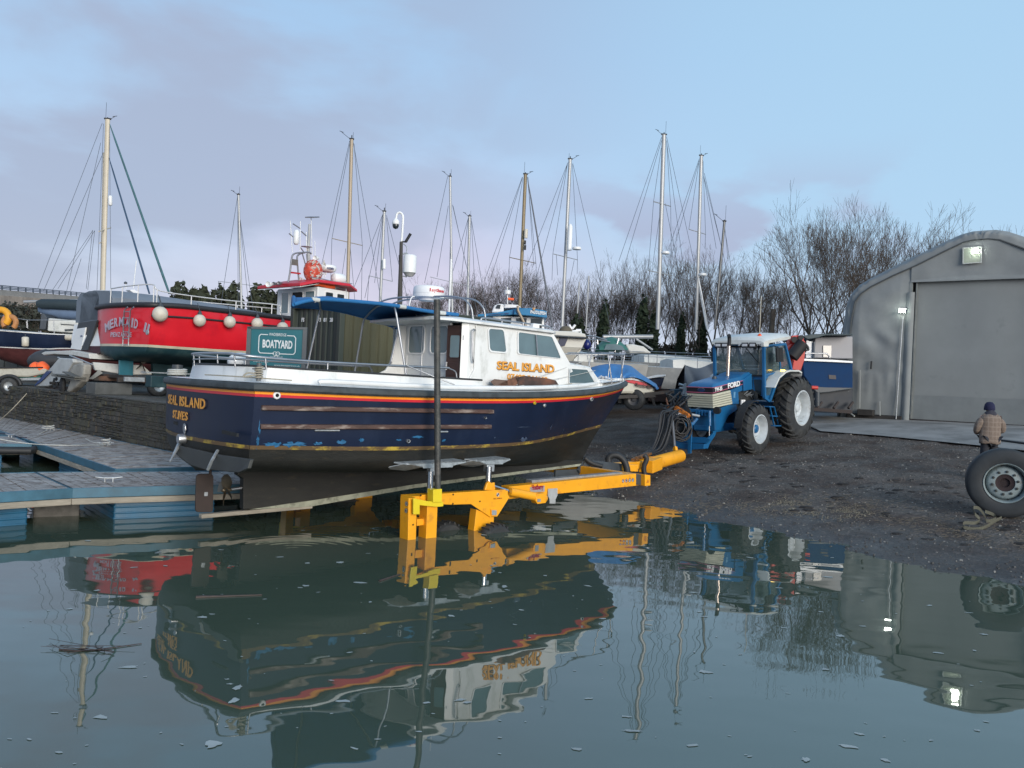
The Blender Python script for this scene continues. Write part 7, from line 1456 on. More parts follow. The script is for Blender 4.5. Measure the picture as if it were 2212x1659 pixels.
m = MB(); c = WY(cA_(600, 1180), 27.5); tt = T('dark_tarpaulin', 'dark grey tarpaulin bundle behind the orange cover', 'tarpaulin', (c.x, c.y), c.z - .5, 90); m.ball((0, 0, c.z), (.75, .5, .38), 14); m.v = [(x, y, z + .1 * noise.noise((x * 3, y * 3, 2))) for x, y, z in m.v]; m.build('cover', tt, mat('dark_tarp', (.035, .037, .042), .6, bump=.4, bscale=4))
tt = T('sheet_pile_fence', 'dark corrugated fence standing behind the small cream tender', 'fence', tuple(WY((60, 790), 36))[:2], QZ, 90); m = MB(); x0_ = -9
for i in range(60): m.box((x0_ + i * .3, 0 + (.06 if i % 2 else 0), 2.3), (.3, .06, 1.5))
m.build('corrugated_sheet', tt, mat('pile_grey', (.07, .075, .07), .7, var=.3), smooth=0)
                # BACKGROUND: MIDDLE AND RIGHT
def WD(p, d): return WY(p, d)
# ---- bridge
br = T('road_bridge', 'long concrete road bridge with railings crossing behind the navy yacht', 'bridge', tuple(WY((100, 650), 85))[:2], 0, 90)
bd = lambda x, y, d: br.loc(WY(cA_(x, y), d)); cb_ = mat('bridge_concrete', (.42, .33, .26), .85, var=.25, scale=.6, col2=(.17, .13, .11), c2=(.5, .75), c2scale=.5); cb2 = mat('bridge_fascia', (.34, .31, .28), .85, var=.2, scale=.6)
Dl, Dr = 78, 105
def bbox_(name, yl, yr, yl2, yr2, mt, inset=0):
 m = MB(); A, B, C, D_ = bd(-300, yl - 24, Dl - 8), bd(1500, yr, Dr + 8), bd(1500, yr2, Dr + 8), bd(-300, yl2 - 10, Dl - 8); o_ = Vector((0, inset, 0)); m.hexa([D_ + o_, C + o_, C + Vector((-3, 9, 0)), D_ + Vector((-3, 9, 0)), A + o_, B + o_, B + Vector((-3, 9, 0)), A + Vector((-3, 9, 0))]); m.build(name, br, mt, smooth=0)
bbox_('fascia', 325, 455, 392, 500, cb2); bbox_('girder', 390, 500, 500, 590, cb_, .9)
for k in range(3):
 m = MB(); m.beam(bd(-300, 275 + k * 18 - 24, Dl - 8), bd(1500, 412 + k * 14, Dr + 8), .09, .09); m.build('rail', br, wire, smooth=0)
for i in range(26):
 k = i / 25; A = bd(-300, 255, Dl - 8).lerp(bd(1500, 412, Dr + 8), k); B = bd(-300, 301, Dl - 8).lerp(bd(1500, 457, Dr + 8), k); m = MB(); m.beam(A, B, .10, .10); m.build('rail_post', br, wire, smooth=0)
for x in (-12, 14):
 m = MB(); m.box((x, 5, 2), (2, 5, 9)); m.build('pier', br, cb2, smooth=0)
# ---- shipping container
cn = T('shipping_container', 'dark olive shipping container with white numbers behind the blue canopy', 'container', (-4.42, 20.5), QZ, 45)
og = mat('olive_container', (.058, .058, .030), .6, var=.25, scale=1.2, bump=.1, col2=(.09, .085, .045), c2=(.5, .7), c2scale=.7, stretch=(1, 1, .2)); og2 = mat('dark_olive_end', (.035, .045, .035), .6, var=.25, scale=1, col2=(.02, .03, .026), c2=(.5, .7), c2scale=1, stretch=(2, 2, .3))
CH = cn.r((620, 657), 0).z
def corr(a, b, z0, z1, n_, dep, nout):
 m = MB(); a = V3(a); b = V3(b); pts = []
 for i in range(n_):
  for f_, d_ in ((0, 0), (.3, 0), (.42, 1), (.72, 1), (.84, 0)): p = a.lerp(b, (i + f_) / n_) - V3(nout) * dep * d_; pts.append(p)
 pts.append(b); m.v = [(p.x, p.y, z0) for p in pts] + [(p.x, p.y, z1) for p in pts]; k = len(pts); m.f = [(i, i + 1, k + i + 1, k + i) for i in range(k - 1)]; return m
corr((0, .1, 0), (6, .1, 0), QZ + .15, CH - .1, 22, .04, (0, -1, 0)).build('corrugated_side', cn, og, smooth=0)
corr((.1, .1, 0), (.1, 2.35, 0), QZ + .15, CH - .1, 9, .035, (-1, 0, 0)).build('corrugated_end', cn, og2, smooth=0)
m = MB(); m.box((3.05, 1.25, (CH + QZ) / 2), (5.8, 2.2, CH - QZ - .3)); m.build('box_core', cn, og2, smooth=0)
for nm, a, b in (('corner_post', (.07, .07, QZ), (.07, .07, CH)), ('corner_post', (.07, 2.38, QZ), (.07, 2.38, CH)), ('corner_post', (6, .07, QZ), (6, .07, CH)), ('top_rail', (0, .07, CH - .06), (6.05, .07, CH - .06)), ('top_rail', (.07, 0, CH - .07), (.07, 2.44, CH - .07)), ('bottom_rail', (0, .07, QZ + .08), (6.05, .07, QZ + .08)), ('bottom_rail', (.07, 0, QZ + .08), (.07, 2.44, QZ + .08))):
 m = MB(); m.beam(a, b, .15, .15); m.build(nm, cn, og2, smooth=0, bevel=.01)
cnr = lambda x, y: cn.r(c2_(x, y), -.012)
for s, x0_, x1_ in (('FS', 1270, 1294), ('73', 1414, 1438), ('81', 1462, 1486), ('28', 1516, 1542)):
 a = cnr(x0_, 520); b = cnr(x1_, 520); text(s, 'number_lettering', cn, wclean, a, b - a, (0, 0, 1), width=(b - a).length, height=cnr(x0_, 485).z - a.z, bold=.02)
# ---- teal sign
sg_ = T('boatyard_sign', 'teal boatyard sign board with white lettering behind the navy boat rail', 'sign', tuple(WY((600, 760), 17.9))[:2], QZ, 84)
SP = lambda x, y, off=0: sg_.q(c2_(x, y), off)
tl_, tr_, = SP(835, 580), SP(1285, 580); bl_ = QZ + .55
m = MB(); m.prism([P3(tl_.x, 0, bl_), P3(tr_.x, 0, bl_), P3(tr_.x, 0, tr_.z - .01), P3(tl_.x, 0, tl_.z)], (0, .03, 0)); bo = m.build('board', sg_, mat('sign_teal', (.005, .115, .145), .45, var=.05), smooth=0)
m = MB()
for x in (tl_.x - .045, tr_.x + .045): m.beam((x, .02, QZ - .05), (x, .02, tl_.z + .04), .09, .09, up=(0, 1, 0))
m.beam((tl_.x - .09, .02, tl_.z + .02), (tr_.x + .09, .02, tr_.z + .01), .09, .05); m.build('frame', sg_, mat('sign_frame', (.10, .11, .12), .5, .3), smooth=0)
sw_m = mat('sign_white', (.62, .66, .68), .5)
def stext(s, x0_, x1_, yb, yt, bold=.0, cond=True):
 a = SP(x0_, yb, -.006); b = SP(x1_, yb + (x1_ - x0_) * .02, -.006); b.z = a.z; text(s, 'lettering', sg_, sw_m, a, (1, 0, 0), (0, 0, 1), width=b.x - a.x, height=SP(x0_, yt).z - a.z, bold=bold, depth=.003, parent=bo)
stext('WADEBRIDGE', 988, 1138, 640, 615); stext('BOATYARD', 930, 1190, 745, 672, .035); stext('TRADING SINCE 1971', 998, 1105, 833, 819); stext('01208 812687', 850, 990, 868, 851, .01); stext('www.boatyard.co.uk', 1030, 1255, 905, 890); stext('BOAT REPAIR SERVICES AND STORAGE', 880, 1228, 940, 922, .01)
R4 = rrect([SP(902, 628, -.008), SP(1222, 630, -.008), SP(1222, 798, -.008), SP(902, 788, -.008)], .12)
ra_ = [p for p in R4];
def line3(pts, w=.018):
 m = MB()
 for a, b in zip(pts[:-1], pts[1:]): m.beam(a, b, .004, w, up=(0, 0, 1)) if abs((b - a).normalized().z) < .7 else m.beam(a, b, w, .004, up=(0, 1, 0))
 return m
top_z = SP(902, 628).z; gapL, gapR = SP(980, 628).x, SP(1145, 630).x; botz = SP(902, 790).z; gl2, gr2 = SP(1032, 790).x, SP(1072, 790).x
Lft = [p for p in R4]
m = line3([P3(gapL, -.008, top_z), P3(SP(915, 628).x, -.008, top_z), P3(SP(902, 640).x, -.008, top_z - .05), P3(SP(902, 640).x, -.008, botz + .05), P3(SP(915, 628).x, -.008, botz), P3(gl2, -.008, botz)]); m.build('border_line', sg_, sw_m, parent=bo, smooth=0)
m = line3([P3(gapR, -.008, top_z), P3(SP(1208, 628).x, -.008, top_z), P3(SP(1222, 640).x, -.008, top_z - .05), P3(SP(1222, 640).x, -.008, botz + .05), P3(SP(1208, 628).x, -.008, botz), P3(gr2, -.008, botz)]); m.build('border_line', sg_, sw_m, parent=bo, smooth=0)
m = MB(); kc = P3((gl2 + gr2) / 2, -.01, botz)
for s_ in (-1, 1): m.tube([kc + Vector((s_ * .03 + cos(a) * .045, 0, sin(a) * .04)) for a in [2 * pi * k / 16 for k in range(16)]], .007, 5, closed=True)
m.tube([kc + Vector((-.05, 0, -.07)), kc + Vector((0, 0, -.04)), kc + Vector((.05, 0, -.07))], .007, 5); m.build('knot_emblem', sg_, sw_m, parent=bo)
bk = T('white_bin_bag', 'pale round plastic drum lying behind the stern rail beside the teal sign', 'drum', tuple(WY(c2_(740, 850), 18.6))[:2], QZ, 90); m = MB(); c = bk.loc(WY(c2_(740, 870), 18.6)); bk.e.name = 'plastic_drum'; m.ball(c, (.30, .25, .22), 16); m.build('drum', bk, wclean)
# ---- CCTV pole
cc = T('camera_pole', 'dark timber pole carrying a dome camera on a white hook and a white drum antenna', 'pole', tuple(WY((863, 640), 19.6))[:2], QZ, 90)
Bq = lambda x, y, off=0: cc.q(cB_(x, y), off)
m = MB(); m.tube([P3(0, 0, QZ), Bq(1232, 1480), Bq(1240, 1150), Bq(1243, 1005)], [.07, .06, .045, .04], 12); m.build('timber_pole', cc, mat('dark_pole', (.055, .052, .048), .8, var=.4, scale=4, stretch=(3, 3, .5)))
m = MB(); m.tube(spl([Bq(1245, 1000), Bq(1250, 950), Bq(1258, 820), Bq(1255, 780), Bq(1240, 760), Bq(1222, 757), Bq(1206, 772), Bq(1200, 805)], 30), .028, 10); m.build('white_hook', cc, wclean)
c = Bq(1197, 840); m = MB(); m.lathe([(0, .11), (.03, .10), (.055, .07), (.082, .03), (.088, -.04), (.08, -.05)], c, (0, 0, 1), 20); m.build('camera_housing', cc, wclean)
m = MB(); m.lathe([(.078, -.045), (.078, -.09), (.055, -.14), (.0, -.165)], c, (0, 0, 1), 20); m.build('camera_dome', cc, glassd)
c0, c1_ = Bq(1310, 1115), Bq(1310, 1300); m = MB(); R_ = (Bq(1365, 1200).x - Bq(1255, 1200).x) / 2; hh = c0.z - c1_.z; m.lathe([(0, 0), (R_ * .6, .02), (R_ * .95, .10), (R_, .10), (R_, hh * .93), (R_ * .85, hh * 1.0), (0, hh * 1.03)], c1_, (0, 0, 1), 28); m.build('drum_antenna', cc, wclean)
m = MB(); m.tube([Bq(1245, 1115), Bq(1270, 1100), Bq(1300, 1105)], .02, 6); m.tube([Bq(1245, 1290), Bq(1290, 1300)], .015, 6); m.tube(spl([Bq(1260, 1020), Bq(1290, 1050), Bq(1285, 1100), Bq(1265, 1105)], 12), .012, 5); m.build('antenna_bracket', cc, galv)
m = MB(); m.tube([Bq(1280, 1005), Bq(1322, 935)], .035, 10); m.tube([Bq(1245, 1002), Bq(1285, 1005)], .02, 6); m.build('flood_lamp_arm', cc, dark)
m = MB()
for k in range(5): m.tube([Bq(1222, 1120 + k * 12), Bq(1232, 1124 + k * 12)], .02, 5)
m.build('insulators', cc, dark)
# ---- yachts: hull generator
def yacht(lab, cx, D, L_, th, hullm, zdeck=3.3, cab=True, botm=None, name='sailing_yacht', beam=1.4, fb=.95, cat='sailing boat', mast_at=.55, group=None, keel=True, cradle=True):
 """cx is the pixel column of the mast foot at distance D"""
 W_ = WY((cx, 800), D); t_ = radians(th); F_ = Vector((sin(t_), cos(t_))); o = Vector((W_.x, W_.y)) - F_ * L_ * mast_at
 g0 = QZ if W_.x < 3 else gz(W_.x, W_.y)
 tt = T(name, lab, cat, o, g0, th, group=group); b = beam; zd = zdeck
 a = [P3(0, b * .7, zd), P3(L_ * .3, b, zd - .03), P3(L_ * .6, b * .92, zd + .03), P3(L_ * .85, b * .4, zd + .18), P3(L_, 0, zd + .3)]
 w = [P3(.2, b * .6, zd - fb), P3(L_ * .3, b * .93, zd - fb), P3(L_ * .58, b * .8, zd - fb), P3(L_ * .8, b * .25, zd - fb), P3(L_ * .9, 0, zd - fb + .05)]
 k = [P3(.5, .1, zd - fb - .25), P3(L_ * .3, .25, zd - fb - .55), P3(L_ * .58, .2, zd - fb - .5), P3(L_ * .76, .05, zd - fb - .3), P3(L_ * .84, 0, zd - fb - .15)]
 mid_ = [p.lerp(q_, .5) + Vector((0, -b * .18, -.05)) for p, q_ in zip(k, w)]
 HH = [k, mid_, w, [(p + q_) / 2 + Vector((0, .03, 0)) for p, q_ in zip(a, w)], a]
 hband(tt, 'hull', HH, wlist(.5, 1, 5), hullm, nt_=18); hband(tt, 'bottom', HH, wlist(0, .5, 4), botm or mat('dark_bottom', (.03, .035, .045), .6, var=.3), nt_=18)
 m = MB(); m.loft([[P3(hullgrid(HH, i / 16, 1).x, hullgrid(HH, i / 16, 1).y * q_, hullgrid(HH, i / 16, 1).z + (.07 if q_ == 0 else 0)) for q_ in (-.98, 0, .98)] for i in range(17)], closed=False); m.build('deck', tt, offw)
 if cab:
  m = MB(); secs = []
  for x, hh, w_ in ((L_ * .30, .42, .62), (L_ * .34, .48, .62), (L_ * .55, .42, .55), (L_ * .68, .22, .40), (L_ * .73, .02, .3)): secs.append([P3(x, -b * w_, zd), P3(x, -b * w_ * .92, zd + hh * .8), P3(x, 0, zd + hh), P3(x, b * w_ * .92, zd + hh * .8), P3(x, b * w_, zd)])
  m.loft(secs); m.build('coachroof', tt, offw, smooth=40)
 if keel: m = MB(); m.prism([(L_ * .35, -.06, zd - fb - .4), (L_ * .6, -.06, zd - fb - .4), (L_ * .52, -.06, g0 + .1), (L_ * .38, -.06, g0 + .1)], (0, .14, 0)); m.build('keel', tt, mat('dark_bottom', (.03, .035, .045), .6, var=.3), smooth=0, bevel=.02)
 if cradle:
  for x in (.25, .7):
   for s_ in (-1, 1): m = MB(); m.tube([(L_ * x, s_ * b * 1.2, g0), (L_ * x, s_ * b * .7, zd - fb - .02)], .05, 6); m.build('cradle_prop', tt, rust)
 m = MB()
 for s_ in (-1, 1):
  P = [P3(hullgrid(HH, i / 12, 1).x, s_ * hullgrid(HH, i / 12, 1).y * .96, hullgrid(HH, i / 12, 1).z + .55) for i in range(13)]; m.tube(P, .012, 4, cap=False)
  for p in P[::2]: m.tube([p, p - Vector((0, 0, .55))], .014, 4)
 m.build('guard_rails', tt, stain); tt.zd = zd; return tt
hw_ = mat('hull_white', (.50, .51, .50), .4, var=.12, col2=(.36, .37, .35), c2=(.55, .8))
hg_ = mat('hull_grey', (.17, .18, .185), .5, var=.15, scale=2, col2=(.23, .24, .235), c2=(.5, .7), c2scale=3)
cmx = crop(1180, 300, 680); pB_ = lambda x, y: cB_(x, y); tanm = mat('tan_mast', (.33, .27, .20), .5, .2, var=.1); darkm = mat('dark_mast', (.10, .105, .11), .4, .4, var=.1)
GR = 'sailing yachts laid up ashore'
y1 = yacht('slim masted yacht whose mast stands behind the red boat fenders', 520, 42, 8.5, 78, hw_, 3.2, group=GR)
mast(y1, lp(1894, 735), lp(1920, 1720), 42, .045, alu, [(lp(1735, 1420), lp(2060, 1462))], [(lp(1888, 740), lp(1740, 1700)), (lp(1888, 740), lp(1892, 1700)), (lp(1908, 930), lp(2020, 1720)), (lp(1735, 1420), lp(1740, 1480)), (lp(1905, 920), lp(1985, 1720))])
y2 = yacht('yacht with a thick tan mast behind the red wheelhouse roof', 752, 37, 9.5, 76, hw_, 3.2, group=GR)
mast(y2, pB_(825, 140), pB_(785, 1640), 37, .06, tanm, [(pB_(658, 975), pB_(915, 1035))], [(pB_(808, 150), pB_(480, 1600)), (pB_(812, 160), pB_(658, 975)), (pB_(658, 975), pB_(640, 1600)), (pB_(845, 180), pB_(915, 1035)), (pB_(915, 1035), pB_(905, 1600)), (pB_(840, 170), pB_(1090, 1600)), (pB_(775, 1060), pB_(700, 1600)), (pB_(812, 1040), pB_(860, 1600))])
y3 = yacht('yacht with a mast carrying a white radar reflector left of the camera pole', 822, 40, 8.5, 76, hw_, 3.2, group=GR)
mast(y3, pB_(1100, 750), pB_(1060, 1640), 40, .052, alu, [(pB_(970, 1290), pB_(1168, 1338))], [(pB_(1088, 770), pB_(840, 1400)), (pB_(1088, 770), pB_(935, 1480)), (pB_(1118, 780), pB_(1300, 1500)), (pB_(1118, 800), pB_(1168, 1338)), (pB_(1092, 760), pB_(1018, 1350)), (pB_(970, 1290), pB_(955, 1560))])
c0, c1_ = y3.loc(WY(pB_(1098, 1150), 39.8)), y3.loc(WY(pB_(1098, 1232), 39.8)); m = MB(); m.tube([c0, c1_], .085, 12); m.build('radar_reflector', y3, wclean)
y4 = yacht('yacht with a slim grey mast just right of the white radar dome', 974, 42, 9, 76, hw_, 3.1, group=GR)
mast(y4, pB_(1655, 455), pB_(1675, 1680), 42, .045, alu, [(pB_(1485, 1300), pB_(1880, 1395))], [(pB_(1635, 450), pB_(1440, 1350)), (pB_(1640, 700), pB_(1545, 1300)), (pB_(1675, 690), pB_(1890, 1630)), (pB_(1680, 700), pB_(1790, 1200)), (pB_(1660, 900), pB_(1640, 1600))])
m = MB(); m.tube([y4.loc(WY(pB_(1665, 1150), 41)), y4.loc(WY(pB_(1645, 1620), 41))], .05, 6); m.build('white_pole', y4, wclean)
y5 = yacht('short masted yacht left of the brown masted one', 1009, 45, 8, 76, hw_, 3.1, group=GR)
mast(y5, pB_(1820, 790), pB_(1800, 1680), 45, .055, alu, [], [(pB_(1810, 800), pB_(1680, 1250)), (pB_(1808, 810), pB_(1750, 1300)), (pB_(1832, 800), pB_(1965, 1600)), (pB_(1835, 830), pB_(1870, 1500))])
y6 = yacht('yacht with a brown mast behind the blue roofed workboat', 1125, 39, 9, 76, hw_, 3.1, group=GR)
mast(y6, cmx(335, 410), cmx(285, 1560), 39, .062, mat('brown_mast', (.20, .155, .09), .5, .2, var=.2), [(cmx(208, 1068), cmx(418, 1115))], [(cmx(310, 430), cmx(10, 1250)), (cmx(312, 430), cmx(60, 1230)), (cmx(315, 440), cmx(208, 1068)), (cmx(208, 1068), cmx(200, 1300)), (cmx(350, 430), cmx(418, 1115)), (cmx(418, 1115), cmx(430, 1420)), (cmx(355, 430), cmx(400, 1130))], furl=[(cmx(358, 480), cmx(550, 1620), .05, mat('grey_furl', (.12, .13, .15), .7))])
for yy_, s_ in ((880, .13), (950, .06), (990, .07)):
 m = MB(); c = y6.loc(WY(cmx(338 if s_ > .1 else 332, yy_), 38.8)); m.tube([c + Vector((0, 0, s_ * 1.6)), c - Vector((0, 0, s_ * 1.6))], s_ * .7, 10); m.build('mast_fitting', y6, ball_m if s_ > .1 else dark)
y7 = yacht('yacht with a grey mast carrying two white radar domes', 1217, 42, 10, 76, hw_, 3.1, group=GR)
mast(y7, cmx(690, 290), cmx(625, 1640), 42, .068, alu, [(cmx(552, 1040), cmx(748, 1088))], [(cmx(672, 315), cmx(345, 1140)), (cmx(670, 320), cmx(415, 1250)), (cmx(668, 330), cmx(552, 1040)), (cmx(552, 1040), cmx(545, 1250)), (cmx(710, 320), cmx(1010, 1620)), (cmx(708, 330), cmx(748, 1088)), (cmx(748, 1088), cmx(745, 1200)), (cmx(580, 1050), cmx(590, 1210)), (cmx(722, 1090), cmx(685, 1270))])
m = MB(); c = y7.loc(WY(cmx(686, 935), 41.5)); m.tube([c + Vector((0, 0, .85)), c + Vector((0, 0, .7)), c - Vector((0, 0, .5))], [.05, .12, .12], 14); m.build('radar_reflector', y7, wclean)
m = MB(); c = y7.loc(WY(cmx(698, 1000), 41.3)); c += Vector((.2, -.3, 0)); m.lathe([(0, -.1), (.22, -.07), (.24, .0), (.2, .06), (0, .1)], c, (0, 0, 1), 18); m.build('radar_dome', y7, wclean)
y8 = yacht('long grey hulled yacht with weathered deck and the tallest mast on the right', 1420, 42, 13.5, 82, hg_, 3.75, botm=mat('grey_bottom', (.07, .075, .075), .6, var=.2), beam=1.9, fb=1.35, mast_at=.38, group=GR)
mast(y8, cmx(1435, 95), cmx(1385, 1640), 42, .085, alu, [(cmx(1352, 625), cmx(1488, 663)), (cmx(1310, 1172), cmx(1495, 1212))], [(cmx(1415, 115), cmx(1075, 1100)), (cmx(1415, 140), cmx(1125, 1120)), (cmx(1413, 200), cmx(1352, 625)), (cmx(1352, 625), cmx(1310, 1172)), (cmx(1455, 140), cmx(1488, 663)), (cmx(1488, 663), cmx(1495, 1212)), (cmx(1455, 110), cmx(1790, 1640)), (cmx(1455, 150), cmx(1650, 1600)), (cmx(1445, 640), cmx(1600, 1420)), (cmx(1415, 630), cmx(1345, 1130))])
m = MB(); c = y8.loc(WY(cmx(1445, 1030), 41)); m.lathe([(0, -.1), (.2, -.07), (.22, .0), (.19, .06), (0, .09)], c, (0, 0, 1), 18); m.build('radar_dome', y8, wclean)
c7_ = crop(1300, 700, 420)
A = y8.q(c7_(1885, 1040), -1.93); B = y8.q(c7_(2210, 1030), -1.93); text('ecume de mer', 'name_lettering', y8, sw_m, A, (1, 0, 0), (0, 0, 1), width=2.3, height=.22, bold=.02)
m = MB()
for zz_ in (.30, .36): m.tube([P3(hullgrid([[P3(0, 0, 0)] * 2] * 2, 0, 0).x + x, -1.93, 3.75 - zz_) for x in (1, 4, 8)], .018, 4)
m.build('cove_stripe', y8, grey)
m = MB(); m.tube([y8.loc(WY(c7_(905, 645), 41)), y8.loc(WY(c7_(1545, 642), 41.5))], .11, 10); m.build('boom', y8, alu)
m = MB(); m.tube([y8.loc(WY(c7_(1335, 672), 41)), y8.loc(WY(c7_(1545, 812), 41))], .06, 6); m.build('boom_strut', y8, alu)
y9 = yacht('grey masted yacht behind the tractor cab, second mast from the right', 1503, 46, 11, 80, hw_, 3.6, beam=1.7, group=GR)
mast(y9, cmx(1732, 262), cmx(1690, 1640), 46, .075, alu, [(cmx(1632, 845), cmx(1765, 885))], [(cmx(1715, 285), cmx(1480, 980)), (cmx(1715, 300), cmx(1500, 1040)), (cmx(1712, 320), cmx(1632, 845)), (cmx(1745, 300), cmx(1765, 885)), (cmx(1752, 430), cmx(1890, 980)), (cmx(1765, 885), cmx(1760, 1000)), (cmx(1755, 400), cmx(2040, 1620)), (cmx(1750, 420), cmx(1850, 1000))], furl=[(cmx(1700, 1200), cmx(1780, 1640), .09, wclean)])
m = MB(); c = y9.loc(WY(cmx(1740, 1205), 45)); m.lathe([(0, -.1), (.22, -.07), (.24, .0), (.22, .06), (0, .09)], c, (0, 0, 1), 18); m.build('radar_dome', y9, wclean)
y10 = yacht('dark masted yacht with furled dark sail beside the tractor exhaust', 1540, 37, 9, 80, hg_, 3.4, group=GR)
mast(y10, cmx(1915, 785), cmx(1838, 1640), 37, .045, darkm, [(cmx(1900, 1525), cmx(2010, 1525))], [(cmx(1915, 800), cmx(1850, 1300)), (cmx(1918, 850), cmx(2050, 1640)), (cmx(1915, 800), cmx(1945, 1100))])
m = MB(); m.tube([y10.loc(WY(c6(800, 300), 36.5)), y10.loc(WY(c6(800, 455), 36.5))], .12, 10); m.build('furled_mainsail', y10, dark)
y11 = yacht('small yacht with a thin bare mast behind the white flybridge boat', 1268, 48, 7, 76, hw_, 3.0, group=GR, beam=1.1)
mast(y11, cmx(838, 1215), cmx(815, 1640), 48, .035, alu, [], [(cmx(835, 1215), cmx(750, 1560)), (cmx(838, 1220), cmx(870, 1600))], head=False)
y12 = yacht('small yacht with the shorter of two thin masts behind the white flybridge boat', 1243, 50, 7, 76, hw_, 3.0, group=GR, beam=1.1)
mast(y12, cmx(762, 1265), cmx(740, 1640), 50, .035, alu, [], [], head=False)
y13 = yacht('beige hulled yacht with green spray hood and covered cockpit beside the white flybridge boat', 1345, 36, 8, 262, mat('hull_beige', (.30, .30, .29), .45, var=.12, col2=(.22, .22, .21), c2=(.5, .7)), 3.45, beam=1.7, fb=1.3, mast_at=.1)
y13.e['category'] = 'sailing boat'; y13.e['label'] = 'beige hulled yacht with green spray hood right of the white flybridge boat'
f13 = lambda x, y, d=34.5: y13.loc(WY(c7_(x, y), d))
m = MB(); A = WY(c7_(830, 825), 35); B = WY(c7_(1190, 825), 35); secs = []
for k in range(7):
 s_ = k / 6; c = A.lerp(B, s_); hh = sin(pi * min(1, s_ * .8 + .12)) * .62; secs.append([y13.loc(c + Vector((0, q_ * 1.0, hh * sin(pi * (q_ + 1) / 2) ** .6 if -1 < q_ < 1 else 0))) for q_ in (-1, -.85, -.5, 0, .5, .85, 1)])
m.loft(secs, closed=False); m.build('spray_hood', y13, mat('green_canvas', (.04, .15, .12), .6, var=.15), smooth=60)
m = MB(); m.prism([f13(x, y, 34) for x, y in ((920, 810), (950, 740), (1060, 735), (1150, 760), (1190, 815))], (0, .02, 0)); m.build('hood_window', y13, glass, smooth=0)
m = MB(); m.prism([f13(x, y, 35.5) for x, y in ((1145, 745), (1240, 745), (1380, 775), (1480, 860), (1200, 860))], (0, .6, 0)); m.build('white_cover', y13, offw, smooth=0, bevel=.05)
m = MB()
for run in (((690, 680), (840, 680), (1000, 715)), ((690, 630), (800, 640), (960, 690)), ((1110, 660), (1080, 760), (1060, 840)), ((835, 680), (840, 740))): m.tube([f13(x, y, 34.2) for x, y in run], .03, 5)
m.build('stern_gantry', y13, stain)
# ---- white flybridge motor boat
fb_ = T('flybridge_boat', 'white motor boat with flared bow and dark diagonal stripe beside the cabin front', 'boat', tuple(WY(c7_(450, 800), 29))[:2], QZ, 245)
fq = lambda x, y, d=28.5: fb_.loc(WY(c7_(x, y), d))
vb_ = Vector(fb_.loc(WY(c7_(450, 800), 31.5)) - fb_.loc(WY(c7_(450, 800), 28.5)))
def fslab(name, pts, mt, d=28.5, dep=2.2, bev=.03): return slab(fb_, name, [fq(x, y, d) for x, y in pts], Vector((vb_.x, vb_.y, 0)) * dep / 3, mt, bev)
crw = mat('cream_white', (.58, .57, .52), .4, var=.06)
fslab('topsides', ((150, 640), (690, 672), (640, 780), (600, 850), (520, 930), (480, 1000), (150, 990)), crw)
fslab('lower_hull', ((330, 770), (640, 782), (560, 850), (535, 930), (470, 1010), (250, 1010)), mat('beige_under', (.34, .32, .27), .5), 28.35, 2.4)
fslab('bulwark', ((100, 560), (560, 575), (680, 608), (690, 650), (100, 615)), crw, 28.3, 2.6)
fslab('rubbing_band', ((100, 608), (690, 648), (692, 668), (100, 632)), grey, 28.25, 2.7)
fslab('dark_stripe', ((362, 645), (460, 655), (415, 760), (320, 770)), mat('navy_stripe', (.03, .035, .07), .4), 28.42, .1, 0)
m = MB()
for run in (((470, 490), (500, 540), (490, 580)), ((550, 490), (510, 540)), ((500, 580), (620, 560), (620, 600)), ((560, 560), (620, 560))): m.tube([fq(x, y, 29) for x, y in run], .05, 6)
m.build('white_anchor_fitting', fb_, wclean)
m = MB(); m.ball(fq(425, 580, 29), (.25, .25, .22), 10); m.build('lashed_cover', fb_, mat('brown_cover', (.10, .085, .06), .8))
c = WY(c7_(700, 745), 28.6); tt = T('navy_ball_fender', 'large navy blue ball fender hanging at the bow of the white flybridge boat', 'fender', (c.x, c.y), c.z - .4, 90); m = MB(); m.ball((0, 0, c.z), (.145, .145, .18), 18); m.build('ball', tt, mat('fender_navy', (.01, .015, .12), .35)); m = MB(); m.tube([(0, 0, c.z + .15), (-.03, 0, c.z + .35)], .012, 5); m.build('line', tt, grey)
# ---- blue and white workboat
pf = T('workboat', 'white workboat with bright blue wheelhouse visor and name board behind the navy boat roof', 'boat', tuple(WY(c3(1300, 480), 30))[:2], QZ, 118)
pq = lambda x, y, d=30: pf.loc(WY(c3(x, y), d))
def pslab(name, pts, mt, d=30, dep=2., bev=.02): a = pf.loc(WY(c3(1300, 480), d)); b = pf.loc(WY(c3(1300, 480), d + dep)); return slab(pf, name, [pq(x, y, d) for x, y in pts], Vector((b.x - a.x, b.y - a.y, 0)), mt, bev)
bvis = mat('visor_blue', (.01, .17, .36), .4)
pslab('wheelhouse', ((1080, 470), (1530, 480), (1525, 640), (1080, 640)), wclean)
pslab('low_cabin', ((830, 470), (1090, 475), (1090, 640), (830, 640)), offw, 30.1)
pslab('visor', ((1275, 402), (1420, 400), (1550, 425), (1555, 485), (1400, 465), (1265, 455)), bvis, 29.6, 2.6)
pslab('long_visor', ((950, 455), (1080, 445), (1290, 405), (1290, 455), (1080, 470), (950, 475)), bvis, 29.8, 2.2)
for pp in (((1155, 488), (1245, 482), (1240, 530), (1158, 530)), ((1285, 488), (1378, 485), (1372, 550), (1290, 520)), ((1415, 490), (1512, 492), (1508, 548), (1412, 540)), ((1065, 505), (1118, 508), (1118, 522), (1065, 520))):
 pslab('window', pp, glassd, 29.97, .03, 0)
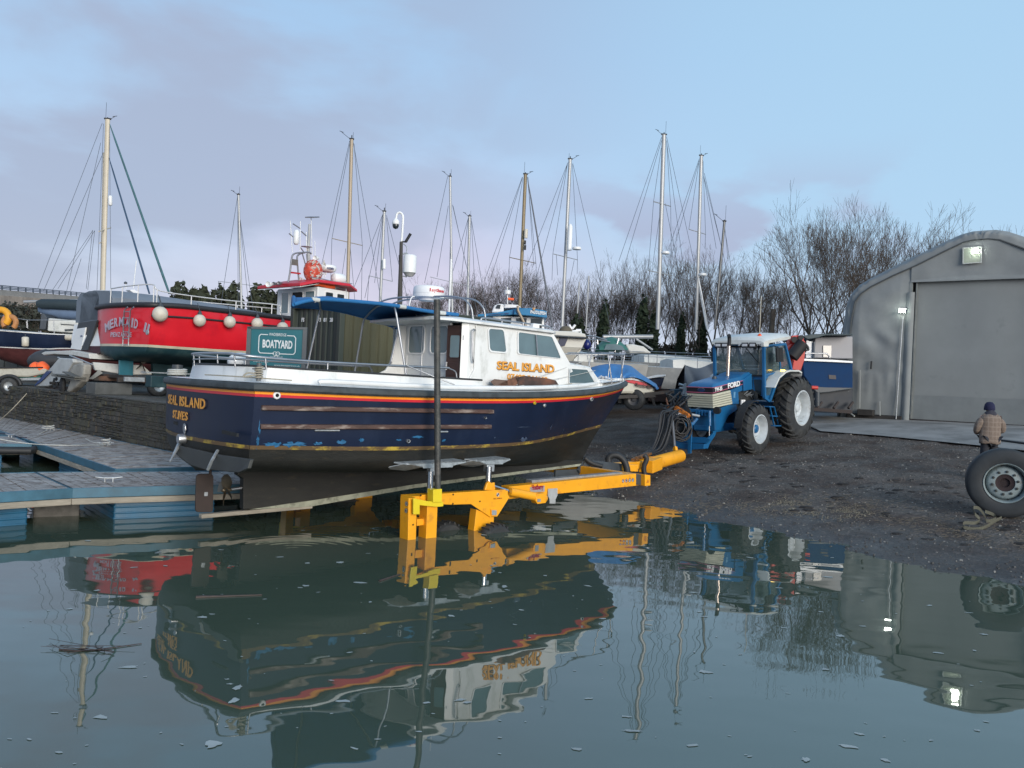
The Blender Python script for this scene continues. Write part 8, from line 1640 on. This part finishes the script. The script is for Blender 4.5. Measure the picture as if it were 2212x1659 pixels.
A, B = pq(1408, 446, 29.57), pq(1545, 462, 29.57); text('PADDLEFISH', 'name_lettering', pf, sw_m, A, B - A, (0, 0, 1), width=(B - A).length, height=.125, bold=.04)
A, B = pq(1040, 468, 29.75), pq(1225, 452, 29.75); text('WORKBOAT HIRE', 'side_lettering', pf, mat('navy_letters', (.02, .04, .12), .5), A, B - A, (0, 0, 1), width=(B - A).length, height=.06, bold=.03)
m = MB(); c = pq(1440, 408, 29.55)
for k in range(5): a = pi / 2 + k * 2 * pi / 5; m.tube([c, c + (B - A).normalized() * cos(a) * .08 + Vector((0, 0, sin(a) * .08))], [.025, .006], 6)
m.build('star_emblem', pf, mat('star_tan', (.6, .35, .15), .5))
pslab('flybridge', ((1070, 440), (1095, 375), (1140, 362), (1180, 365), (1175, 440)), wclean, 30.2, 1.6, .05); pslab('flybridge_rail', ((1180, 365), (1300, 372), (1330, 395), (1180, 400)), wclean, 30.2, 1.6); pslab('flybridge_window', ((1105, 400), (1120, 372), (1150, 370), (1145, 405)), glassd, 30.15, .04, 0)
m = MB(); m.tube([pq(1210, 370), pq(1210, 215)], .03, 6); m.build('radar_post', pf, stain); c = pq(1210, 262); m = MB(); m.lathe([(0, -.08), (.12, -.07), (.13, .06), (0, .1)], c, (0, 0, 1), 18); m.build('radar_dome', pf, wclean)
m = MB(); m.tube([pq(1215, 320), pq(1265, 325)], .05, 8); m.build('orange_float', pf, orange)
m = MB(); m.tube([pq(1300, 380, 29.5), pq(1300, 420, 29.5), pq(1370, 560, 29.5)], .05, 6); m.build('tan_spar', pf, tanm); m = MB(); m.beam((0, 0, QZ), (0, 0, 2.9), 1.6, 1.6); m.build('hull_support', pf, dark, smooth=0)
# ---- boat under blue tarpaulin on a trailer
bt = T('small_boat', 'small white and red boat under a bright blue tarpaulin on a road trailer', 'boat', tuple(WY(c7_(1300, 1300), 24.5))[:2], gz(4.9, 26), 118)
bq = lambda x, y, d=24.5: bt.loc(WY(c7_(x, y), d))
a = bt.loc(WY(c7_(1300, 1300), 24.5)); b = bt.loc(WY(c7_(1300, 1300), 26)); bv = Vector((b.x - a.x, b.y - a.y, 0)); bg_ = gz(4.9, 26)
slab(bt, 'hull', [bq(x, y) for x, y in ((1000, 1190), (1180, 1195), (1360, 1215), (1500, 1265), (1580, 1300), (1565, 1370), (1480, 1395), (1230, 1375), (1000, 1370))], bv, mat('cream_hull', (.52, .50, .42), .4, var=.08), .08)
slab(bt, 'red_stripe', [bq(x, y, 24.46) for x, y in ((1180, 1205), (1290, 1205), (1450, 1235), (1540, 1285), (1460, 1275), (1320, 1250), (1180, 1215))], bv * .02, mat('stripe_red', (.55, .02, .035), .35), 0)
slab(bt, 'white_foredeck', [bq(x, y, 24.48) for x, y in ((1150, 1195), (1280, 1165), (1360, 1190), (1500, 1245), (1440, 1232), (1290, 1200))], bv * .5, wclean, .02)
A, B = bq(1320, 1285, 24.44), bq(1528, 1318, 24.44); text('Memories Maid', 'name_lettering', bt, blk, A, B - A, (0, 0, 1), width=(B - A).length, height=.13, bold=.02)
m = MB(); tpx = ((760, 1035), (850, 1010), (1000, 990), (1130, 1000), (1240, 1010), (1310, 1050), (1400, 1120), (1500, 1190), (1590, 1250), (1612, 1300)); bpx = ((760, 1200), (880, 1215), (1000, 1205), (1100, 1195), (1180, 1180), (1270, 1165), (1370, 1180), (1480, 1235), (1570, 1290), (1600, 1325)); secs = []
for i in range(37):
 k = i / 36; t0 = cm([P3(x, y, 0) for x, y in tpx], k); b0 = cm([P3(x, y, 0) for x, y in bpx], k); T0 = WY(c7_(t0.x, t0.y), 25.3); B0_ = WY(c7_(b0.x, b0.y), 24.35); row = []
 for j in range(13):
  s_ = j / 12; p = B0_.lerp(T0, sin(s_ * pi / 2)) if s_ <= 1 else T0; p = Vector((B0_.x + (T0.x - B0_.x) * s_, B0_.y + (T0.y - B0_.y) * s_ ** 1.8, B0_.z + (T0.z - B0_.z) * s_)); p.y += .05 * noise.noise((i * .35, j * .25, 1)) * 2; row.append(bt.loc(p))
 back = [bt.loc(T0.lerp(B0_, q_ / 4) + Vector((0, (2.2) * q_ / 4, 0))) for q_ in range(1, 5)]; secs.append(row + back)
m.loft(secs, closed=False); m.build('blue_tarpaulin', bt, mat('tarp_blue', (.035, .15, .36), .5, var=.18, scale=4, bump=.5, bscale=3), smooth=70)
yardwheel(bt, WY(c7_(1310, 1450), 24.6), .33, .2, 0, rim=mat('rim_dark', (.08, .08, .085), .5))
m = MB(); m.beam(bq(1050, 1420), bq(1580, 1400), .08, .1); m.beam(bq(1450, 1380), bq(1820, 1350), .07, .09); m.beam(bq(1530, 1380), bq(1570, 1530), .06, .06, up=(1, 0, 0)); m.beam(bq(1430, 1400), bq(1430, 1500), .06, .06, up=(1, 0, 0)); m.build('trailer_frame', bt, mat('dark_chassis', (.04, .035, .032), .7), smooth=0)
slab(bt, 'axle_gear', [bq(x, y, 24.8) for x, y in ((1090, 1400), (1500, 1400), (1480, 1500), (1100, 1500))], bv * .6, dark, .02)
sd2 = T('blue_dinghy', 'small dark blue sailing dinghy with white gunwale behind the blue tarpaulin', 'dinghy', tuple(WY(c7_(1620, 1200), 28))[:2], 1.6, 100); sq_ = lambda x, y, d=28: sd2.loc(WY(c7_(x, y), d))
slab(sd2, 'hull', [sq_(x, y) for x, y in ((1480, 1180), (1700, 1165), (1655, 1290), (1480, 1300))], (0, 1.2, 0), navy, .04); slab(sd2, 'gunwale', [sq_(x, y, 27.9) for x, y in ((1460, 1165), (1600, 1135), (1715, 1130), (1712, 1150), (1600, 1168), (1470, 1185))], (0, 1.3, 0), wclean, .01); slab(sd2, 'red_boot', [sq_(x, y, 27.95) for x, y in ((1480, 1285), (1660, 1282), (1655, 1315), (1480, 1320))], (0, 1.2, 0), mat('maroon_bottom', (.09, .025, .025), .6), .01)
slab(sd2, 'cradle', [sq_(x, y, 28.2) for x, y in ((1480, 1320), (1760, 1330), (1700, 1480), (1440, 1470))], (0, .8, 0), mat('rust_dark', (.07, .035, .025), .8, var=.4), .02)
# ---- boat under grey tarpaulin
gt = T('covered_boat', 'boat under a sagging dark grey tarpaulin left of the tractor bonnet', 'boat', tuple(WY(c6(700, 700), 27.5))[:2], 1.62, 90); tq6 = lambda x, y, d=27.5: gt.loc(WY(c6(x, y), d)); m = MB(); secs = []
tp_ = ((488, 480), (520, 495), (620, 520), (700, 500), (790, 462), (860, 470), (930, 520), (980, 560)); bp_ = ((484, 690), (530, 740), (600, 760), (700, 760), (800, 760), (880, 760), (940, 760), (990, 760))
for i in range(37):
 k = i / 36; t0 = cm([P3(x, y, 0) for x, y in tp_], k); b0 = cm([P3(x, y, 0) for x, y in bp_], k); row = []
 for j in range(15):
  s_ = j / 14; yy_ = b0.y + (t0.y - b0.y) * s_; bulge = -.9 * sin(pi * min(1, (1 - s_) * 1.0)) * (.3 + .7 * sin(pi * k)); p = WY(c6(b0.x + (t0.x - b0.x) * s_, yy_), 27.8 + 1.2 * s_ - 0.35 * abs(sin(k * 9 + s_ * 2)) + bulge * .4); row.append(gt.loc(p))
 row += [row[-1] + Vector((0, 1.2, -.5)), row[-1] + Vector((0, 2.4, -2))]; secs.append(row)
m.loft(secs, closed=False); m.build('grey_tarpaulin', gt, mat('tarp_grey', (.10, .105, .115), .65, var=.15, scale=3, bump=.5, bscale=2.5), smooth=75)
slab(gt, 'hull', [tq6(x, y, 29) for x, y in ((500, 700), (900, 700), (900, 860), (560, 860))], (0, 1.5, 0), dark, .05)
m = MB(); r = random.Random(5)
for run in (((425, 690), (470, 700), (480, 760), (475, 800)), ((495, 680), (490, 790)), ((430, 730), (490, 740)), ((470, 790), (560, 795))): m.tube([tq6(x, y, 26.5) for x, y in run], .05, 6)
m.build('jockey_winch', gt, galv); m = MB(); m.beam(tq6(480, 795, 26.5), tq6(580, 800, 26.8), .2, .12); m.build('light_board', gt, offw, smooth=0)
slab(gt, 'trailer', [tq6(x, y, 27) for x, y in ((370, 745), (560, 740), (560, 900), (380, 860))], (0, .8, 0), mat('trailer_teal', (.01, .05, .085), .6, var=.3), .02)
# ---- blue boat with white cabin right of the tractor, red crane
c9 = crop(1800, 700, 300, 1659); bb = T('blue_hulled_boat', 'deep blue boat with grey white cabin between the tractor and the shed', 'boat', tuple(WY(c9(1150, 1100), 29))[:2], 1.65, 96); b9 = lambda x, y, d=29: bb.loc(WY(c9(x, y), d))
def b9s(name, pts, mt, d=29, dep=2.5, bev=.03): return slab(bb, name, [b9(x, y, d) for x, y in pts], (0, dep, 0), mt, bev)
b9s('hull', ((880, 1000), (1250, 1010), (1560, 1030), (1560, 1370), (1180, 1370), (1000, 1340), (900, 1200)), mat('royal_blue_hull', (.005, .034, .105), .75, var=.12, spec=.2)); b9s('white_gunwale', ((880, 970), (1300, 985), (1560, 1005), (1560, 1030), (1250, 1015), (880, 1000)), wclean, 28.9, 2.7, .01)
b9s('grey_chine', ((1000, 1345), (1200, 1350), (1560, 1360), (1560, 1380), (1240, 1425), (1080, 1440)), grey, 29.0, 2.4); b9s('bottom', ((1080, 1440), (1350, 1380), (1560, 1370), (1560, 1680), (1090, 1680)), mat('near_black_bottom', (.012, .018, .028), .6, var=.2), 29.2, 2.2); b9s('patch', ((1235, 1190), (1330, 1195), (1335, 1250), (1240, 1245)), mat('brown_patch', (.05, .045, .05), .6), 28.98, .02, 0)
cabg = mat('cabin_grey_white', (.25, .25, .27), .5, var=.06)
b9s('cabin', ((1050, 700), (1100, 680), (1560, 670), (1560, 975), (1030, 960)), cabg, 29.4, 2.0); b9s('cabin_window', rrect_px if False else ((1160, 795), (1272, 795), (1268, 950), (1160, 950)), glassd, 29.36, .05, 0); b9s('side_screen', ((935, 725), (1020, 745), (1040, 790), (1035, 960), (930, 960)), mat('pale_screen', (.45, .50, .56), .2), 29.3, .05, 0); b9s('cabin_roof', ((880, 665), (1000, 640), (1200, 633), (1560, 636), (1560, 655), (1200, 655), (1080, 690), (950, 710)), mat('roof_dark_teal', (.03, .05, .06), .6), 28.8, 3.0, .02); b9s('screen_frame', ((1035, 745), (1055, 745), (1045, 960), (1025, 960)), mat('frame_blue', (.03, .05, .08), .5), 29.2, .1, 0)
m = MB(); m.tube(spl([b9(890, 900, 28.9), b9(1130, 900, 28.9), b9(1215, 910, 28.9), b9(1250, 965, 28.9)], 20), .03, 6); m.tube([b9(930, 900, 28.9), b9(930, 965, 28.9)], .025, 6); m.build('hand_rail', bb, stain)
m = MB(); m.tube([b9(1083, 1420, 28.9), b9(1083, 1660, 28.9)], .09, 8); m.build('prop_stand', bb, grey); m = MB();
for x in (1080, 1300, 1500): m.tube([b9(x, 1640, 28.8), b9(x + 60, 1560, 29.0)], .05, 6)
m.beam(b9(1000, 1650, 28.8), b9(1540, 1690, 28.6), .25, .12); m.build('cradle', bb, mat('block_timber', (.04, .03, .028), .8), smooth=0)
cr = T('crane_arm', 'folded red hydraulic crane arm rising behind the tractor cab', 'crane', tuple(WY(c9(820, 900), 26.8))[:2], 1.6, 90); k9 = lambda x, y, d=26.8: cr.loc(WY(c9(x, y), d)); cred = _m['crane_red']
slab(cr, 'lower_arm', [k9(x, y) for x, y in ((700, 760), (745, 660), (800, 655), (860, 660), (900, 720), (930, 760), (905, 1000), (860, 1130), (740, 1120), (760, 1000), (690, 880))], (0, .35, 0), cred, .02)
slab(cr, 'arm_boom', [k9(x, y, 26.6) for x, y in ((560, 930), (740, 770), (900, 740), (880, 830), (760, 990), (600, 1100))], (0, .2, 0), cred, .02)
m = MB(); m.tube([k9(890, 760, 26.4), k9(740, 950, 26.4)], .2, 14); m.build('black_cylinder', cr, dark)
m = MB(); m.tube(spl([k9(880, 790, 26.3), k9(940, 800, 26.3), k9(958, 850, 26.3), k9(920, 860, 26.3)], 16), .04, 6); m.build('hydraulic_hose', cr, black)
slab(cr, 'head_plate', [k9(x, y, 26.5) for x, y in ((735, 665), (870, 660), (905, 700), (890, 745), (780, 770), (735, 730))], (0, .3, 0), cred, .02); m = MB(); m.lathe([(0, 0), (.1, 0), (.1, .03), (0, .03)], k9(770, 715, 26.45), (0, -1, 0), 14); m.lathe([(0, 0), (.09, 0), (.09, .03), (0, .03)], k9(855, 690, 26.45), (0, -1, 0), 14); m.build('pivot_pin', cr, dark)
slab(cr, 'base_column', [k9(x, y, 27.1) for x, y in ((740, 1100), (870, 1110), (880, 1600), (740, 1600))], (0, .5, 0), mat('dark_column', (.03, .03, .035), .6), .02)
m = MB(); m.tube([k9(1000, 1360, 25.6), k9(1085, 1365, 25.6)], .06, 10); m.build('red_ram', cr, cred)
pole = T('timber_pole', 'plain grey utility pole among the bare trees right of the tractor roof', 'pole', tuple(WY(c9(465, 500), 40))[:2], 1.6, 90); m = MB(); a = pole.loc(WY(c9(485, 305), 40)); m.tube([P3(a.x - .2, 0, 1.6), a], [.17, .13], 10); m.build('pole', pole, mat('pole_brown', (.09, .08, .065), .8, var=.3))
                # TREES
bark = mat('winter_bark', (.075, .064, .052), .9, var=.35, scale=3); twigm = mat('winter_twigs', (.080, .062, .050), .9, var=.25, scale=1)
def btree(seed, ang=24, trop=.10, lr=.86, first=.20, depth=9):
 """bare winter tree built by repeated forking: returns (trunk MB, crown MB)"""
 r = random.Random(seed); tr_ = MB(); cr_ = MB()
 def grow(p, d, ln, rad, k):
  n = 4 if k < 2 else 2; P = [p.copy()]
  for i in range(n):
   w = .05 if k < 3 else .09; d = (d + Vector((r.gauss(0, w), r.gauss(0, w), trop * (1 if k else 0)))).normalized(); p = p + d * ln / n; P.append(p.copy())
  r1 = rad * .78; (tr_ if k < 3 else cr_).tube(P, [rad + (r1 - rad) * i / n for i in range(n + 1)], 6 if k < 3 else 4 if k < 6 else 3, cap=False)
  if k >= depth: return
  m_ = 3 if r.random() < (.55 if k < 5 else .22) else 2; az = r.uniform(0, 6.28)
  for j in range(m_):
   lead = j == 0; a = radians(r.uniform(4, ang * .55) if lead else r.uniform(ang * .75, ang * 1.5)); az += 6.28 / m_ + r.uniform(-.5, .5)
   u = d.cross(Vector((cos(az), sin(az), .3))).normalized(); dv = (d * cos(a) + u * sin(a)).normalized()
   if r.random() < .05 and k > 4: continue
   grow(p, dv, ln * lr * r.uniform(.82, 1.1) * (1.05 if lead else .88), max(r1 * (.86 if lead else .66), .00055), k + 1)
  if 1 <= k < 8:
   for _ in range(1 if k < 4 or r.random() < .5 else 0):
    q = P[r.randint(1, n)]; az = r.uniform(0, 6.28); u = Vector((cos(az), sin(az), .5)).normalized(); grow(q, (d * .6 + u * .8).normalized(), ln * .5, max(rad * .25, .0006), max(k + 3, depth - 3))
 grow(Vector((0, 0, -.02)), Vector((0, 0, 1)), first, .0145, 0); return tr_, cr_
def proto(seed, **k):
 a, b = btree(seed, **k); ms = []; zm = sorted(v[2] for v in b.v)[-200]; xm = max(abs(v[0]) for v in b.v)
 for q in (a, b): q.v = [(x, y, z / zm) for x, y, z in q.v]
 for mm, nm, mt in ((a, 'trunk', bark), (b, 'crown', twigm)):
  me = bpy.data.meshes.new(nm); me.from_pydata(mm.v, [], mm.f); me.materials.append(mt); me.shade_smooth(); ms.append(me)
 return ms
protos = [proto(11, ang=19, trop=.12), proto(12, ang=24, trop=.10), proto(13, ang=16, trop=.14, lr=.88), proto(14, ang=23, trop=.13, first=.24), proto(15, ang=28, trop=.07)]
def plant(pi_, base_px, top_v, D, lab, sc=1., rz=None, group='bare trees behind the boatyard', zb=1.7):
 r = random.Random(int(base_px * 7)); W_ = WY((base_px, 820), D); hgt = WY((base_px, top_v), D).z - zb
 tt = T('bare_tree', lab, 'tree', (W_.x, W_.y), zb, 90, group=group); tt.e.rotation_euler = (0, 0, r.uniform(0, 6.28) if rz is None else rz); tt.e.scale = (hgt * sc, hgt * sc, hgt)
 for me, nm in zip(protos[pi_], ('trunk', 'crown')):
  o = bpy.data.objects.new(nm, me); COL.objects.link(o); o.parent = tt.e
 return tt
tl = [(905, 612, 62, 'faint bare treetop just left of the white radar dome'), (948, 597, 60, 'bare tree whose top shows right above the white radar dome'), (992, 594, 58, 'bare tree just right of the slim grey mast'), (1040, 598, 58, 'bare tree left of the brown mast, nearer the short mast'), (1085, 592, 60, 'bare tree directly left of the brown mast'), (1135, 577, 55, 'taller bare tree behind the brown mast and the blue visor boat'), (1190, 597, 56, 'bare tree between the brown mast and the double radar mast'), (1228, 606, 58, 'bare tree behind the double radar mast'), (1262, 600, 56, 'bare tree behind the two thin short masts'), (1298, 572, 52, 'tall bare tree right of the two thin short masts'), (1326, 578, 54, 'bare tree in the middle of the tall row between masts'), (1352, 568, 52, 'tallest bare tree in the row left of the tallest mast'), (1384, 562, 52, 'bare tree just left of the tallest mast'), (1428, 556, 50, 'bare tree directly behind the tallest mast'), (1462, 588, 56, 'sparse bare tree between the two tall right masts'), (1484, 580, 56, 'sparse bare tree touching the second tall mast'), (1535, 537, 48, 'dense bare tree between the two dark masts'), (1572, 558, 48, 'bare tree right of the dark leaning mast'), (1636, 560, 46, 'rounded bare tree standing alone above the tractor cab'), (1690, 600, 44, 'low bare tree between the tractor and the big trees')]
pk_ = [1, 1, 3, 1, 3, 4, 1, 0, 0, 2, 0, 2, 0, 2, 2, 2, 3, 1, 1, 4]
for (u, v, D, lab), k in zip(tl, pk_): plant(k, u, v, D, lab, 1.0 if k != 2 else 1.05)
for u, v, D, lab, k, s_ in ((1605, 640, 50, 'small bare tree right of the dark masts, half hidden by the tractor', 1, 1.2), (1762, 474, 40, 'broad bare tree with the widest crown left of the shed', 4, 1.0), (1722, 590, 39, 'low spreading bare tree behind the blue hulled boat', 4, 1.1), (1822, 438, 42, 'tallest bare tree rising beside the shed eave', 3, .9), (1885, 462, 44, 'bare tree behind the sloping shed roof, left of the last one', 0, 1.1), (1935, 450, 45, 'broad bare tree rising above the sloping shed roof', 1, 1.0), (2072, 500, 48, 'bare treetop just showing over the shed roof left of its peak', 1, .9), (2128, 483, 50, 'bare treetop showing above the peak of the shed roof', 1, .9)): plant(k, u, v, D, lab, s_)
# ---- evergreens
def leafcloud(m, c, rad, n, s, r, lump=1.):
 for _ in range(n):
  while True:
   p = Vector((r.uniform(-1, 1), r.uniform(-1, 1), r.uniform(-1, 1)))
   if .25 < p.length <= 1: break
  if noise.noise((p.x * 2.3 + c[0], p.y * 2.3, p.z * 2.3 + c[2])) * lump < -.28 and p.length > .6: continue
  k = 1 + .25 * noise.noise((p.x * 2 + c[0] * .7, p.y * 2, p.z * 2)); q = Vector((c[0] + p.x * rad[0] * k, c[1] + p.y * rad[1] * k, c[2] + p.z * rad[2] * k))
  a = Vector((r.gauss(0, 1), r.gauss(0, 1), r.gauss(0, 1))).normalized(); b = a.cross(Vector((r.gauss(0, 1), r.gauss(0, 1), r.gauss(0, 1)))).normalized(); w = s * r.uniform(.6, 1.4); i = len(m.v)
  m.v += [tuple(q - a * w), tuple(q + b * w * .6), tuple(q + a * w), tuple(q - b * w * .6)]; m.f.append((i, i + 1, i + 2, i + 3))
egm = mat('evergreen_foliage', (.040, .050, .028), .9, var=.5, scale=.35, col2=(.028, .034, .02), c2=(.45, .6), c2scale=.8); ivy = mat('ivy_foliage', (.020, .034, .016), .9, var=.5, scale=.8)
def evergreen(u, top_v, D, wpx, lab, seed, name='evergreen_tree', zb=1.6, mt=egm, tall=1., n=2000, s=.22):
 r = random.Random(seed); W_ = WY((u, 800), D); tt = T(name, lab, 'tree', (W_.x, W_.y), zb, 90, group='dark evergreens behind the boatyard'); ht = WY((u, top_v), D).z - zb; w = wpx / FPX * D / 2
 m = MB(); m.tube([(0, 0, zb), (.2, 0, zb + ht * .6)], [.25, .12], 6); m.build('trunk', tt, bark); m = MB()
 for k in range(5):
  leafcloud(m, (r.uniform(-.4, .4) * w, r.uniform(-.4, .4) * w, zb + ht * (.30 + .13 * k)), (w * (1 - .07 * k), w, ht * .26), n // 5, s, r)
 m.build('crown', tt, mt, smooth=0); return tt
for i, (u, v, w, lab) in enumerate(((378, 618, 46, 'round dark evergreen at the left end of the row, behind the furled green sail'), (408, 632, 40, 'dark evergreen dip between the first two peaks of the row'), (440, 627, 44, 'dark evergreen third from the left, over the red boat rail'), (475, 626, 46, 'dark evergreen over the second fender of the red boat'), (505, 624, 40, 'dark evergreen immediately left of the slim mast behind the rail'), (542, 624, 46, 'dark evergreen immediately right of the slim mast behind the rail'), (575, 632, 44, 'dark evergreen nearest the red wheelhouse on its left'), (605, 640, 40, 'dark evergreen partly hidden by the red wheelhouse'))): evergreen(u, v, 85, w, lab, 40 + i, s=.34)
for i, (u, v, w, lab) in enumerate(((1297, 668, 22, 'dark ivy clad evergreen right of the two thin masts'), (1380, 655, 28, 'tall dark ivy clad evergreen left of the tallest mast'), (1405, 690, 26, 'dark evergreen half behind the tallest mast'), (1468, 690, 16, 'narrow ivy clad trunk between the two tall right masts'), (1514, 680, 18, 'narrow dark evergreen touching the dark leaning mast'), (1245, 695, 44, 'low dark evergreen behind the two thin masts'))): evergreen(u, v, 48, w, lab, 60 + i, name='ivy_clad_tree', mt=ivy, s=.17)
# ---- scrub and far wooded bank
r = random.Random(99)
scm = mat('bramble_scrub', (.048, .038, .027), .95, var=.5, scale=.5, col2=(.03, .036, .02), c2=(.5, .62), c2scale=.5); m = MB()
for i in range(60000):
 x = r.uniform(-46, 52); yy_ = r.uniform(54, 62) if x > -12 else r.uniform(64, 74); hh = (3.6 if x > -12 else 5.0) + 1.6 * noise.noise((x * .22, 1, 0)) + .6 * noise.noise((x * 1.1, 4, 0)); z = 1.4 + hh * r.random() ** .7
 if x > 18: z = 1.4 + (z - 1.4) * .75
 a = Vector((r.gauss(0, .6), r.gauss(0, .6), r.gauss(.8, .6))).normalized(); b = a.cross(Vector((r.gauss(0, 1), r.gauss(0, 1), 0))).normalized(); w = r.uniform(.12, .42); k = len(m.v); p = Vector((x, yy_, z)); th_ = .10 if r.random() < .5 else .35
 m.v += [tuple(p - a * w), tuple(p + b * w * th_), tuple(p + a * w), tuple(p - b * w * th_)]; m.f.append((k, k + 1, k + 2, k + 3))
o = m.build('scrub', None, scm, smooth=0); o['kind'] = 'stuff'; o['label'] = 'dark brown winter scrub along the foot of the bare trees'; o['category'] = 'scrub'
def bank(x, y): return 1.0 + (2.6 + 1.3 * noise.noise((x * .05, y * .05, 3)) + .6 * noise.noise((x * .3, y * .3, 1))) * min(1, max(0, (y - 58) / 8))
struct('wooded_bank', hfield(seq((-160, -60, 12), (-60, 70, 90), (70, 160, 10)), seq((57, 70, 8), (70, 120, 8)), bank), mat('bank_earth', (.030, .026, .018), .95, var=.4, scale=.3, bump=.8, bscale=2))
tt = T('bramble_bush', 'leafy bramble bush against the sky under the road bridge', 'bush', tuple(WY(cA_(250, 620), 40))[:2], QZ, 90); m = MB(); r = random.Random(6)
for i in range(34):
 x0_ = r.uniform(20, 480); top_ = r.uniform(545, 640); P = [tt.loc(WY(cA_(x0_ + r.uniform(-60, 60), 800), 40)), tt.loc(WY(cA_(x0_, 680), 40)), tt.loc(WY(cA_(x0_ + r.uniform(-20, 40), top_), 40 + r.uniform(-.5, .5)))]; m.tube(spl(P, 8), .02, 4)
m.build('stems', tt, bark); m = MB()
for i in range(9): leafcloud(m, tt.loc(WY(cA_(30 + i * 55, 665 - 25 * sin(i)), 40 + r.uniform(-.3, .6))), (.8, .6, .75), 150, .10, r, 1.6)
m.build('foliage', tt, mat('bramble_leaf', (.035, .04, .03), .8, var=.4, scale=2), smooth=0)
                # SMALL STUFF ON THE GROUND
r = random.Random(21); st_ = MB(); n_ = 0
def pebble(m, p, s):
 k = len(m.v); h_ = s * r.uniform(.3, .7); a0 = r.random() * 6; q = 5
 for j in range(q): m.v.append((p.x + cos(a0 + j * 6.28 / q) * s * r.uniform(.6, 1.1), p.y + sin(a0 + j * 6.28 / q) * s * r.uniform(.6, 1.1), p.z - .01))
 for j in range(q): m.v.append((p.x + cos(a0 + j * 6.28 / q) * s * .55, p.y + sin(a0 + j * 6.28 / q) * s * .55, p.z + h_))
 m.f += [(k + j, k + (j + 1) % q, k + q + (j + 1) % q, k + q + j) for j in range(q)] + [tuple(range(k + q, k + 2 * q))]
pb = [MB(), MB()]
while n_ < 14000:
 x = r.uniform(1, 16); y = r.uniform(8, 26)
 if gz(x, y) < -.05: continue
 if abs(x / y) > .72: continue
 pebble(pb[0] if r.random() < .82 else pb[1], Vector((x, y, gzr(x, y))), abs(r.gauss(0, .012)) + .006); n_ += 1
for q_, (mm, mt, nm) in enumerate(zip(pb, (mat('pebble_dark', (.07, .068, .066), .8, var=.4, scale=3), mat('pebble_pale', (.24, .23, .21), .8, var=.4, scale=3)), ('dark_gravel', 'pale_gravel'))): o = mm.build(nm, None, mt, smooth=0); o['kind'] = 'stuff'; o['category'] = 'gravel'; o['label'] = ('loose dark stones scattered over the slipway', 'loose pale stones scattered over the slipway')[q_]
clod = MB()
for i in range(500):
 x = r.uniform(2, 12); y = r.uniform(12, 24); s = (x - 1.91) * .84 + (y - 18.1) * .543
 if not 1.2 < s < 6.5 or noise.noise((x * .6, y * .6, 7)) < -.1: continue
 k = r.uniform(.03, .11); clod.ball((x, y, gzr(x, y) - k * .2), (k * 1.6, k * 1.2, k * .45), 6)
o = clod.build('soil_clods', None, mat('dark_soil', (.022, .018, .016), .95, var=.4, scale=6, bump=.6), smooth=30); o['kind'] = 'stuff'; o['label'] = 'clods of dark churned soil on the slipway'; o['category'] = 'soil'
stw = MB()
for i in range(2600):
 k = r.random(); u = 1390 + 860 * k + r.gauss(0, 12); v = 1062 + 85 * k + r.gauss(0, 16) + 18 * sin(k * 9)
 if u > 2230: continue
 p = WG((u, v), .012); a = r.gauss(.4, .7); l_ = r.uniform(.02, .13); d = Vector((cos(a), sin(a) * .8, r.gauss(0, .08))) * l_; stw.tube([p, p + d], .0022, 3, cap=False)
o = stw.build('straw_wrack', None, mat('straw', (.21, .17, .12), .9, var=.45, scale=8), smooth=0); o['kind'] = 'stuff'; o['label'] = 'line of straw and reed debris along the high water mark'; o['category'] = 'straw'
sand = MB()
for i in range(1700):
 k = r.random(); u = 1620 + 230 * k + r.gauss(0, 22); v = 1083 + 28 * k + r.gauss(0, 7); p = WG((u, v), .006); pebble(sand, p, abs(r.gauss(0, .006)) + .004)
o = sand.build('pale_grit', None, mat('pale_grit', (.19, .175, .135), .9, var=.3), smooth=0); o['kind'] = 'stuff'; o['label'] = 'patch of pale grit near the water edge'; o['category'] = 'grit'
